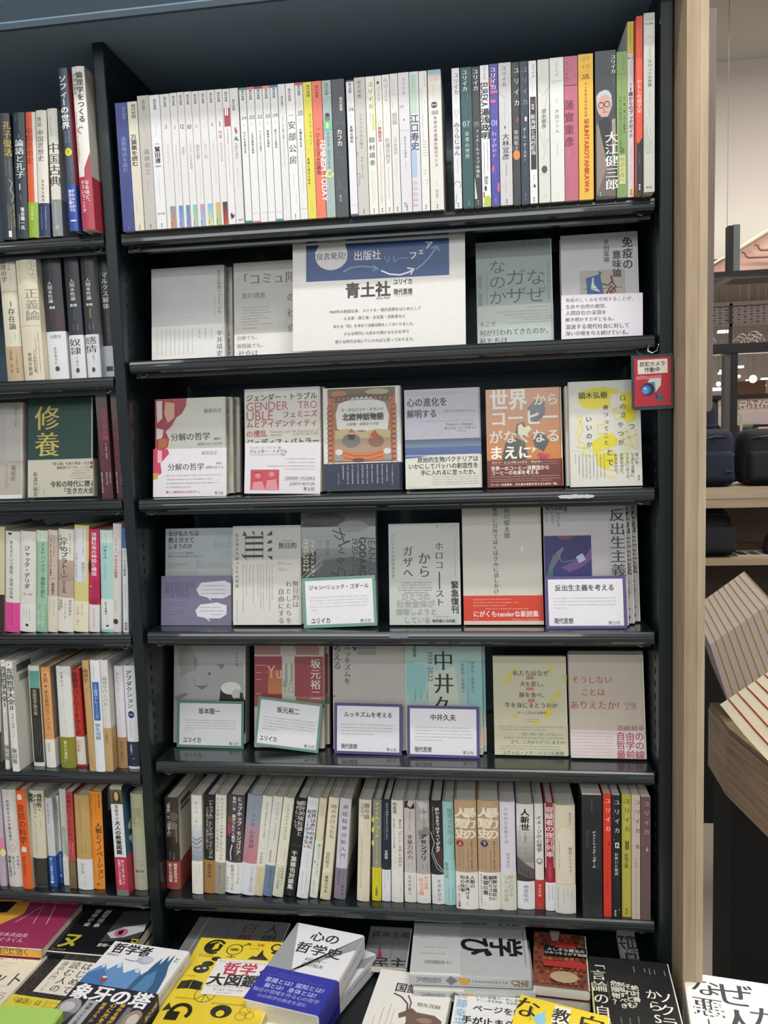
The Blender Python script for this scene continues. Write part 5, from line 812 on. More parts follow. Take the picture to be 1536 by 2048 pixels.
for k, (x0, x1, y0, y1, c0, lab) in enumerate(((1480, 1493, 862, 880, 'c0b0a8', 'pale box on the far display behind the bags'), (1496, 1516, 852, 872, '3c4440', 'dark box on the far display'), (1516, 1536, 846, 866, 'c8a08c', 'salmon box on the far display at the right edge'), (1472, 1480, 850, 868, '26282c', 'small black bottle-like box on the far display'))):
    a_, b_ = atY(x0, y1, YB-.2), atY(x1, y0, YB-.2); o = MB().prism([(a_[0], a_[2]), (b_[0], a_[2]), (b_[0], b_[2]-.01), (b_[0]-.01, b_[2]), (a_[0]+.01, b_[2]), (a_[0], b_[2]-.01)], 1, YB-.2, YB-.08, mat(c0)).build('box'); tag(o, lab, 'box')
zq = atY(1480, 880, YB-.2)[2]; MB().box((xp, YB-.32, zq-.03), (xg+3, YB+.019, zq-.001), mat('9c8c84', 'matte')).build('counter', gd); MB().box((xp, YB-.3, 0), (xg+3, YB+.019, zq-.031), mat('22222a', 'matte')).build('base', gd)
cl = atY(1490, 772, 7); o = MB().box((cl[0]-.1, 7, 0), (cl[0]+.2, 7.3, cl[2]+.05), mat('8c6448', 'wood')).build('column'); o['kind'] = 'structure'

bl = MB().box((P[0]-.038, .99, ztop+.0125), (P[0]+.07, 1.1, P[2]-.075), mat('a08c74', 'woodx')).box((P[0]-.03, .985, ztop+.02), (P[0]+.06, .9899, P[2]-.09), mat('8c7862', 'woodx')).build('riser'); tag(bl, 'small oak riser under the bright comic behind the slanting magazines', 'riser')
# ---------------------------------------------------------------- face-out books on the main bay
GF = {2: 'display books on the second shelf', 3: 'display books on the third shelf', 4: 'display books on the fourth shelf', 5: 'display books on the fifth shelf'}
LEAN = {1: .13, 2: .14, 3: .16, 4: .17}
def plane_frame(bay, i, X, Y, roll=0):
    a = LEAN.get(i, .13); z = zs(bay, i, X)+.0004
    return np.array((X, Y, z)), np.array((0, math.sin(a), math.cos(a)))     # origin, up vector; leaning back
def face_out(bay, i, tl, tr, bl, Y, T, opt, lab, cmds, group, Hfix=None, copies=0, cshift=(0, 0), clabels=(), side=None, name='book'):
    """corners given where the cover's edges are seen; Y = distance of the foot behind the shelf front"""
    o_ = opt.split(); a = LEAN[i]; GAIN[0] = {1: 1.05, 2: 1.05, 3: 1.12, 4: 1.3}[i]  # cover colours carry some shelf shade, so lifted more on lower shelves
    for _ in (0, 1):
        z = zs(bay, i, .4)+.0004
        up = np.array((0, math.sin(a), math.cos(a))); n = np.array((0, -math.cos(a), math.sin(a))); org = np.array((0, Y, z))
        P = atP(*tl, org, n); Q = atP(*tr, org, n); B = atP(*bl, org, n)
    H = Hfix or (P[2]-z)/math.cos(a)
    X0 = B[0] if abs(B[0]-P[0]) < .004 else (P[0]+B[0])/2; X1 = X0+(Q[0]-P[0])
    M = frame((X0, Y, zs(bay, i, X0)+.0004), (1, 0, 0), (0, math.cos(a), -math.sin(a)), (0, math.sin(a), math.cos(a)))
    # the foot's rear edge must not sink below the shelf
    M = Matrix.Translation((0, 0, T*math.sin(a)+.0003)) @ M
    H2 = H-T*math.sin(a)/math.cos(a) if Hfix is None else H
    zlim = {3: 1.3825, 4: 1.1425}.get(i, 9); H2 = min(H2, (zlim-M[2][3])/math.cos(a))
    r = thing(name, lab, name, M, group)
    face_book(r, X1-X0, H2, T, o_[0], cmds, 'H' in o_, 'L' if 'L' in o_ else 'R', kind='gloss' if 'g' in o_ else 'paper', sidecmds=side)
    GAIN[0] = 1.0
    for k in range(copies):
        c = copy_tree(r); dx, dz = cshift
        c.matrix_world = Matrix.Translation((dx*(k+1), (T+.0012)*(k+1)/math.cos(a), 0)) @ M
        c['label'] = clabels[k]
    return r, M, X1-X0, H2
def card(bay, i, q, Y, opt, lab, cmds, group=None, a=None, name='pop_card', cat='card', border=None, thick=.0012):
    """flat card leaning at the shelf's angle; q = its top-left, top-right and bottom-left corners as seen"""
    a = LEAN[i] if a is None else a; z = zs(bay, i, .4)
    n = np.array((0, -math.cos(a), math.sin(a))); org = np.array((0, Y, z))
    P, Q, B = [atP(x, y, org, n) for x, y in q]
    ex = Q-P; w = np.linalg.norm(ex); ex = ex/w; ez = np.cross(ex, -n); ez = ez/np.linalg.norm(ez)
    if ez[2] < 0: ez = -ez
    h = abs(np.dot(P-B, ez)); o = P-ez*h; ey = np.cross(ez, ex)
    M = frame(o, ex, ey, ez)
    low = min((o+ex*w)[2], o[2]); zmin = zs(bay, i, o[0])+.0003
    if low < zmin: M = Matrix.Translation((0, 0, zmin-low)) @ M
    mb = MB(); b = .0006
    mb.prism([(b, 0), (w-b, 0), (w, b), (w, h-b), (w-b, h), (b, h), (0, h-b), (0, b)], 1, 0, thick, mat(opt))
    p = Pr(w, h)
    if border: k = border; p.cmd('r %f %f %f %f e6e4ea' % (k/w, k/h, 1-k/w, 1-k/h))
    for c in cmds.split(';'):
        if c.strip(): p.cmd(c.strip())
    p.emit(mb, lambda x, y, e: (x, -e, h-y), clip=True)
    GAIN[0] = 1.0; r = mb.build(name, M=M); tag(r, lab, cat, group)
    return r
def C(ox, oy, s): return lambda x, y: (ox+x/s, oy+y/s)

# row 2
c = C(240, 460, 3.84)
face_out('M', 2-1, c(217, 303), c(775, 284), c(270, 1005), .06, .020, 'bdbfbe R', 'pale grey book with thin arc lines and white foot band, leftmost on the second shelf',
  'c .45 .95 .5 a8aaaa .6 180 290; c .62 .62 .35 aeb0b0 .5 150 300; t .93 .05 .52 555 m1 世界は時間でできている; m .87 .33 .53 777 2; b d6d4d0 .63; t .93 .7 .98 444 m1 平井靖史; m .82 .67 .8 777 2; m .74 .67 .8 666 2.4; m .66 .67 .78 555 3; m .56 .67 .95 888 1.8; m .5 .67 .95 888 1.8; m .44 .67 .95 888 1.8; m .38 .67 .95 888 1.8; m .32 .67 .95 888 1.8; m .26 .67 .95 888 1.8; m .2 .67 .95 888 1.8; m .14 .67 .95 888 1.8; m .08 .67 .95 999 1.8', GF[2], copies=1, cshift=(.008, 0),
  clabels=['second pale grey book tucked behind the leftmost display book on the second shelf'])
face_out('M', 1, c(862, 258), c(1475, 240), c(890, 975), .058, .018, 'b4b2ac R', 'light grey display book with large spaced dark title, left of the big fair sign',
  'T .04 .95 .18 555 m1 「コミュ障」; t .72 .31 .97 555 m.6 の社会学; T .1 .4 .355 555 m1 貴戸理恵; h .1 .45 .48 555 2.2; h .1 .45 .51 555 2.2; h .1 .48 .54 555 2.2; h .1 .38 .57 555 2.2; h .1 .45 .6 555 2.2; h .1 .32 .63 555 2.2; h .1 .5 .66 555 2.2; h .1 .3 .7 555 1.8; b d8d6d0 .76; T .03 .33 .8 666 m1 治療でも、; T .03 .4 .885 666 m1 感情論でも、; T .05 .3 .965 666 m1 社会は', GF[2])
SG = card('M', 1, [(585.5, 476), (929.8, 456), (595, 709)], .022, 'dad7d4', 'big white fair sign with blue banner and arrows in the middle of the second shelf',
  'r .08 .1 .91 .41 28467c; e .23 .2 .095 .12 d8d6d4; p d8d6d4 .13,.17 .16,.1 .31,.1 .325,.18; T .14 .315 .2 34344c m1.1 良書発見!; T .36 .52 .21 d8dce0 b1.1 出版社; T .53 .68 .25 7ca4bc n1 リレー; T .68 .73 .23 e8ecf0 b1 フ; T .73 .77 .2 e8ecf0 b1 ェ; T .77 .82 .15 e8ecf0 b1 ア; l 6c9cb4 2.6 .3,.34 .34,.31 .4,.3 .46,.31 .5,.33; l 6c9cb4 2.4 .475,.295 .505,.33 .47,.345; l e0e4e8 2.6 .52,.345 .57,.38 .63,.39 .68,.37 .705,.35; l e0e4e8 2.4 .67,.335 .71,.345 .69,.39; l 6c9cb4 2.6 .72,.35 .76,.31 .8,.25 .84,.17; l 6c9cb4 2.4 .81,.18 .84,.165 .855,.205; T .31 .575 .5 26262a B1.05 青土社; T .59 .7 .445 2a2a2a b1.35 ユリイカ; T .59 .7 .53 2a2a2a b1.35 現代思想; r .6 .565 .7 .567 999; T .49 .57 .575 555 n1 Since 1969; T .22 .75 .675 666 m1 1969年の創設以来、ユリイカ・現代思想をはじめとして; T .3 .66 .735 666 m1 人文書・理工書・文芸書・芸術書など; T .24 .72 .8 666 m1 新たな「知」を求めて出版活動をしてまいりました。; T .3 .68 .865 666 m1 どんな時代にも読まれ続けるものを作り; T .25 .72 .93 666 m1 新たな時代を拓いていければと思っております。', None, name='shelf_sign', cat='sign')
c = C(930, 430, 3.657)
face_out('M', 1, c(82, 208), c(640, 184), c(92, 948), .062, .018, '8f9c9a R', 'blue-grey display book with large thin scattered title, right of the big sign',
  'T .6 .97 .04 777c7c m1 サラ・ロイ; t .78 .28 .62 3c4444 l1.2 なぜ; t .52 .27 .62 3c4444 l1.2 ガザ; t .28 .17 .62 3c4444 l1.2 なのか; m .94 .2 .6 667070 2.4; t .05 .32 .62 5c6868 m1 孤立化、反開発; m .14 .3 .62 7c8888 3; b a9b2ae .625; h .65 .97 .655 6c7474 2.4; h .25 .97 .69 6c7474 2.4; h .35 .97 .72 6c7474 2.4; h .45 .97 .75 6c7474 2.4; h .6 .97 .775 6c7474 2.4; h .4 .97 .8 6c7474 2.4; T .03 .25 .8 3c4444 m1 そこで; T .03 .98 .885 3c4444 m1.05 何が行われてきたのか、; T .03 .4 .965 3c4444 m1.05 私たちは', GF[2])
face_out('M', 1, c(690, 158), c(1258, 143), c(715, 910), .055, .022, 'c2bfc2 R', 'white display book with heavy spotted title and blue-red figures, rightmost on the second shelf',
  'r .24 .35 .82 .6 aca89a; p 2c5894 .32,.42 .5,.39 .55,.6 .33,.58; p d0d4d8 .4,.42 .42,.42 .42,.48 .5,.56 .38,.53; p 2c4c84 .48,.36 .52,.37 .5,.42; l 5c2c34 2.4 .52,.48 .6,.5 .66,.46; l 6c2c38 3 .64,.41 .66,.47 .7,.52 .62,.56; l 6c2c38 3 .58,.58 .64,.5 .7,.56 .62,.57; l 4c4438 .8 .28,.525 .78,.525; t .86 .05 .36 2c2426 b1 免疫の; t .72 .17 .43 2c2426 b1 意味論; t .59 .06 .28 2c2426 m1 多田富雄', GF[2])
card('M', 1, [c(705, 590), c(1300, 570), c(715, 913)], .040, 'dcd6de', 'white card with six lines of large print covering the figure book',
  'T .05 .92 .12 333 m1 免疫のしくみを究明することが、; T .05 .6 .27 333 m1 生命や自然の叡智、; T .05 .56 .41 333 m1 人間存在の深淵を; T .05 .68 .56 333 m1 解き明かすカギとなる。; T .05 .84 .72 333 m1 混迷する現代社会に対して; T .05 .86 .87 333 m1 深い示唆を与え続けている。', 'cards on the second shelf', name='quote_card')
# row 3
c = C(280, 740, 4.042)
blob = 'p a83c4c 0,0 .45,0 .44,.08 .38,.16 .3,.2 .24,.28 .15,.34 .2,.42 .18,.5 .05,.55 0,.5; p d8d4cc .02,.02 .1,.02 .1,.2 .03,.25; p d4a890 .15,.03 .28,.05 .27,.2 .18,.25 .13,.15; p c46c3c .05,.4 .18,.42 .16,.5 .04,.52; p dcd8d0 .02,.3 .12,.32 .1,.4 .02,.42; l 7c2c3c 1 .12,0 .12,.25 .2,.3; l 7c2c3c 1 .3,.05 .3,.18 .4,.1'
r, M, w_, h_ = face_out('M', 2, c(150, 240), c(722, 216), c(98, 1046), .045, .017, 'cfcec3 R', 'white display book with crimson marbled corner, leftmost on the third shelf',
  blob+'; T .69 .95 .14 777 m1 藤原辰史; T .22 .78 .4 333 m1 分解の哲学; T .83 .95 .43 666 m1 腐敗と; T .6 .95 .48 888 m1 発酵をめぐる思考', GF[3], copies=2, cshift=(.007, 0),
  clabels=['second copy of the crimson-marbled book showing at its right', 'third copy of the crimson-marbled book, hindmost of its stack'], side='t .5 .03 .4 888 m1 分解の哲学; m .5 .5 .7 c66 3; m .5 .74 .96 b44 5')
card('M', 2, [c(108, 660), c(700, 645), c(91, 1047)], .034, 'dcd8dc', 'white card with crimson blot and small title in front of the marbled book',
  'p c03c5c 0,0 .2,0 .22,.1 .1,.3 .12,.5 0,.62; p e0b0b8 .06,.02 .12,.03 .12,.3 .06,.28; p c8983c 0,.5 .08,.5 .06,.62 0,.64; T .66 .88 .1 999 m1 藤原辰史; T .2 .7 .38 444 m1 分解の哲学; T .86 .95 .32 777 m1 腐敗と; T .72 .96 .4 888 m1 発酵をめぐる; h .18 .95 .56 666 2.6; h .18 .82 .64 666 2.6; h .18 .88 .72 666 2.6; h .18 .52 .8 666 2.6; T .18 .66 .9 c0405c b1 新しい時代のロングセラー。; T .84 .96 .93 888 b1 青土社', 'cards on the third shelf', name='quote_card')
G_ = 'T .02 .96 .085 333 b1 ジェンダー・トラブル'
face_out('M', 2, c(852, 160), c(1466, 170), c(852, 1030), .042, .017, 'd3d0c6 R', 'white display book set in red and black capitals beside the marbled one',
  G_+'; T .02 .58 .165 b05060 n1.1 GENDER; T .7 .96 .165 b05060 n1.1 TRO; T .02 .38 .255 b05060 n1.1 UBLE; T .5 .96 .255 a04454 b1 フェミニズ; T .02 .96 .34 a04454 b1 ムとアイデンティティ; T .02 .3 .43 b05c50 b1 の攪乱; T .34 .97 .415 b08880 n1 Feminism and the Subversion of; T .34 .5 .445 b08880 n1 Identity; T .64 .97 .445 b08880 n1 JUDITH BUTLER; T .02 .98 .515 333 b1 ジュディス・バトラー', GF[3], copies=1, cshift=(.005, 0), clabels=['second copy behind the white book of red and black capitals'])
card('M', 2, [c(852, 621), c(1464, 619), c(850, 1031)], .031, 'dad6da', 'white card with a pink photograph of two people and Latin capitals',
  'T .06 .48 .1 666 m1 ジュディス・バトラー著; T .06 .56 .17 444 b1 ジェンダー・トラブル; T .06 .54 .235 c66 b1 フェミニズムとアイデンティティの攪乱; h .53 .93 .32 777 2.4; h .58 .93 .39 777 2.4; h .3 .93 .46 777 2.4; h .53 .93 .52 c66 2.4; r .08 .53 .46 .93 c04454; e .18 .65 .04 .05 d08088; p d88c94 .1,.93 .12,.78 .24,.76 .28,.93; e .36 .62 .04 .05 d08088; p d88c94 .28,.93 .3,.74 .42,.72 .45,.93; l 7c2434 1 .12,.6 .2,.58 .24,.64; T .54 .93 .69 777 m1.1 GENDER TROUBLE; h .52 .93 .735 b66 1.4; T .6 .93 .8 777 m1.1 JUDITH BUTLER; T .78 .93 .9 888 b1 青土社', 'cards on the third shelf', name='quote_card')
c = C(630, 740, 4.042)
knot = '; '.join('c %.3f %.3f .035 4c4a4a .9' % p for p in [(.09, .2+.048*k) for k in range(13)]+[(.91, .2+.048*k) for k in range(13)]+[(.14+.06*k, .115-.02*math.sin(k/12*3.14)) for k in range(13)])
face_out('M', 2, c(72, 152), c(700, 152), c(75, 1013), .04, .03, 'd6d3ce H R', 'white hardback with framed painting of bearded sailors and navy band',
  'r .06 .01 .93 .73 8c6a50; r .06 .01 .93 .1 6c5c44; e .2 .06 .1 .03 b07040; e .7 .05 .15 .03 a8a078; r .06 .1 .15 .73 b4683c; r .85 .1 .93 .73 b4683c; p d4d2cc .2,.16 .4,.1 .6,.1 .8,.16 .85,.28 .83,.42 .7,.45 .5,.42 .3,.43 .18,.4 .16,.26; p b8a878 .15,.42 .3,.4 .5,.44 .7,.41 .86,.43 .86,.6 .15,.6; p a0866c .15,.5 .86,.5 .86,.72 .15,.72; e .36 .52 .12 .07 6c6c6c; e .36 .45 .045 .03 c89878; p 3c2c24 .31,.46 .41,.46 .4,.51 .33,.51; p a8603c .32,.44 .36,.4 .41,.44; e .68 .53 .1 .06 7c5c44; e .64 .47 .05 .035 c09070; p a04c34 .6,.48 .66,.42 .74,.5 .68,.52; p c0703c .2,.6 .4,.64 .6,.64 .8,.6 .76,.72 .26,.72; l 5c2c1c 1 .22,.63 .4,.67 .6,.67 .79,.63; l 5c2c1c 1 .25,.68 .4,.71 .6,.71 .76,.68; e .45 .71 .08 .02 5c3c2c; e .2 .63 .05 .03 c8c4c0; e .82 .63 .05 .03 c8c4c0; e .2 .69 .06 .03 8c8884; e .83 .69 .06 .03 8c8884; '+knot+'; T .24 .78 .22 777 b1 K・クロスリイ・ホランド; T .25 .78 .29 2c2c2c B1.1 北欧神話物語; T .3 .72 .36 777 m1 山室静・米原まり子訳; b 1c2440 .74; t .88 .76 .96 dcdce4 m.8 ギリシア神話とともに; '
  + '; '.join('m %.3f .755 .%d c8ccd8 3.4' % (u, e_) for u, e_ in ((.81, 94), (.75, 96), (.69, 96), (.62, 96), (.56, 95), (.5, 96), (.44, 96), (.37, 95), (.31, 95), (.25, 92)))+'; m .19 .83 .95 b8bcc8 2.6', GF[3])
face_out('M', 2, c(705, 165), c(1318, 143), c(735, 998), .04, .024, 'bcb9c6 H R', 'lilac-grey hardback with sea photograph and white quotation band',
  'h .02 .75 .03 8c8c98 1.6; h .02 .85 .045 8c8c98 1.6; h .02 .65 .06 8c8c98 1.4; T .03 .57 .13 2c2c34 b1.15 心の進化を; T .03 .43 .245 2c2c34 b1.15 解明する; T .52 .93 .23 444 m1 バクテリアからバッハへ; h .27 .94 .325 8c8c98 1.8; T .55 .9 .36 666 m1.1 Daniel C. Dennett; T .52 .95 .4 333 m1 ダニエル・C・デネット; h .68 .82 .43 666 2.4; g 0 .505 1 .585 4c5c74 6c8094; g 0 .585 1 .66 50608c 445c94; b d0cec2 .67; p 4c6494 0,.67 .3,.67 .12,.69 0,.695; T .16 .96 .71 26262a b1.1 原始的生物バクテリアは; T .04 .96 .775 26262a b1.1 いかにしてバッハの創造性を; T .2 .96 .84 26262a b1.1 手に入れるに至ったか。; h .36 .96 .885 888 2.2; h .36 .96 .91 888 2.2; h .36 .96 .935 888 2.2; h .36 .96 .958 888 2.2; h .04 .3 .985 999 1.6', GF[3])
c = C(950, 700, 3.746)
face_out('M', 2, c(72, 300), c(640, 275), c(95, 1068), .045, .018, 'bd7430 g R', 'orange display book with coffee leaves, white title and brown band',
  'p 3a4236 .2,.7 .25,.55 .4,.5 .5,.55 .55,.7 .45,.76 .25,.78; p 3a4236 .55,.2 .65,.12 .78,.15 .78,.27 .68,.35 .56,.32; p 434b3c .4,.36 .5,.34 .55,.45 .45,.5 .38,.45; p 3e463a .6,.5 .75,.45 .82,.55 .75,.65 .64,.6; l 6c7258 1.2 .35,.75 .45,.6 .5,.5 .6,.35 .7,.2; p d8d4a8 .42,.38 .46,.36 .5,.4 .56,.38 .6,.42 .54,.46 .56,.5 .48,.47 .42,.48; p d4d0a0 .6,.6 .66,.62 .6,.66; e .71 .68 .05 .02 b03048; e .78 .69 .05 .02 c03850; e .74 .71 .06 .015 a82840; l c4803c 1.5 .5,.03 .7,.02 .98,.04; T .05 .55 .11 d8d4c8 B1.2 世界; T .63 .96 .12 d8d4c8 b1 から; T .05 .96 .3 d8d4c8 B1 コーヒー; T .03 .97 .49 d8d4c8 b1 がなくなる; T .03 .6 .65 e6e0d4 B1 まえに; b 6c2c20 .725; T .06 .74 .75 e8dcd0 b1 ペトリ・レッパネン+ラリ・サロマー; h .76 .92 .75 c8b0a4 1.8; r .05 .772 .94 .774 c0a094; T .05 .82 .81 f0e8e0 b1.1 世界一のコーヒー消費国から; T .05 .68 .855 f0e8e0 b1.1 コーヒーの未来を考える; h .04 .96 .895 d8c4b8 1.9; h .04 .96 .92 d8c4b8 1.9; h .04 .85 .94 d8c4b8 1.9; T .04 .94 .975 f0e8e0 b1 コーヒーの未来を、また食の未来を考えるための一冊。', GF[3], Hfix=None)
YL = 'p d4c83c .15,.1 .3,.07 .5,.06 .7,.09 .68,.13 .6,.13 .58,.2 .6,.25 .45,.26 .35,.27 .2,.25 .14,.18; p d4c83c .72,.12 .88,.12 .95,.18 .93,.38 .82,.42 .74,.36 .78,.28; p d4c83c .3,.58 .45,.52 .6,.5 .68,.56 .66,.62 .45,.66 .35,.72; p d4c83c .38,.7 .62,.66 .66,.78 .5,.84 .38,.8; '+'; '.join('l d4cc50 2.2 '+q for q in ('.1,.34 .2,.32 .15,.4 .1,.5', '.15,.35 .2,.45 .12,.55', '.62,.28 .75,.25 .78,.33 .65,.38 .62,.28', '.65,.3 .78,.32', '.75,.5 .92,.46 .95,.66 .75,.6 .75,.5', '.8,.48 .88,.64', '.76,.56 .94,.52', '.12,.56 .22,.6 .18,.68 .3,.72', '.5,.84 .7,.86 .6,.92 .45,.88', '.4,.42 .55,.4 .52,.5 .4,.5 .4,.42', '.7,.7 .85,.68 .9,.76 .74,.8 .7,.7', '.78,.7 .8,.78', '.1,.62 .3,.64'))
face_out('M', 2, c(680, 242), c(1218, 240), c(730, 1032), .022, .010, 'cfcdc4 L', 'white display book with yellow doodle shapes under the security sign',
  YL+'; T .14 .55 .135 333 b1 頭木弘樹; t .76 .13 .37 333 m.75 口の立; T .82 .92 .44 333 m1 つ; t .72 .38 .63 333 m.7 やつが; t .52 .22 .62 333 m.75 勝つってこと; t .56 .63 .82 333 m.75 とで; t .28 .32 .64 333 m.75 いいのか; r 0 .66 1 .661 b8b6ac; t .93 .69 .8 555 m1 思いを; t .87 .69 .92 555 m1 うまく言葉に; t .8 .69 .96 555 m1 できないほうが、; t .72 .69 .9 555 m1 当然なのだ。; t .64 .69 .9 555 m1 本当なのだ。; '+'; '.join('m %.2f .69 %.2f 666 2.2' % (u, e_) for u, e_ in ((.48, .93), (.43, .92), (.38, .93), (.33, .92), (.28, .93), (.23, .93), (.18, .92), (.13, .9), (.08, .8)))+'; t .95 .9 .95 444 b1 青土社', GF[3])
face_out('M', 2, c(652, 272), c(1150, 262), c(690, 1054), .036, .020, 'c4c2ba R', 'white book behind the yellow doodle one, its left edge showing', 'r 0 0 1 .001 aaa', GF[3])
# row 4
c = C(290, 1000, 4.389)
face_out('M', 3, c(192, 255), c(785, 240), c(168, 1118), .062, .018, 'a9b1b4 g R', 'pale blue-grey display book with navy title, leftmost on the fourth shelf',
  'T .04 .5 .055 3c4058 b1.1 なぜ私たちは; T .04 .43 .125 3c4058 b1.1 燃え尽きて; T .04 .4 .19 3c4058 b1.1 しまうのか; T .04 .42 .265 444c5c m1 バーンアウト文化を; T .04 .57 .3 444c5c m1 終わらせるためにできること; T .72 .96 .06 9ca4a8 n1 The; T .72 .96 .17 9ca4a8 n1 End; T .84 .96 .28 9ca4a8 n1 of; T .45 .98 .38 9ca4a8 n1 Burnout; h .04 .35 .385 666 2; h .04 .2 .41 555 2; b b4b7b4 .44; h .06 .5 .475 555 1.8; h .06 .55 .5 555 1.8', GF[4])
card('M', 3, [c(145, 690), c(762, 686), c(131, 1122)], .048, '77718c', 'slate purple card with two white speech bubbles at the left end',
  'T .05 .48 .17 5c5c88 b1.1 なぜ私たちは; T .05 .4 .29 5c5c88 b1.1 燃え尽きて; T .06 .4 .4 5c5c88 b1.1 しまうのか; h .06 .4 .54 66628a 2; h .06 .4 .6 66628a 2; h .06 .35 .72 66628a 2; h .06 .22 .78 66628a 2; h .06 .2 .92 66628a 2; p d8d6dc .5,.28 .57,.14 .9,.1 .99,.16 .99,.38 .88,.46 .7,.45 .73,.52 .66,.44 .55,.4; h .6 .92 .2 444 2.6; h .58 .93 .28 444 2.6; h .58 .93 .36 444 2.6; p d8d6dc .49,.7 .56,.58 .8,.54 .93,.6 .93,.78 .84,.86 .68,.86 .7,.93 .63,.85 .52,.82; h .55 .86 .64 444 2.6; h .55 .9 .71 444 2.6; h .72 .88 .78 444 2.6', 'cards on the fourth shelf', name='speech_card')
face_out('M', 3, c(788, 232), c(1383, 226), c(760, 1135), .038, .018, 'b9b8b2 R', 'off-white display book with one huge black sideways character',
  'r .18 .105 .45 .13 2c2c2e; r .18 .165 .45 .19 2c2c2e; r .18 .23 .45 .255 2c2c2e; r .16 .295 .45 .32 2c2c2e; p 2c2c2e .17,.05 .21,.1 .14,.1; p 2c2c2e .31,.05 .33,.09 .28,.07; p 2c2c2e .44,.05 .45,.1 .41,.08; r .18 .08 .185 .32 444; r .31 .08 .314 .34 444; r .44 .08 .445 .34 444; p 2c2c2e .12,.27 .22,.35 .24,.36 .14,.31; p 2c2c2e .5,.1 .58,.05 .58,.1; p 2c2c2e .5,.18 .54,.15 .58,.15 .57,.18; p 2c2c2e .5,.26 .54,.23 .58,.225 .57,.26; p 2c2c2e .51,.31 .58,.31 .58,.35; r .73 .155 .88 .158 444; T .67 .94 .205 333 m1.1 無目的; r .66 .37 .74 .372 444; h .66 .86 .39 666 2.4; r .66 .43 .78 .432 444; h .66 .84 .45 666 2.4; t .06 .07 .63 555 m.8 行き当たりばったりの思想; b c9c7c0 .345; t .92 .555 .83 555 m1 無目的は; t .82 .555 .99 555 m.9 わたしたちを; t .71 .63 .99 555 m.95 自由にする; '+'; '.join('m %.2f %.2f %.2f 666 2' % q for q in ((.58, .39, .75), (.54, .39, .85), (.5, .39, .75), (.45, .39, .86), (.41, .39, .85), (.37, .39, .72), (.3, .39, .78), (.25, .39, .62), (.2, .39, .72), (.15, .39, .88)))+'; m .06 .75 .98 777 2', GF[4])
c = C(590, 1000, 4.389)
face_out('M', 3, c(70, 30), c(722, 25), c(60, 1130), .040, .030, '8e9290 g R', 'grey photographic magazine with handwriting and sideways capitals, beside the one-character book',
  'g 0 0 1 .2 4c4e50 6c6e70; g 0 .2 1 .38 a0a4a4 9a9e9e; g 0 .38 1 .65 8c8e90 4c4e50; e .3 .14 .3 .06 3a3c3e; e .15 .18 .15 .02 2c2e30; e .7 .2 .2 .05 8c8e90; p 3c3e40 0,.45 .2,.4 .2,.5 .05,.62 0,.62; l b8bcbc .8 0,.62 .3,.45; l b8bcbc .8 .05,.62 .35,.48; l b8bcbc .8 0,.66 .3,.5; p 5c5e60 .3,.48 .7,.45 1,.5 1,.65 .2,.64; R .16 .3 .62 f0f0f0 b1 ジャン=リュック・; R .07 .3 .57 ece8b8 n1 1930-2022; R .36 .3 .43 3c3e40 m1 ユリイカ; r .26 .3 .262 .4 777; R .95 .29 .66 4c4e50 n1.05 JEAN-LUC; R .83 .29 .62 3a3c3e B1.05 GODARD; R .73 .3 .62 4c4e50 n1 1930-2022; l 2c2e30 1.8 .42,.23 .6,.27 .52,.31 .45,.27; l 2c2e30 1.8 .52,.21 .58,.33 .66,.32 .5,.36; l 2c2e30 1.8 .5,.36 .56,.38 .5,.41 .58,.42; l 2c2e30 1.8 .5,.46 .58,.47 .54,.5 .48,.47; l 2c2e30 1.6 .4,.58 .5,.6 .5,.54 .58,.56 .6,.62 .68,.6', GF[4], name='magazine')
EUR = lambda t, u0, u1, ln: 'T %s %s .2 2a2a2e b1.05 %s; ' % (u0, u1, t)+'; '.join('h .1 %.2f %.3f 8c8c90 2.3' % (e_, .4+.062*k) for k, e_ in enumerate(ln))
card('M', 3, [c(60, 700), c(702, 669), c(52, 1140)], .026, '6f9c8c', 'green-bordered white card in front of the grey photographic magazine',
  EUR('ジャン=リュック・ゴダール', .09, .91, (.88, .9, .9, .9, .2))+'; T .1 .37 .86 26262a b1.3 ユリイカ; T .77 .92 .89 888 b1 青土社', 'bordered cards', border=.0055)
face_out('M', 3, c(822, 212), c(1445, 200), c(832, 1130), .038, .017, 'b6bab4 R', 'pale grey-green display book with thin brush title and grey outlined words',
  'T .66 .97 .035 777 m1 サラ・ロイ; h .75 .9 .075 888 1.8; t .06 .1 .54 666 m.9 パレスチナの政治経済学; m .93 .14 .54 888 2.6; t .71 .18 .46 3c3e3c m.95 ホロコ; r .70 .48 .718 .65 3c3e3c; t .71 .65 .82 3c3e3c m1.1 スト; t .5 .28 .54 3c3e3c m1 から; t .27 .22 .54 3c3e3c m1 ガザへ; h .15 .6 .585 444 2.4; h .17 .6 .61 444 2.4; h .12 .62 .635 444 2.4; h .13 .6 .66 444 2.4; h .22 .54 .685 444 2.4; T .17 .58 .72 9ca09a B1.05 ひとつの; T .1 .64 .79 9ca09a B1 社会全体が; T .09 .67 .87 9ca09a B1 崩壊しようと; T .2 .58 .95 9ca09a B1 している; t .92 .57 .89 26262a b1 緊急復刊; T .6 .92 .96 333 b1 徐京植との対話; h .62 .85 .92 777 2', GF[4])
c = C(900, 990, 3.657)
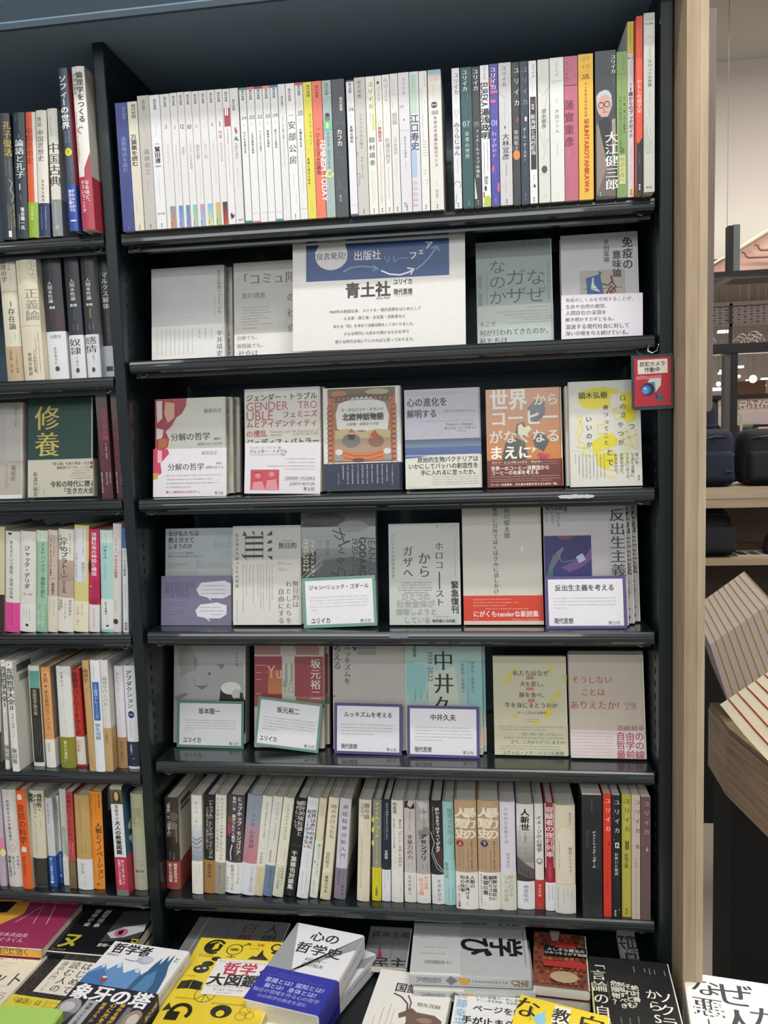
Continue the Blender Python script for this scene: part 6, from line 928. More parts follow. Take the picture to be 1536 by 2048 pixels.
face_out('M', 3, c(93, 20), c(672, 15), c(103, 993), .042, .012, 'c4c1b8 g R', 'grey-white poetry book with vertical title and scarlet band',
  't .57 .065 .32 333 m1 谷川俊太郎; t .42 .06 .76 2c2c2e m1 夜中に台所でぼくはきみに話しかけ; e .75 .4 .02 .03 d4d2cc; b c8432f .77; h .12 .62 .8 f0c8c0 2.6; h .12 .7 .825 f0c8c0 2.6; h .12 .55 .85 f0c8c0 2.6; h .28 .82 .875 f0c8c0 2.6; T .12 .94 .915 f4e4e0 b1.1 にがくもtenderな新詩集; h .12 .2 .955 f4e4e0 2.2; h .6 .94 .96 f4e4e0 1.8; r 0 .97 1 1 d0b8b0', GF[4])
r, M, w_, h_ = face_out('M', 3, c(672, 35), c(1276, 30), c(705, 1000), .034, .013, 'b4b1b2 R', 'grey-white magazine with blue painting of a reaching figure, rightmost on the fourth shelf',
  'T .02 .24 .065 3c3a3c B1.2 現代思想; T .25 .29 .065 444 b1.2 11; h .3 .97 .045 888 1.4; h .3 .97 .06 888 1.4; t .18 .1 .22 777 m1 森岡正博; t .11 .1 .2 777 m1 戸谷洋志; m .04 .1 .22 777 2.4; r 0 .29 .57 .62 2c2e64; g 0 .29 .57 .62 2c2c60 34346c; p 7c3454 .15,.29 .4,.29 .3,.32 .2,.32; p 6c4c84 .2,.54 .35,.5 .5,.45 .57,.38 .57,.48 .45,.54 .3,.58; p 5c6878 .04,.56 .1,.45 .16,.42 .2,.46 .1,.55 .08,.6; p 6c7480 .13,.43 .22,.38 .24,.39 .18,.46; p a8b4c8 .38,.46 .46,.43 .5,.48 .42,.51; l 5c6c7c 2 .15,.45 .22,.5 .32,.49 .4,.48; p 3c6c74 .02,.6 .05,.56 .1,.57 .1,.62 .03,.62; t .89 .08 .62 333 m1.15 反出生主義; t .89 .64 .98 333 m1.1 を考える; t .79 .15 .62 999 m.5 生まれてこないほうが良かったか', GF[4], copies=2, cshift=(.012, 0), clabels=['second copy of the blue-painting magazine', 'hindmost third copy of the blue-painting magazine'], name='magazine')
GEN = lambda t, u0, u1, ln: 'T %s %s .22 2a2a2e b1.05 %s; ' % (u0, u1, t)+'; '.join('h .1 %.2f %.3f 77777c 2.3' % (e_, .42+.062*k) for k, e_ in enumerate(ln))+'; T .1 .34 .85 26262a b1.3 現代思想; T .77 .92 .89 888 b1 青土社'
card('M', 3, [c(693, 608), c(1283, 600), c(700, 990)], .022, '5c4f86', 'violet-bordered white card under the blue painting, rightmost of the fourth shelf',
  GEN('反出生主義を考える', .12, .86, (.88, .88, .88, .26)), 'bordered cards', border=.005)
# row 5
c = C(310, 1270, 4.151)
face_out('M', 4, c(138, -50), c(728, -50), c(178, 962), .075, .030, '9c9b9a g R', 'grey-white magazine showing a white-haired man from behind, leftmost on the fifth shelf',
  'g 0 0 1 .3 8c8a8a a4a2a0; e .2 .3 .14 .08 868482; p 8c8a88 .05,.15 .25,.12 .3,.35 .1,.42; c .38 .45 .1 7c7a78 1.6 20 200; p 6c6a68 .3,.5 .48,.5 .4,.535; p 78767a .6,.31 .72,.31 .67,.36; p 7c7a78 0,.6 .18,.56 .2,.58 .05,.64; t .88 .2 .33 333 m1 ユリイカ; t .5 .38 .41 222 b1 本; l a0a0a0 1.2 .74,.34 .86,.34; l a0a0a0 1.2 .74,.38 .86,.46; l a0a0a0 1.2 .86,.38 .74,.46; p 1c1c1e .64,.62 .66,.52 .75,.5 .98,.6 .96,.66 .64,.66; e .8 .52 .14 .055 d0cecc; e .88 .57 .07 .045 b8b4b0; p 2c2c2e .93,.55 .97,.57 .96,.6 .92,.6; p 1c1c1e .86,.6 1,.62 1,.9 .95,.95 .93,.8; m .3 .25 .38 777 2', GF[5], name='magazine')
card('M', 4, [c(187, 566), c(740, 577), c(190, 955)], .066, '5c8677', 'green-bordered white card at the left end of the fifth shelf',
  'T .32 .65 .22 2a2a2e b1.1 坂本龍一; '+'; '.join('h .12 %.2f %.3f 77777c 2.3' % (e_, .42+.055*k) for k, e_ in enumerate((.88, .88, .88, .88, .26)))+'; T .09 .37 .84 26262a b1.3 ユリイカ; T .78 .93 .9 888 b1 青土社', 'bordered cards', border=.005)
face_out('M', 4, c(836, -50), c(1412, -50), c(816, 972), .066, .018, 'b6aaa4 g R', 'magazine with dusty red blocks, cream stripe and rainbow letters',
  'r 0 0 1 .1 a09490; r 0 .1 .93 .22 9c7468; p b8aca4 .38,.1 .5,.06 .6,.18 .6,.22 .38,.22; r 0 .235 .4 .57 8c3c44; r .58 .235 .99 .57 8c4046; r .4 .235 .58 .6 b8b4a8; r 0 .57 .4 .66 8c4c48; r .6 .57 .99 .66 9c645c; g .2 .35 .4 .55 a05c44 b87848; T .18 .4 .36 c8a088 m1.4 Yu; T .41 .57 .36 88948c m1.2 JI; T .41 .57 .45 88948c m1.2 KA; T .41 .57 .51 88948c m1.2 TO; h .03 .4 .37 c88c84 2; t .88 .25 .6 e8e0dc m1.1 坂元裕二; l c8b0a8 .8 .02,.31 .18,.31; l c8b0a8 .8 .02,.37 .1,.37; l c8b0a8 .8 .02,.43 .1,.43; l c8b0a8 .8 .02,.55 .1,.55; r .94 .6 1 .66 5c7468; r .2 .94 .2 .98 555', GF[5], name='magazine', copies=1, cshift=(.006, 0), clabels=['second copy behind the dusty red and cream magazine'])
card('M', 4, [c(862, 508), c(1393, 572), c(815, 912)], .050, '6f9684', 'tilted green-bordered white card on the dusty red magazine',
  'T .3 .66 .22 2a2a2e b1.1 坂元裕二; '+'; '.join('h .1 %.2f %.3f 77777c 2.3' % (e_, .4+.06*k) for k, e_ in enumerate((.92, .92, .92, .92, .36)))+'; T .07 .35 .83 26262a b1.3 ユリイカ; T .77 .94 .89 888 b1 青土社', 'bordered cards', border=.005)
c = C(640, 1270, 4.151)
face_out('M', 4, c(96, -50), c(706, -45), c(112, 990), .062, .024, 'aaa49f R', 'plain warm grey magazine with slanted black title and faint 11',
  't .2 .12 .46 333 m1.1 ルッキズムを; t .06 .12 .34 333 m1.1 考える; p 3c4448 .26,.14 .34,.155 .3,.185; R .48 .13 .22 8c8884 b1 11; h .4 .7 .11 8c8884 1; e .02 .56 .012 .006 333', GF[5], name='magazine')
card('M', 4, [c(121, 572), c(681, 586), c(108, 992)], .05, '5a4c84', 'violet-bordered white card on the plain warm grey magazine',
  GEN('ルッキズムを考える', .14, .86, (.88, .88, .86, .6)), 'bordered cards', border=.005)
face_out('M', 4, c(716, -50), c(1345, -45), c(722, 1015), .055, .012, '9cb4ac R', 'pale aqua clouded magazine with large black vertical name',
  'g 0 0 1 .25 98a8a4 a0b8b0; p 84b0b0 0,.25 .3,.3 .25,.5 .1,.6 0,.5; p 84b0b0 .7,.25 1,.25 1,.65 .8,.6 .75,.4; p b4bcac .3,.35 .65,.3 .7,.6 .3,.62; p c8b8a8 .6,.82 1,.8 1,.95 .7,.95; R .33 .18 .42 5c6060 m1 1934-2022; t .5 .155 .71 222 m.95 中井久; t .88 .25 .51 5c6868 m.9 加藤寛+最相葉月; t .75 .27 .51 5c6868 m.9 斎藤環+東畑開人; m .82 .25 .6 6c7878 2.4; m .28 .48 .58 5c6868 2.6; m .2 .48 .58 5c6868 2.6; m .12 .48 .58 5c6868 2.6; t .58 .11 .15 777 m1 追悼号; R .12 .1 .22 555 b1 現代思想', GF[5], name='magazine', copies=1, cshift=(.006, 0), clabels=['second copy behind the aqua clouded magazine'])
card('M', 4, [c(723, 584), c(1320, 596), c(722, 1010)], .043, '5a4c86', 'violet-bordered white card on the pale aqua magazine',
  GEN('中井久夫', .32, .68, (.88, .88, .92, .92, .5)), 'bordered cards', border=.005)
c = C(960, 1270, 4.042)
face_out('M', 4, c(104, 172), c(697, 156), c(120, 1003), .055, .016, 'b9b59c R', 'ivory display book with yellow leaf prints and tiny red animals',
  'p c8b448 .28,.13 .34,.12 .26,.19 .24,.24 .18,.22; p c8b448 .12,.24 .18,.23 .2,.26 .14,.28; p c8b448 .74,.08 .8,.06 .82,.1 .76,.1; p c8b448 .76,.13 .82,.12 .8,.17 .74,.17; p c8b448 .82,.38 .94,.33 .9,.4 .84,.42; p c8b448 .76,.43 .82,.43 .84,.46 .78,.48; p c8b448 .68,.56 .8,.5 .78,.58 .7,.63; p c8b448 .26,.59 .32,.59 .32,.63 .26,.62; p c8b448 .52,.66 .62,.65 .62,.68 .54,.69; p c8b448 .95,.2 1,.18 1,.25 .96,.24; T .27 .76 .17 444 m1 私たちはなぜ; p b87068 .45,.2 .55,.2 .56,.23 .46,.235; T .36 .74 .28 444 m1 犬を愛し、; p b87068 .45,.315 .55,.315 .55,.345 .45,.345; T .35 .74 .39 444 m1 豚を食べ、; p b87068 .47,.43 .56,.43 .56,.465 .47,.465; T .15 .87 .495 444 m1 牛を身にまとうのか; T .32 .72 .57 555 m1 カーニズムとは何か; h .41 .62 .635 666 2; h .45 .6 .66 666 2; b b5b298 .69; h .06 .95 .715 555 2.4; h .06 .7 .74 555 2.4; T .35 .96 .785 666 m1 「喜んで教えて差し上げましょう。; h .13 .96 .825 666 3; T .22 .96 .865 555 m1 さて、これからどうしますか?; h .06 .9 .91 666 2; h .06 .9 .935 666 2; T .1 .94 .975 666 m1 ユヴァル・ノア・ハラリ氏推薦', GF[5])
face_out('M', 4, c(700, 156), c(1308, 156), c(738, 1034), .048, .018, 'b2a89b R', 'beige-pink display book with thin crimson title, rightmost on the fifth shelf',
  'l 9c948c .5 .92,.1 .75,.27 .55,.5 .32,.7; T .03 .58 .245 a04c58 m1 そうしない; T .15 .48 .365 a04c58 m1 ことは; T 0 .66 .49 a04c58 m1 ありえたか?; T .73 .88 .475 a0606c m1 自由論; T .73 .88 .515 a0606c m1 入 門; h .76 .88 .595 a8686c 1.6; h .78 .86 .62 a8686c 1.4; T .62 .98 .71 a0505c m1 高崎将平; b c4bcb8 .73; T .6 .97 .785 a0505c b1 自由の; T .6 .97 .87 a0505c b1 哲学の; T .6 .97 .96 a0505c b1 最前線; '+'; '.join('h .02 .56 %.3f b07c80 2' % (.76+.03*k) for k in range(8)), GF[5], copies=1, cshift=(.003, 0), clabels=['second copy behind the beige-pink crimson-titled book'])

# left bay, third shelf: two display books

c = C(0, 760, 4.8)
a3 = LEAN[2]
GL3 = 'display books on the left bay third shelf'
face_out('L', 2, c(-120, 228), c(232, 218), c(-150, 1172), .04, .014, 'b7b2ae R', 'grey-beige display book with brown picture, cut by the left edge',
  'r .35 .15 .55 .6 6c5448; r 0 .1 .55 .65 b0aca8; t .82 .04 .26 555 m.9 ひとごと; b a9a298 .61; t .76 .65 .82 4c4844 m1 福尾匠; m .6 .64 .9 777 2.4; m .55 .64 .9 777 2.4; r 0 .96 1 1 d4d0cc', GL3)
face_out('L', 2, c(286, 188), c(905, 180), c(256, 1166), .036, .022, '22443c R', 'dark green display book with two big golden characters',
  't .3 .06 .6 cfb860 m1.05 修養; b b9b4a4 .62; T .35 1.05 .665 444 b1 『武士道』を凌ぐ明治・大正期の; T .45 1.05 .705 444 b1 国民的バイブル、ここに甦る; h .7 .99 .74 444 2.6; h .68 .99 .765 444 2.6; h .66 .99 .79 444 2.6; h .7 .99 .815 444 2.6; T .35 1.05 .87 333 b1.1 令和の時代に贈る; T .52 1.1 .94 333 b1.1 「生き方大全」; t .12 .74 .99 555 m1 新渡戸稲造; m .25 .92 .98 666 2; m .18 .86 .97 999 1.6', GL3)
# ---------------------------------------------------------------- books lying on the display ledge
GFL = 'books lying in stacks on the display ledge'
def flat(tl, tr, z, L, T, opt, lab, cmds, copies=0, shift=(0, 0), clabels=(), side=None, Wm=None, spine='R', name='book'):
    """tl, tr = far corners of the upper cover as seen, z its height, L its length towards the viewer"""
    o_ = opt.split(); P = atZ(*tl, z); Q = atZ(*tr, z)
    ex = (Q-P)/np.linalg.norm(Q-P); w = Wm or np.linalg.norm(Q-P)
    up = np.array((0, 0, 1.)); ez = np.cross(up, ex)            # away from the viewer
    if ez[1] < 0: ez = -ez
    o = P-ez*L
    M = frame(o, ex, -up, ez)
    r = thing(name, lab, name, M, GFL); GAIN[0] = 1.25  # flat books' colours lifted in place of stronger light on the ledge
    face_book(r, w, L, T, o_[0], cmds, 'H' in o_, spine, kind='gloss' if 'g' in o_ else 'paper', sidecmds=side, page='d8ceb4' if 'cp' in o_ else 'ded8c8')
    GAIN[0] = 1.0
    for k in range(copies):
        c_ = copy_tree(r); c_.matrix_world = Matrix.Translation((shift[0]*(k+1), shift[1]*(k+1), -(T+.0022)*(k+1))) @ M
        c_['label'] = clabels[k]
    return r
icons = 'c .2 .1 .1 26241c 5 60 330; p 26241c .1,.08 .2,.04 .28,.08 .26,.15 .18,.17 .1,.14; p d9bf2e .19,.07 .23,.05 .24,.12 .18,.14; c .42 .12 .08 26241c 1.6; e .42 .12 .05 .015 6a6420; l 26241c 1.6 .47,.08 .56,.04; l 26241c 1.6 .52,.04 .56,.04 .56,.065; l 26241c 1.4 .42,.18 .42,.22; l 26241c 1.4 .37,.205 .47,.205; T .64 .72 .05 a04c1c b1 DK; c .85 .07 .05 26241c 3; e .85 .13 .035 .015 26241c; p 26241c .68,.19 .72,.1 .74,.16 .78,.19 .82,.22 .6,.22 .64,.18; p 26241c .92,.1 .98,.06 .98,.18 .93,.2 .95,.15 .9,.14; e .22 .3 .06 .03 26241c; e .28 .24 .05 .025 26241c; e .18 .36 .08 .045 26241c; e .15 .36 .02 .01 d8c4a0; e .21 .35 .02 .01 d8c4a0; p 26241c .05,.5 .15,.48 .27,.5 .28,.58 .15,.57 .04,.58; r .155 .485 .16 .57 d9bf2e; c .35 .62 .1 5c5430 .9; l 3c3620 .8 .35,.62 .28,.57; l 3c3620 .8 .35,.62 .42,.57; l 3c3620 .8 .35,.62 .42,.67; l 3c3620 .8 .35,.62 .28,.67; l 3c3620 .8 .35,.62 .35,.54; l 3c3620 .8 .35,.62 .35,.7; c .2 .8 .09 26241c 7 150 400; p 26241c .05,.72 .1,.78 .02,.8; p 26241c .08,.8 .2,.8 .2,.88 .08,.88; e .58 .77 .1 .06 26241c; e .58 .79 .04 .03 d9bf2e; c .8 .75 .05 6c6430 .6; c .85 .72 .04 6c6430 .6; c .78 .8 .05 6c6430 .6; c .86 .79 .04 6c6430 .6; h .08 .25 .2 5c5424 3; h .08 .25 .22 5c5424 3; h .46 .6 .06 5c5424 2.4; h .58 .68 .1 5c5424 2.4; h .05 .18 .44 5c5424 2.4; h .08 .28 .67 5c5424 3; h .45 .85 .7 5c5424 3'
flat((231, 1882), (380, 1903), .625, .21, .024, 'dcdde0', 'white book with blue mountain drawing and black lower band, in front of the post',
     'T .04 .56 .075 1c1c24 B1.05 哲学者; T .88 .97 .12 333 m1 と; p 5c86b4 0,.38 .12,.26 .2,.33 .3,.22 .42,.34 .55,.26 .68,.36 .68,.5 0,.5; p 3c6ca4 0,.4 .15,.32 .3,.42 .3,.5 0,.5; p c4d4e4 .09,.28 .12,.26 .15,.3 .12,.32; p c4d4e4 .27,.25 .3,.22 .34,.28 .3,.3; p c4d4e4 .52,.29 .55,.26 .6,.31 .56,.32; p 34587c .6,.5 .62,.36 .68,.28 .7,.2 .74,.12 .76,.2 .8,.08 .83,.16 .86,.06 .88,.2 .93,.3 .97,.5; p 4c78a0 .66,.5 .7,.34 .78,.26 .85,.4 .84,.5; e .55 .17 .1 .05 a4a4bc; e .58 .16 .07 .035 b4b4c8; l 5c6c90 1.5 .3,.19 .42,.2 .48,.19; e .25 .44 .035 .025 a83830; e .25 .41 .03 .01 e8e8e8; T .04 .2 .16 444 m1 田中正人; r 0 .5 1 1 1e2230; T .02 .98 .585 f4f4f4 B1 象牙の塔; e .14 .76 .13 .1 8c8c90; e .12 .75 .08 .05 b4b4b8; p 5c5c64 .02,.8 .25,.8 .22,.9 .05,.9; r .28 .66 .42 .92 9c9ca0; t .35 .68 .9 1e2230 b1 増補30万部; t .5 .66 .98 d8b040 b1 哲学クラシックス; t .61 .65 .95 d8b040 b1 心に光を灯す; t .71 .64 .94 d8b040 b1 悩める現代人の; r .78 .67 .84 .9 6c6c74; e .92 .78 .1 .1 8c7c70; e .93 .78 .06 .06 b8b0a8', side='m .5 .1 .2 333 5; m .5 .3 .5 555 4; r 0 .5 1 1 1e2230; t .5 .52 .7 eee b1 象牙の塔',
     copies=1, clabels=['second copy under the blue mountain book'])
flat((403, 1875), (586, 1886), .600, .225, .022, 'd6bd34 g', 'bright yellow picture book with black icons and white title square',
     icons+'; r .3 .24 .83 .62 e4e2de; T .32 .82 .265 999 n1 THE PHILOSOPHY BOOK; T .4 .75 .34 b02c50 B1.05 哲学; T .3 .82 .46 26262a B1 大図鑑; T .32 .8 .53 999 n1 BIG IDEAS SIMPLY EXPLAINED; T .4 .7 .565 555 b1 マーカス・ウィークス; h .45 .62 .595 666 2.4; p 2c2a22 .84,.3 .9,.36 .84,.42 .78,.36; T .825 .855 .36 b03048 b 2', copies=1, clabels=['second copy under the yellow picture book'])
flat((595, 1845), (729, 1871), .617, .20, .036, 'd8d8dc H cp', 'thick white and grey triangle hardback with royal blue band, topmost of its stack',
     'p 8e9094 0,0 .3,.55 0,.6; p 8e9094 0,0 .02,0 .36,.62 0,.62; p 8a8c90 1,.02 1,.2 .3,.62 .36,.62; T .3 .72 .13 26262c b1 心の; T .2 .86 .3 26262c b1 哲学史; T .42 .72 .43 444 m1 村田純一; T .42 .72 .49 444 m1 渡辺恒夫; b 2c2e94 .60; h .2 .6 .66 8c90c8 1.6; h .1 .85 .69 8c90c8 1.6; T .1 .48 .745 a8acd4 b1 意識とは? ; T .52 .9 .745 a8acd4 b1 認知とは?; T .14 .4 .81 a8acd4 b1 脳とは?; T .46 .84 .81 a8acd4 b1 身体とは?; T .03 .92 .87 9ca0cc m1 独自の領域を作る心の哲学; T .14 .8 .93 9ca0cc m1 心の科学の歴史を読む', side='m .4 .1 .5 444 5; r 0 .6 1 1 2c2e94; m .5 .68 .9 b0b4d8 4')
flat((640, 1868), (752, 1908), .576, .20, .034, 'd6d6da H cp', 'second white and royal blue hardback, turned, under the triangle one',
     'p 8e9094 0,0 .3,.55 0,.6; p 8a8c90 1,.02 1,.2 .3,.62 .36,.62; b 2c2e94 .60', side='m .4 .1 .5 444 5; r 0 .6 1 1 2c2e94; m .5 .68 .9 b0b4d8 4')
flat((763, 1937), (910, 1957), .566, .195, .022, 'dcd9d4', 'white book with photograph of a clay horned animal and red foot bar',
     'T .46 .9 .1 555 m1 大人のための; h .32 .44 .095 c66 2; T .26 .9 .2 2c2c30 b1.1 国語ゼミ; T .6 .9 .37 444 m1 野矢茂樹; p 6a5448 .4,.5 .48,.46 .55,.42 .62,.46 .85,.47 .95,.52 .95,.7 .88,.7 .86,.6 .64,.6 .6,.72 .48,.72 .52,.58 .5,.52 .42,.55; p 4c3c34 .48,.72 .52,.6 .58,.6 .57,.72; l 54443a 3 .5,.47 .48,.38 .38,.31 .27,.28; l 54443a 2.4 .52,.46 .52,.36 .46,.28; e .74 .54 .1 .03 8c7464; m .2 .45 .68 666 2.4; m .12 .55 .7 c66 2.4; m .34 .45 .68 888 2; m .28 .4 .72 888 2; r .06 .73 .75 1 b42c34; T .1 .5 .785 e8d870 B1 ビジネスで; T .52 .74 .78 e8d870 B1 SNS; h .1 .7 .86 eee 4; h .76 .95 .72 888 2')
flat((920, 1927), (1071, 1943), .570, .195, .024, 'dcdcdc', 'white book crowded with black headline lettering and light blue name',
     'T .28 .95 .13 2c2c30 n1 父が息子に語る; T .28 .95 .19 444 n1 壮大かつ圧倒的に面白い; T .25 .98 .3 1c1c20 b1 哲学の書; T .25 .96 .385 555 n1 哲学の教養が一気に身につく; T .27 .97 .425 555 n1 すごい思考実験、哲学問題の連続; T .24 .99 .52 1c1c20 b1 ページを繰る; T .12 1.02 .66 16161a B1 手が止まらない; t .1 .33 .75 6c9cc4 n1 斎藤幸平; T .35 .98 .8 16161a B1 らない')
flat((829, 1845), (1050, 1852), .602, .135, .021, 'a9abac', 'light grey thick book lying upside down with very large black brush characters',
     'r .42 0 1 1 9fa1a3; L .02 .2 .3 777 m1.3 二つの？; h .1 .3 .5 666 4; h .06 .3 .62 666 3; L .12 .34 .78 666 m1.2 千葉雅也; L .43 .94 .45 161618 B1.15 学び; r .965 .1 .97 .8 555', side='L .06 .26 .5 555 m1.3 鳥羽和久; p c09038 .4,.2 .5,.3 .48,.8 .42,.8; p 6c6c70 .34,.1 .4,.5 .34,.9 .3,.5; h .48 .82 .5 666 5; L .84 .97 .5 7c5c30 b1.3 学び', spine='B', copies=1, shift=(.006, -.006), clabels=['second copy under the grey book with huge brush characters'])
flat((400, 1833), (582, 1846), .566, .20, .012, '6f7072', 'dark grey book with crimson and black characters deep under the bottom shelf',
     't .84 .04 .34 3a3a3e m1 人間; t .6 .04 .36 6c3c48 m1 白紙; m .4 .05 .3 4c4c50 4; r .1 .0 .12 1 8c8c8e')
flat((742, 1852), (825, 1856), .566, .11, .012, '77797a', 'grey book with thin lettering deep under the bottom shelf, left of the brush-character one',
     'T .05 .98 .2 333 n1 資本主義; m .3 .4 .7 444 3; m .6 .4 .8 444 3; p 8c2c5c .3,.5 .42,.8 .3,.85; T .2 .98 .92 2c2c2e b1 民主')
flat((1068, 1862), (1172, 1872), .590, .14, .018, '6e4436 g', 'dark brick red illustrated book with a black plaque',
     '; '.join('r %.2f %.2f %.2f %.2f %s' % (.02+.1*i+(.05 if j % 2 else 0), .05+.085*j, .09+.1*i+(.05 if j % 2 else 0), .11+.085*j, random.choice(('8a4a34', '7c3c2c', '94563c', '5c2c24'))) for i in range(9) for j in range(11))+'; p 9c9488 .3,.0 .5,.0 .46,.2 .34,.2; r .2 .3 .98 .48 16161a; T .25 .95 .36 b0aca4 b1 ふしぎな魔法の; T .2 .98 .43 b0aca4 b1 ひみつをさがす物語; p a03430 .15,.6 .8,.55 .98,.62 .95,.68 .2,.68; p 94302c .4,.2 .75,.2 .8,.32 .4,.32; e .55 .85 .25 .1 a08c6c', copies=1, shift=(0, .0), clabels=['second copy under the brick red illustrated book'])
flat((1232, 1858), (1268, 1861), .566, .12, .012, 'a8a8a8', 'pale book with outlined sideways lettering at the back, right end under the bottom shelf',
     'R .4 .1 .9 333 n1 昆虫; R .8 .1 .9 666 n1 不思議; l c44 1 .5,.7 .8,.9')
flat((1177, 1912), (1337, 1927), .596, .205, .026, '1f2022', 'matt black book with cream vertical title right of the yellow one',
     't .1 .02 .95 e4e0d0 m.95 「言論の自由」; r .0 .32 .012 1 d8d48c; t .85 .34 1 e4e0d0 m1 ソクラテス; t .72 .32 .95 e4e0d0 m.95 からSNS; t .52 .3 .55 d8d4c4 b1 絶対善？; t .44 .29 .56 d8d4c4 b1 それとも; t .36 .28 .57 d8d4c4 b1 制限すべき; t .28 .27 .54 d8d4c4 b1 危険物？; m .2 .28 .5 8c8a80 2.4; m .15 .28 .4 8c8a80 2.4; m .3 .66 .98 9c9a90 3; m .4 .66 .98 9c9a90 3; m .5 .64 .98 9c9a90 3; l 8c8c8c 1.2 .55,.08 .55,.15; l 8c8c8c 1.2 .68,.09 .68,.14; l 8c8c8c 1.2 .74,.09 .74,.16; l 8c8c8c 1.2 .8,.1 .8,.15; l 8c8c8c 1.2 .92,.1 .92,.16', side='m .5 .1 .9 777 4')
flat((1042, 1989), (1221, 2035), .628, .20, .012, 'dcc030', 'yellow book with brush title and small blue bird, nearest the lower edge',
     't .1 .0 .7 26241c m1 ないが; r .4 .02 .58 .6 e4e0cc; t .49 .04 .6 2c2c2c b1 教養とい; t .82 .02 .5 2c2c2c m1 自信; e .28 .2 .07 .05 7cb4c8; p 7cb4c8 .26,.16 .32,.1 .32,.22; e .66 .2 .05 .05 8cb8c4; m .18 .1 .25 555 2.4')
flat((1365, 1943), (1560, 1972), .600, .21, .05, 'd8d6d0', 'thick white book with brush-written title beside the oak panel',
     't .18 .03 .9 2c2c30 m1.1 な悪上の; t .42 .03 .9 2c2c30 m1.1 ぜ人に; t .68 .25 1 2c2c30 m1.1 がオ者; '+'; '.join('p cac8c4 %.2f,.3 %.2f,.3 %.2f,1 %.2f,1' % (.06+.05*k, .075+.05*k, .11+.055*k, .08+.055*k) for k in range(6)), spine='L', Wm=.17)
# left group
flat((-60, 1793), (165, 1806), .600, .14, .0165, '8a2c50', 'plum book with golden artwork, topmost of three in the left corner',
     'p c8943c 0,0 .55,.0 .6,.3 .5,.55 .2,.5 0,.6; p 1c1a18 .1,.1 .45,.05 .45,.3 .3,.35 .15,.3; l e0d0a0 1.2 .6,.5 .7,.1 .75,.5; l e0d0a0 1.2 .8,.1 .86,.5; T .55 .8 .75 d8b0c0 m1 谷本真由美; T .45 .8 .85 d8b0c0 m1 てんめぐろくん', spine='B', side='r 0 .1 1 .95 d0a03c; T .3 .9 .4 6c2c24 m1.2 ひとにつくる自己に効く; h .3 .85 .2 3c2c1c 5', copies=2, shift=(-.006, -.004), clabels=['second plum and gold book of the left corner stack', 'lowest plum and gold book of the left corner stack'])
flat((172, 1812), (320, 1823), .588, .135, .02, '17181b g', 'glossy black book lying upside down with yellow letters and a grey animal drawing',
     'p 3a3c3e .55,.05 .95,.0 .98,.6 .55,.75; p b0b0b0 .55,.55 .7,.4 .95,.3 .98,.45 .8,.6 .65,.65; e .72 .52 .08 .09 a86078; p 1c1c1e .68,.48 .74,.46 .74,.56 .69,.56; t .35 .05 .45 b8b8b0 b1 超常現象; t .22 .05 .45 b8b8b0 b1 怪奇の会; T .05 .32 .75 a8a434 B1.1 ヌ; T .88 1.05 .7 a8a434 B1.1 ヌ; T .55 .85 .8 c8c8c0 b1 星明一冊総; h .05 .25 .95 999 5', spine='B', copies=1, clabels=['second copy under the black yellow-lettered book'])
flat((-70, 1884), (101, 1903), .580, .2, .02, 'd6cfbc', 'cream book with brush-written Latin-alphabet name in kana, in the left corner',
     'h .55 .75 .1 999 2; h .52 .78 .13 999 2; h .45 .8 .2 999 3; h .5 .75 .24 999 3; T .3 1.0 .38 444 m1.2 ングット; h .3 .9 .47 999 3; T .38 .98 .58 b8888c m1.1 論理を語る; '+'; '.join('m %.2f .66 1 888 4' % (.1+.08*k) for k in range(11)))
flat((107, 1894), (219, 1908), .574, .19, .018, '222224', 'black patterned book with cream title panel and yellow band',
     '; '.join('c %.2f %.2f .05 5c5c58 .7 %d %d' % (.08+.17*(k % 6)+(.08 if (k//6) % 2 else 0), .05+.075*(k//6), 40*k % 360, 40*k % 360+250) for k in range(54))+'; r .33 .14 1 .58 d4cec0; t .44 .16 .42 555 m1 論語入門; t .44 .43 .56 888 m1 三六五; t .62 .15 .56 333 m1 読む人の; t .82 .15 .56 333 m1 はじめて; b d2c23c .64; T .1 .62 .7 333 m1.1 『論語』は; T .06 .5 .8 333 m1 こんなに; T .55 .95 .82 c4502c B1 面白い; r .68 .66 .69 .75 888; h .72 .98 .68 b08040 3; h .72 .98 .73 b08040 3')
lb = thing('lime_box', 'plain lime green box lid in the lower left corner', 'box', frame(atZ(130, 2018, .640)-np.array((.19, .15, .1)), (1, 0, 0), (0, 1, 0), (0, 0, 1)))
MB().prism([(0, 0), (.182, 0), (.186, .001), (.189, .004), (.19, .008), (.19, .142), (.189, .146), (.186, .149), (.182, .15), (0, .15)], 2, 0, .0995, mat('a8cc60')).build('body', lb)
MB().prism([(0, .001), (.18, .001), (.187, .008), (.187, .142), (.18, .149), (0, .149)], 2, .0996, .1003, mat('acd068')).build('lid', lb)

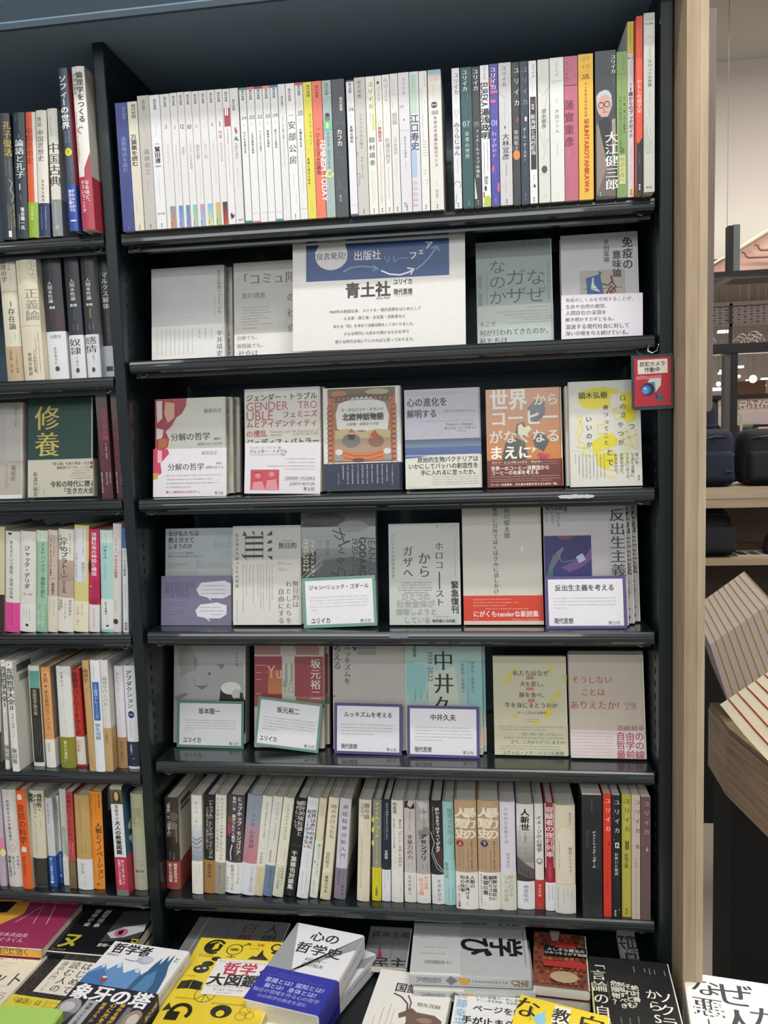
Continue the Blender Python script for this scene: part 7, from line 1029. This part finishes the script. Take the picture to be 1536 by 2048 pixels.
# ---------------------------------------------------------------- security sign hanging from the right post
o0 = atY(1262, 711, -.006); o1 = atY(1346, 706, -.006); o2 = atY(1265, 821, -.006)
ex = (o1-o0)/np.linalg.norm(o1-o0); sw = float(np.linalg.norm(o1-o0)); ez = np.array((0, 0, 1.))-ex*ex[2]; ez /= np.linalg.norm(ez); sh = float(np.dot(o0-o2, ez))
sg = thing('security_sign', 'laminated red security camera sign hung on the right post', 'sign', frame(o0-ez*sh, ex, np.cross(ez, ex), ez))
mb = MB(); mb.prism([(.004, 0), (sw-.001, 0), (sw, .001), (sw, sh-.001), (sw-.001, sh), (0, sh), (0, .004)], 1, .0008, .0012, mat('3a4443', 'gloss')); mb.build('laminate', sg)
mb = MB(); x0, x1, z0, z1 = .0045, sw-.004, .0055, sh-.005
mb.box((x0, .0003, z0), (x1, .00078, z1), mat('b2303a', 'gloss'))
p = Pr(x1-x0, z1-z0)
for q in 'r .1 .04 .92 .33 ddd6c8; T .15 .86 .13 26262a b1.05 防犯カメラ; T .28 .72 .25 26262a b1.05 作動中; p c86c78 .05,.38 .2,.36 .4,.38 .75,.36 .74,.44 .5,.45 .3,.44 .05,.45; p c4ccc8 .36,.5 .44,.43 .74,.43 .73,.58 .58,.72 .54,.53; p 8c98a0 .54,.5 .57,.5 .6,.72 .56,.72; p 6c7880 .36,.51 .54,.5 .58,.7 .5,.74 .4,.7; e .37 .65 .18 .13 26283c; e .33 .66 .13 .1 3c6cb0; e .3 .67 .09 .07 5c94cc; e .29 .63 .03 .02 c8e0f0; p 5c6068 .56,.76 .63,.73 .8,.8 .8,.92 .66,.9 .6,.84; p 3c4048 .56,.74 .6,.72 .66,.84 .62,.86; e .74 .85 .05 .035 4c5460'.split('; '): p.cmd(q)
p.emit(mb, lambda x, y, e: (x0+x, .0003-e, z1-y), 'gloss'); mb.build('sign_sheet', sg)
MB().tube([(sw*.52, .0125, sh+.0165), (sw*.42, .002, sh+.012), (sw*.40, -.0005, sh+.005), (sw*.5, -.002, sh+.0015), (sw*.62, -.0005, sh+.005), (sw*.66, .004, sh+.012), (sw*.70, .0125, sh+.0165)], .0011, mat('c8d4cc', 'metal'), 6).build('hook', sg, True)

# torn label remains on two shelf edges
for (a_, b_, i, nm_) in (((1115, 992), (1190, 990), 2, 'ragged white label torn off the third shelf edge, right of centre'), ((775, 1271), (820, 1280), 3, 'ragged bluish label remains on the fourth shelf edge at mid bay')):
    A = atY(*a_, -.0008); B = atY(*b_, -.0008); n = 14; top = []; bot = []
    for k in range(n+1):
        t = k/n; x = A[0]+(B[0]-A[0])*t; e_ = math.sin(t*math.pi)**.3
        top.append((x-A[0], .003*e_+random.uniform(-.0007, .0007))); bot.append((x-A[0], -.0035*e_+random.uniform(-.0008, .0008)))
    o = MB().prism(top+bot[::-1], 1, 0, .0006, mat('c8ccd0' if i == 2 else '7c8896', 'matte')).build('torn_label', M=Matrix.Translation((A[0], -.0014, A[2]-.0012)))
    tag(o, nm_, 'label')
# paper slips sticking up out of shelved books
def slip(x, y, bay, i, ztop, Y, lab):
    P = atY(x, y, Y); w, h = .011, .02
    prof = [(-w/2, -h), (w/2, -h), (w/2, -.003), (w*.3, -.0006), (0, 0), (-w*.3, -.0006), (-w/2, -.003)]
    o = MB().prism(prof, 1, 0, .0003, mat('d8d8c8')).build('order_slip', M=Matrix.Translation(P)@Matrix.Rotation(.9, 4, 'Z')); tag(o, lab, 'slip', 'order slips')
slip(41, 1304, 'L', 4, 0, .08, 'pale order slip standing out of the white book numbered II'); slip(253, 1318, 'L', 4, 0, .07, 'pale order slip standing out of the book beside the post')

# ---------------------------------------------------------------- shelved rows
N = 'magazines on the top shelf'
spine_row('M', 0, (220, 130), 3.84, R1A, .15, 'on the top shelf', N, Yfix=-.004)
spine_row('M', 0, (580, 130), 3.84, R1B, .15, 'on the top shelf', N, Yfix=-.004)
spine_row('M', 0, (890, 80), 3.49, R1C, .15, 'on the top shelf', N, Yfix=-.004)
spine_row('M', 0, (0, 0), 1, R1D, .15, 'at the top shelf right end', N)
N = 'books on the bottom shelf'
spine_row('M', 5, (310, 1540), 4.151, R6A, .128, 'on the bottom shelf', N)
spine_row('M', 5, (620, 1540), 4.8, R6B, .128, 'on the bottom shelf', N)
spine_row('M', 5, (880, 1540), 3.339, R6C, .14, 'on the bottom shelf', N)
spine_row('L', 0, (0, 80), 3.657, LA, .13, 'left bay top shelf', 'books on the left bay top shelf', Yfix=.0)
spine_row('L', 1, (0, 480), 5.12, LB, .14, 'left bay second shelf', 'books on the left bay second shelf')
spine_row('L', 2, (0, 760), 4.8, LC, .13, 'left bay', 'maroon books on the left bay third shelf')
spine_row('L', 3, (0, 1020), 4.8, LD, .13, 'left bay fourth shelf', 'books on the left bay fourth shelf', Yfix=.018)
spine_row('L', 4, (0, 1280), 4.518, LE, .13, 'left bay fifth shelf', 'books on the left bay fifth shelf')
spine_row('L', 5, (0, 1550), 4.518, LF, .13, 'left bay bottom shelf', 'books on the left bay bottom shelf')
bpy.data.scenes.remove(TS)
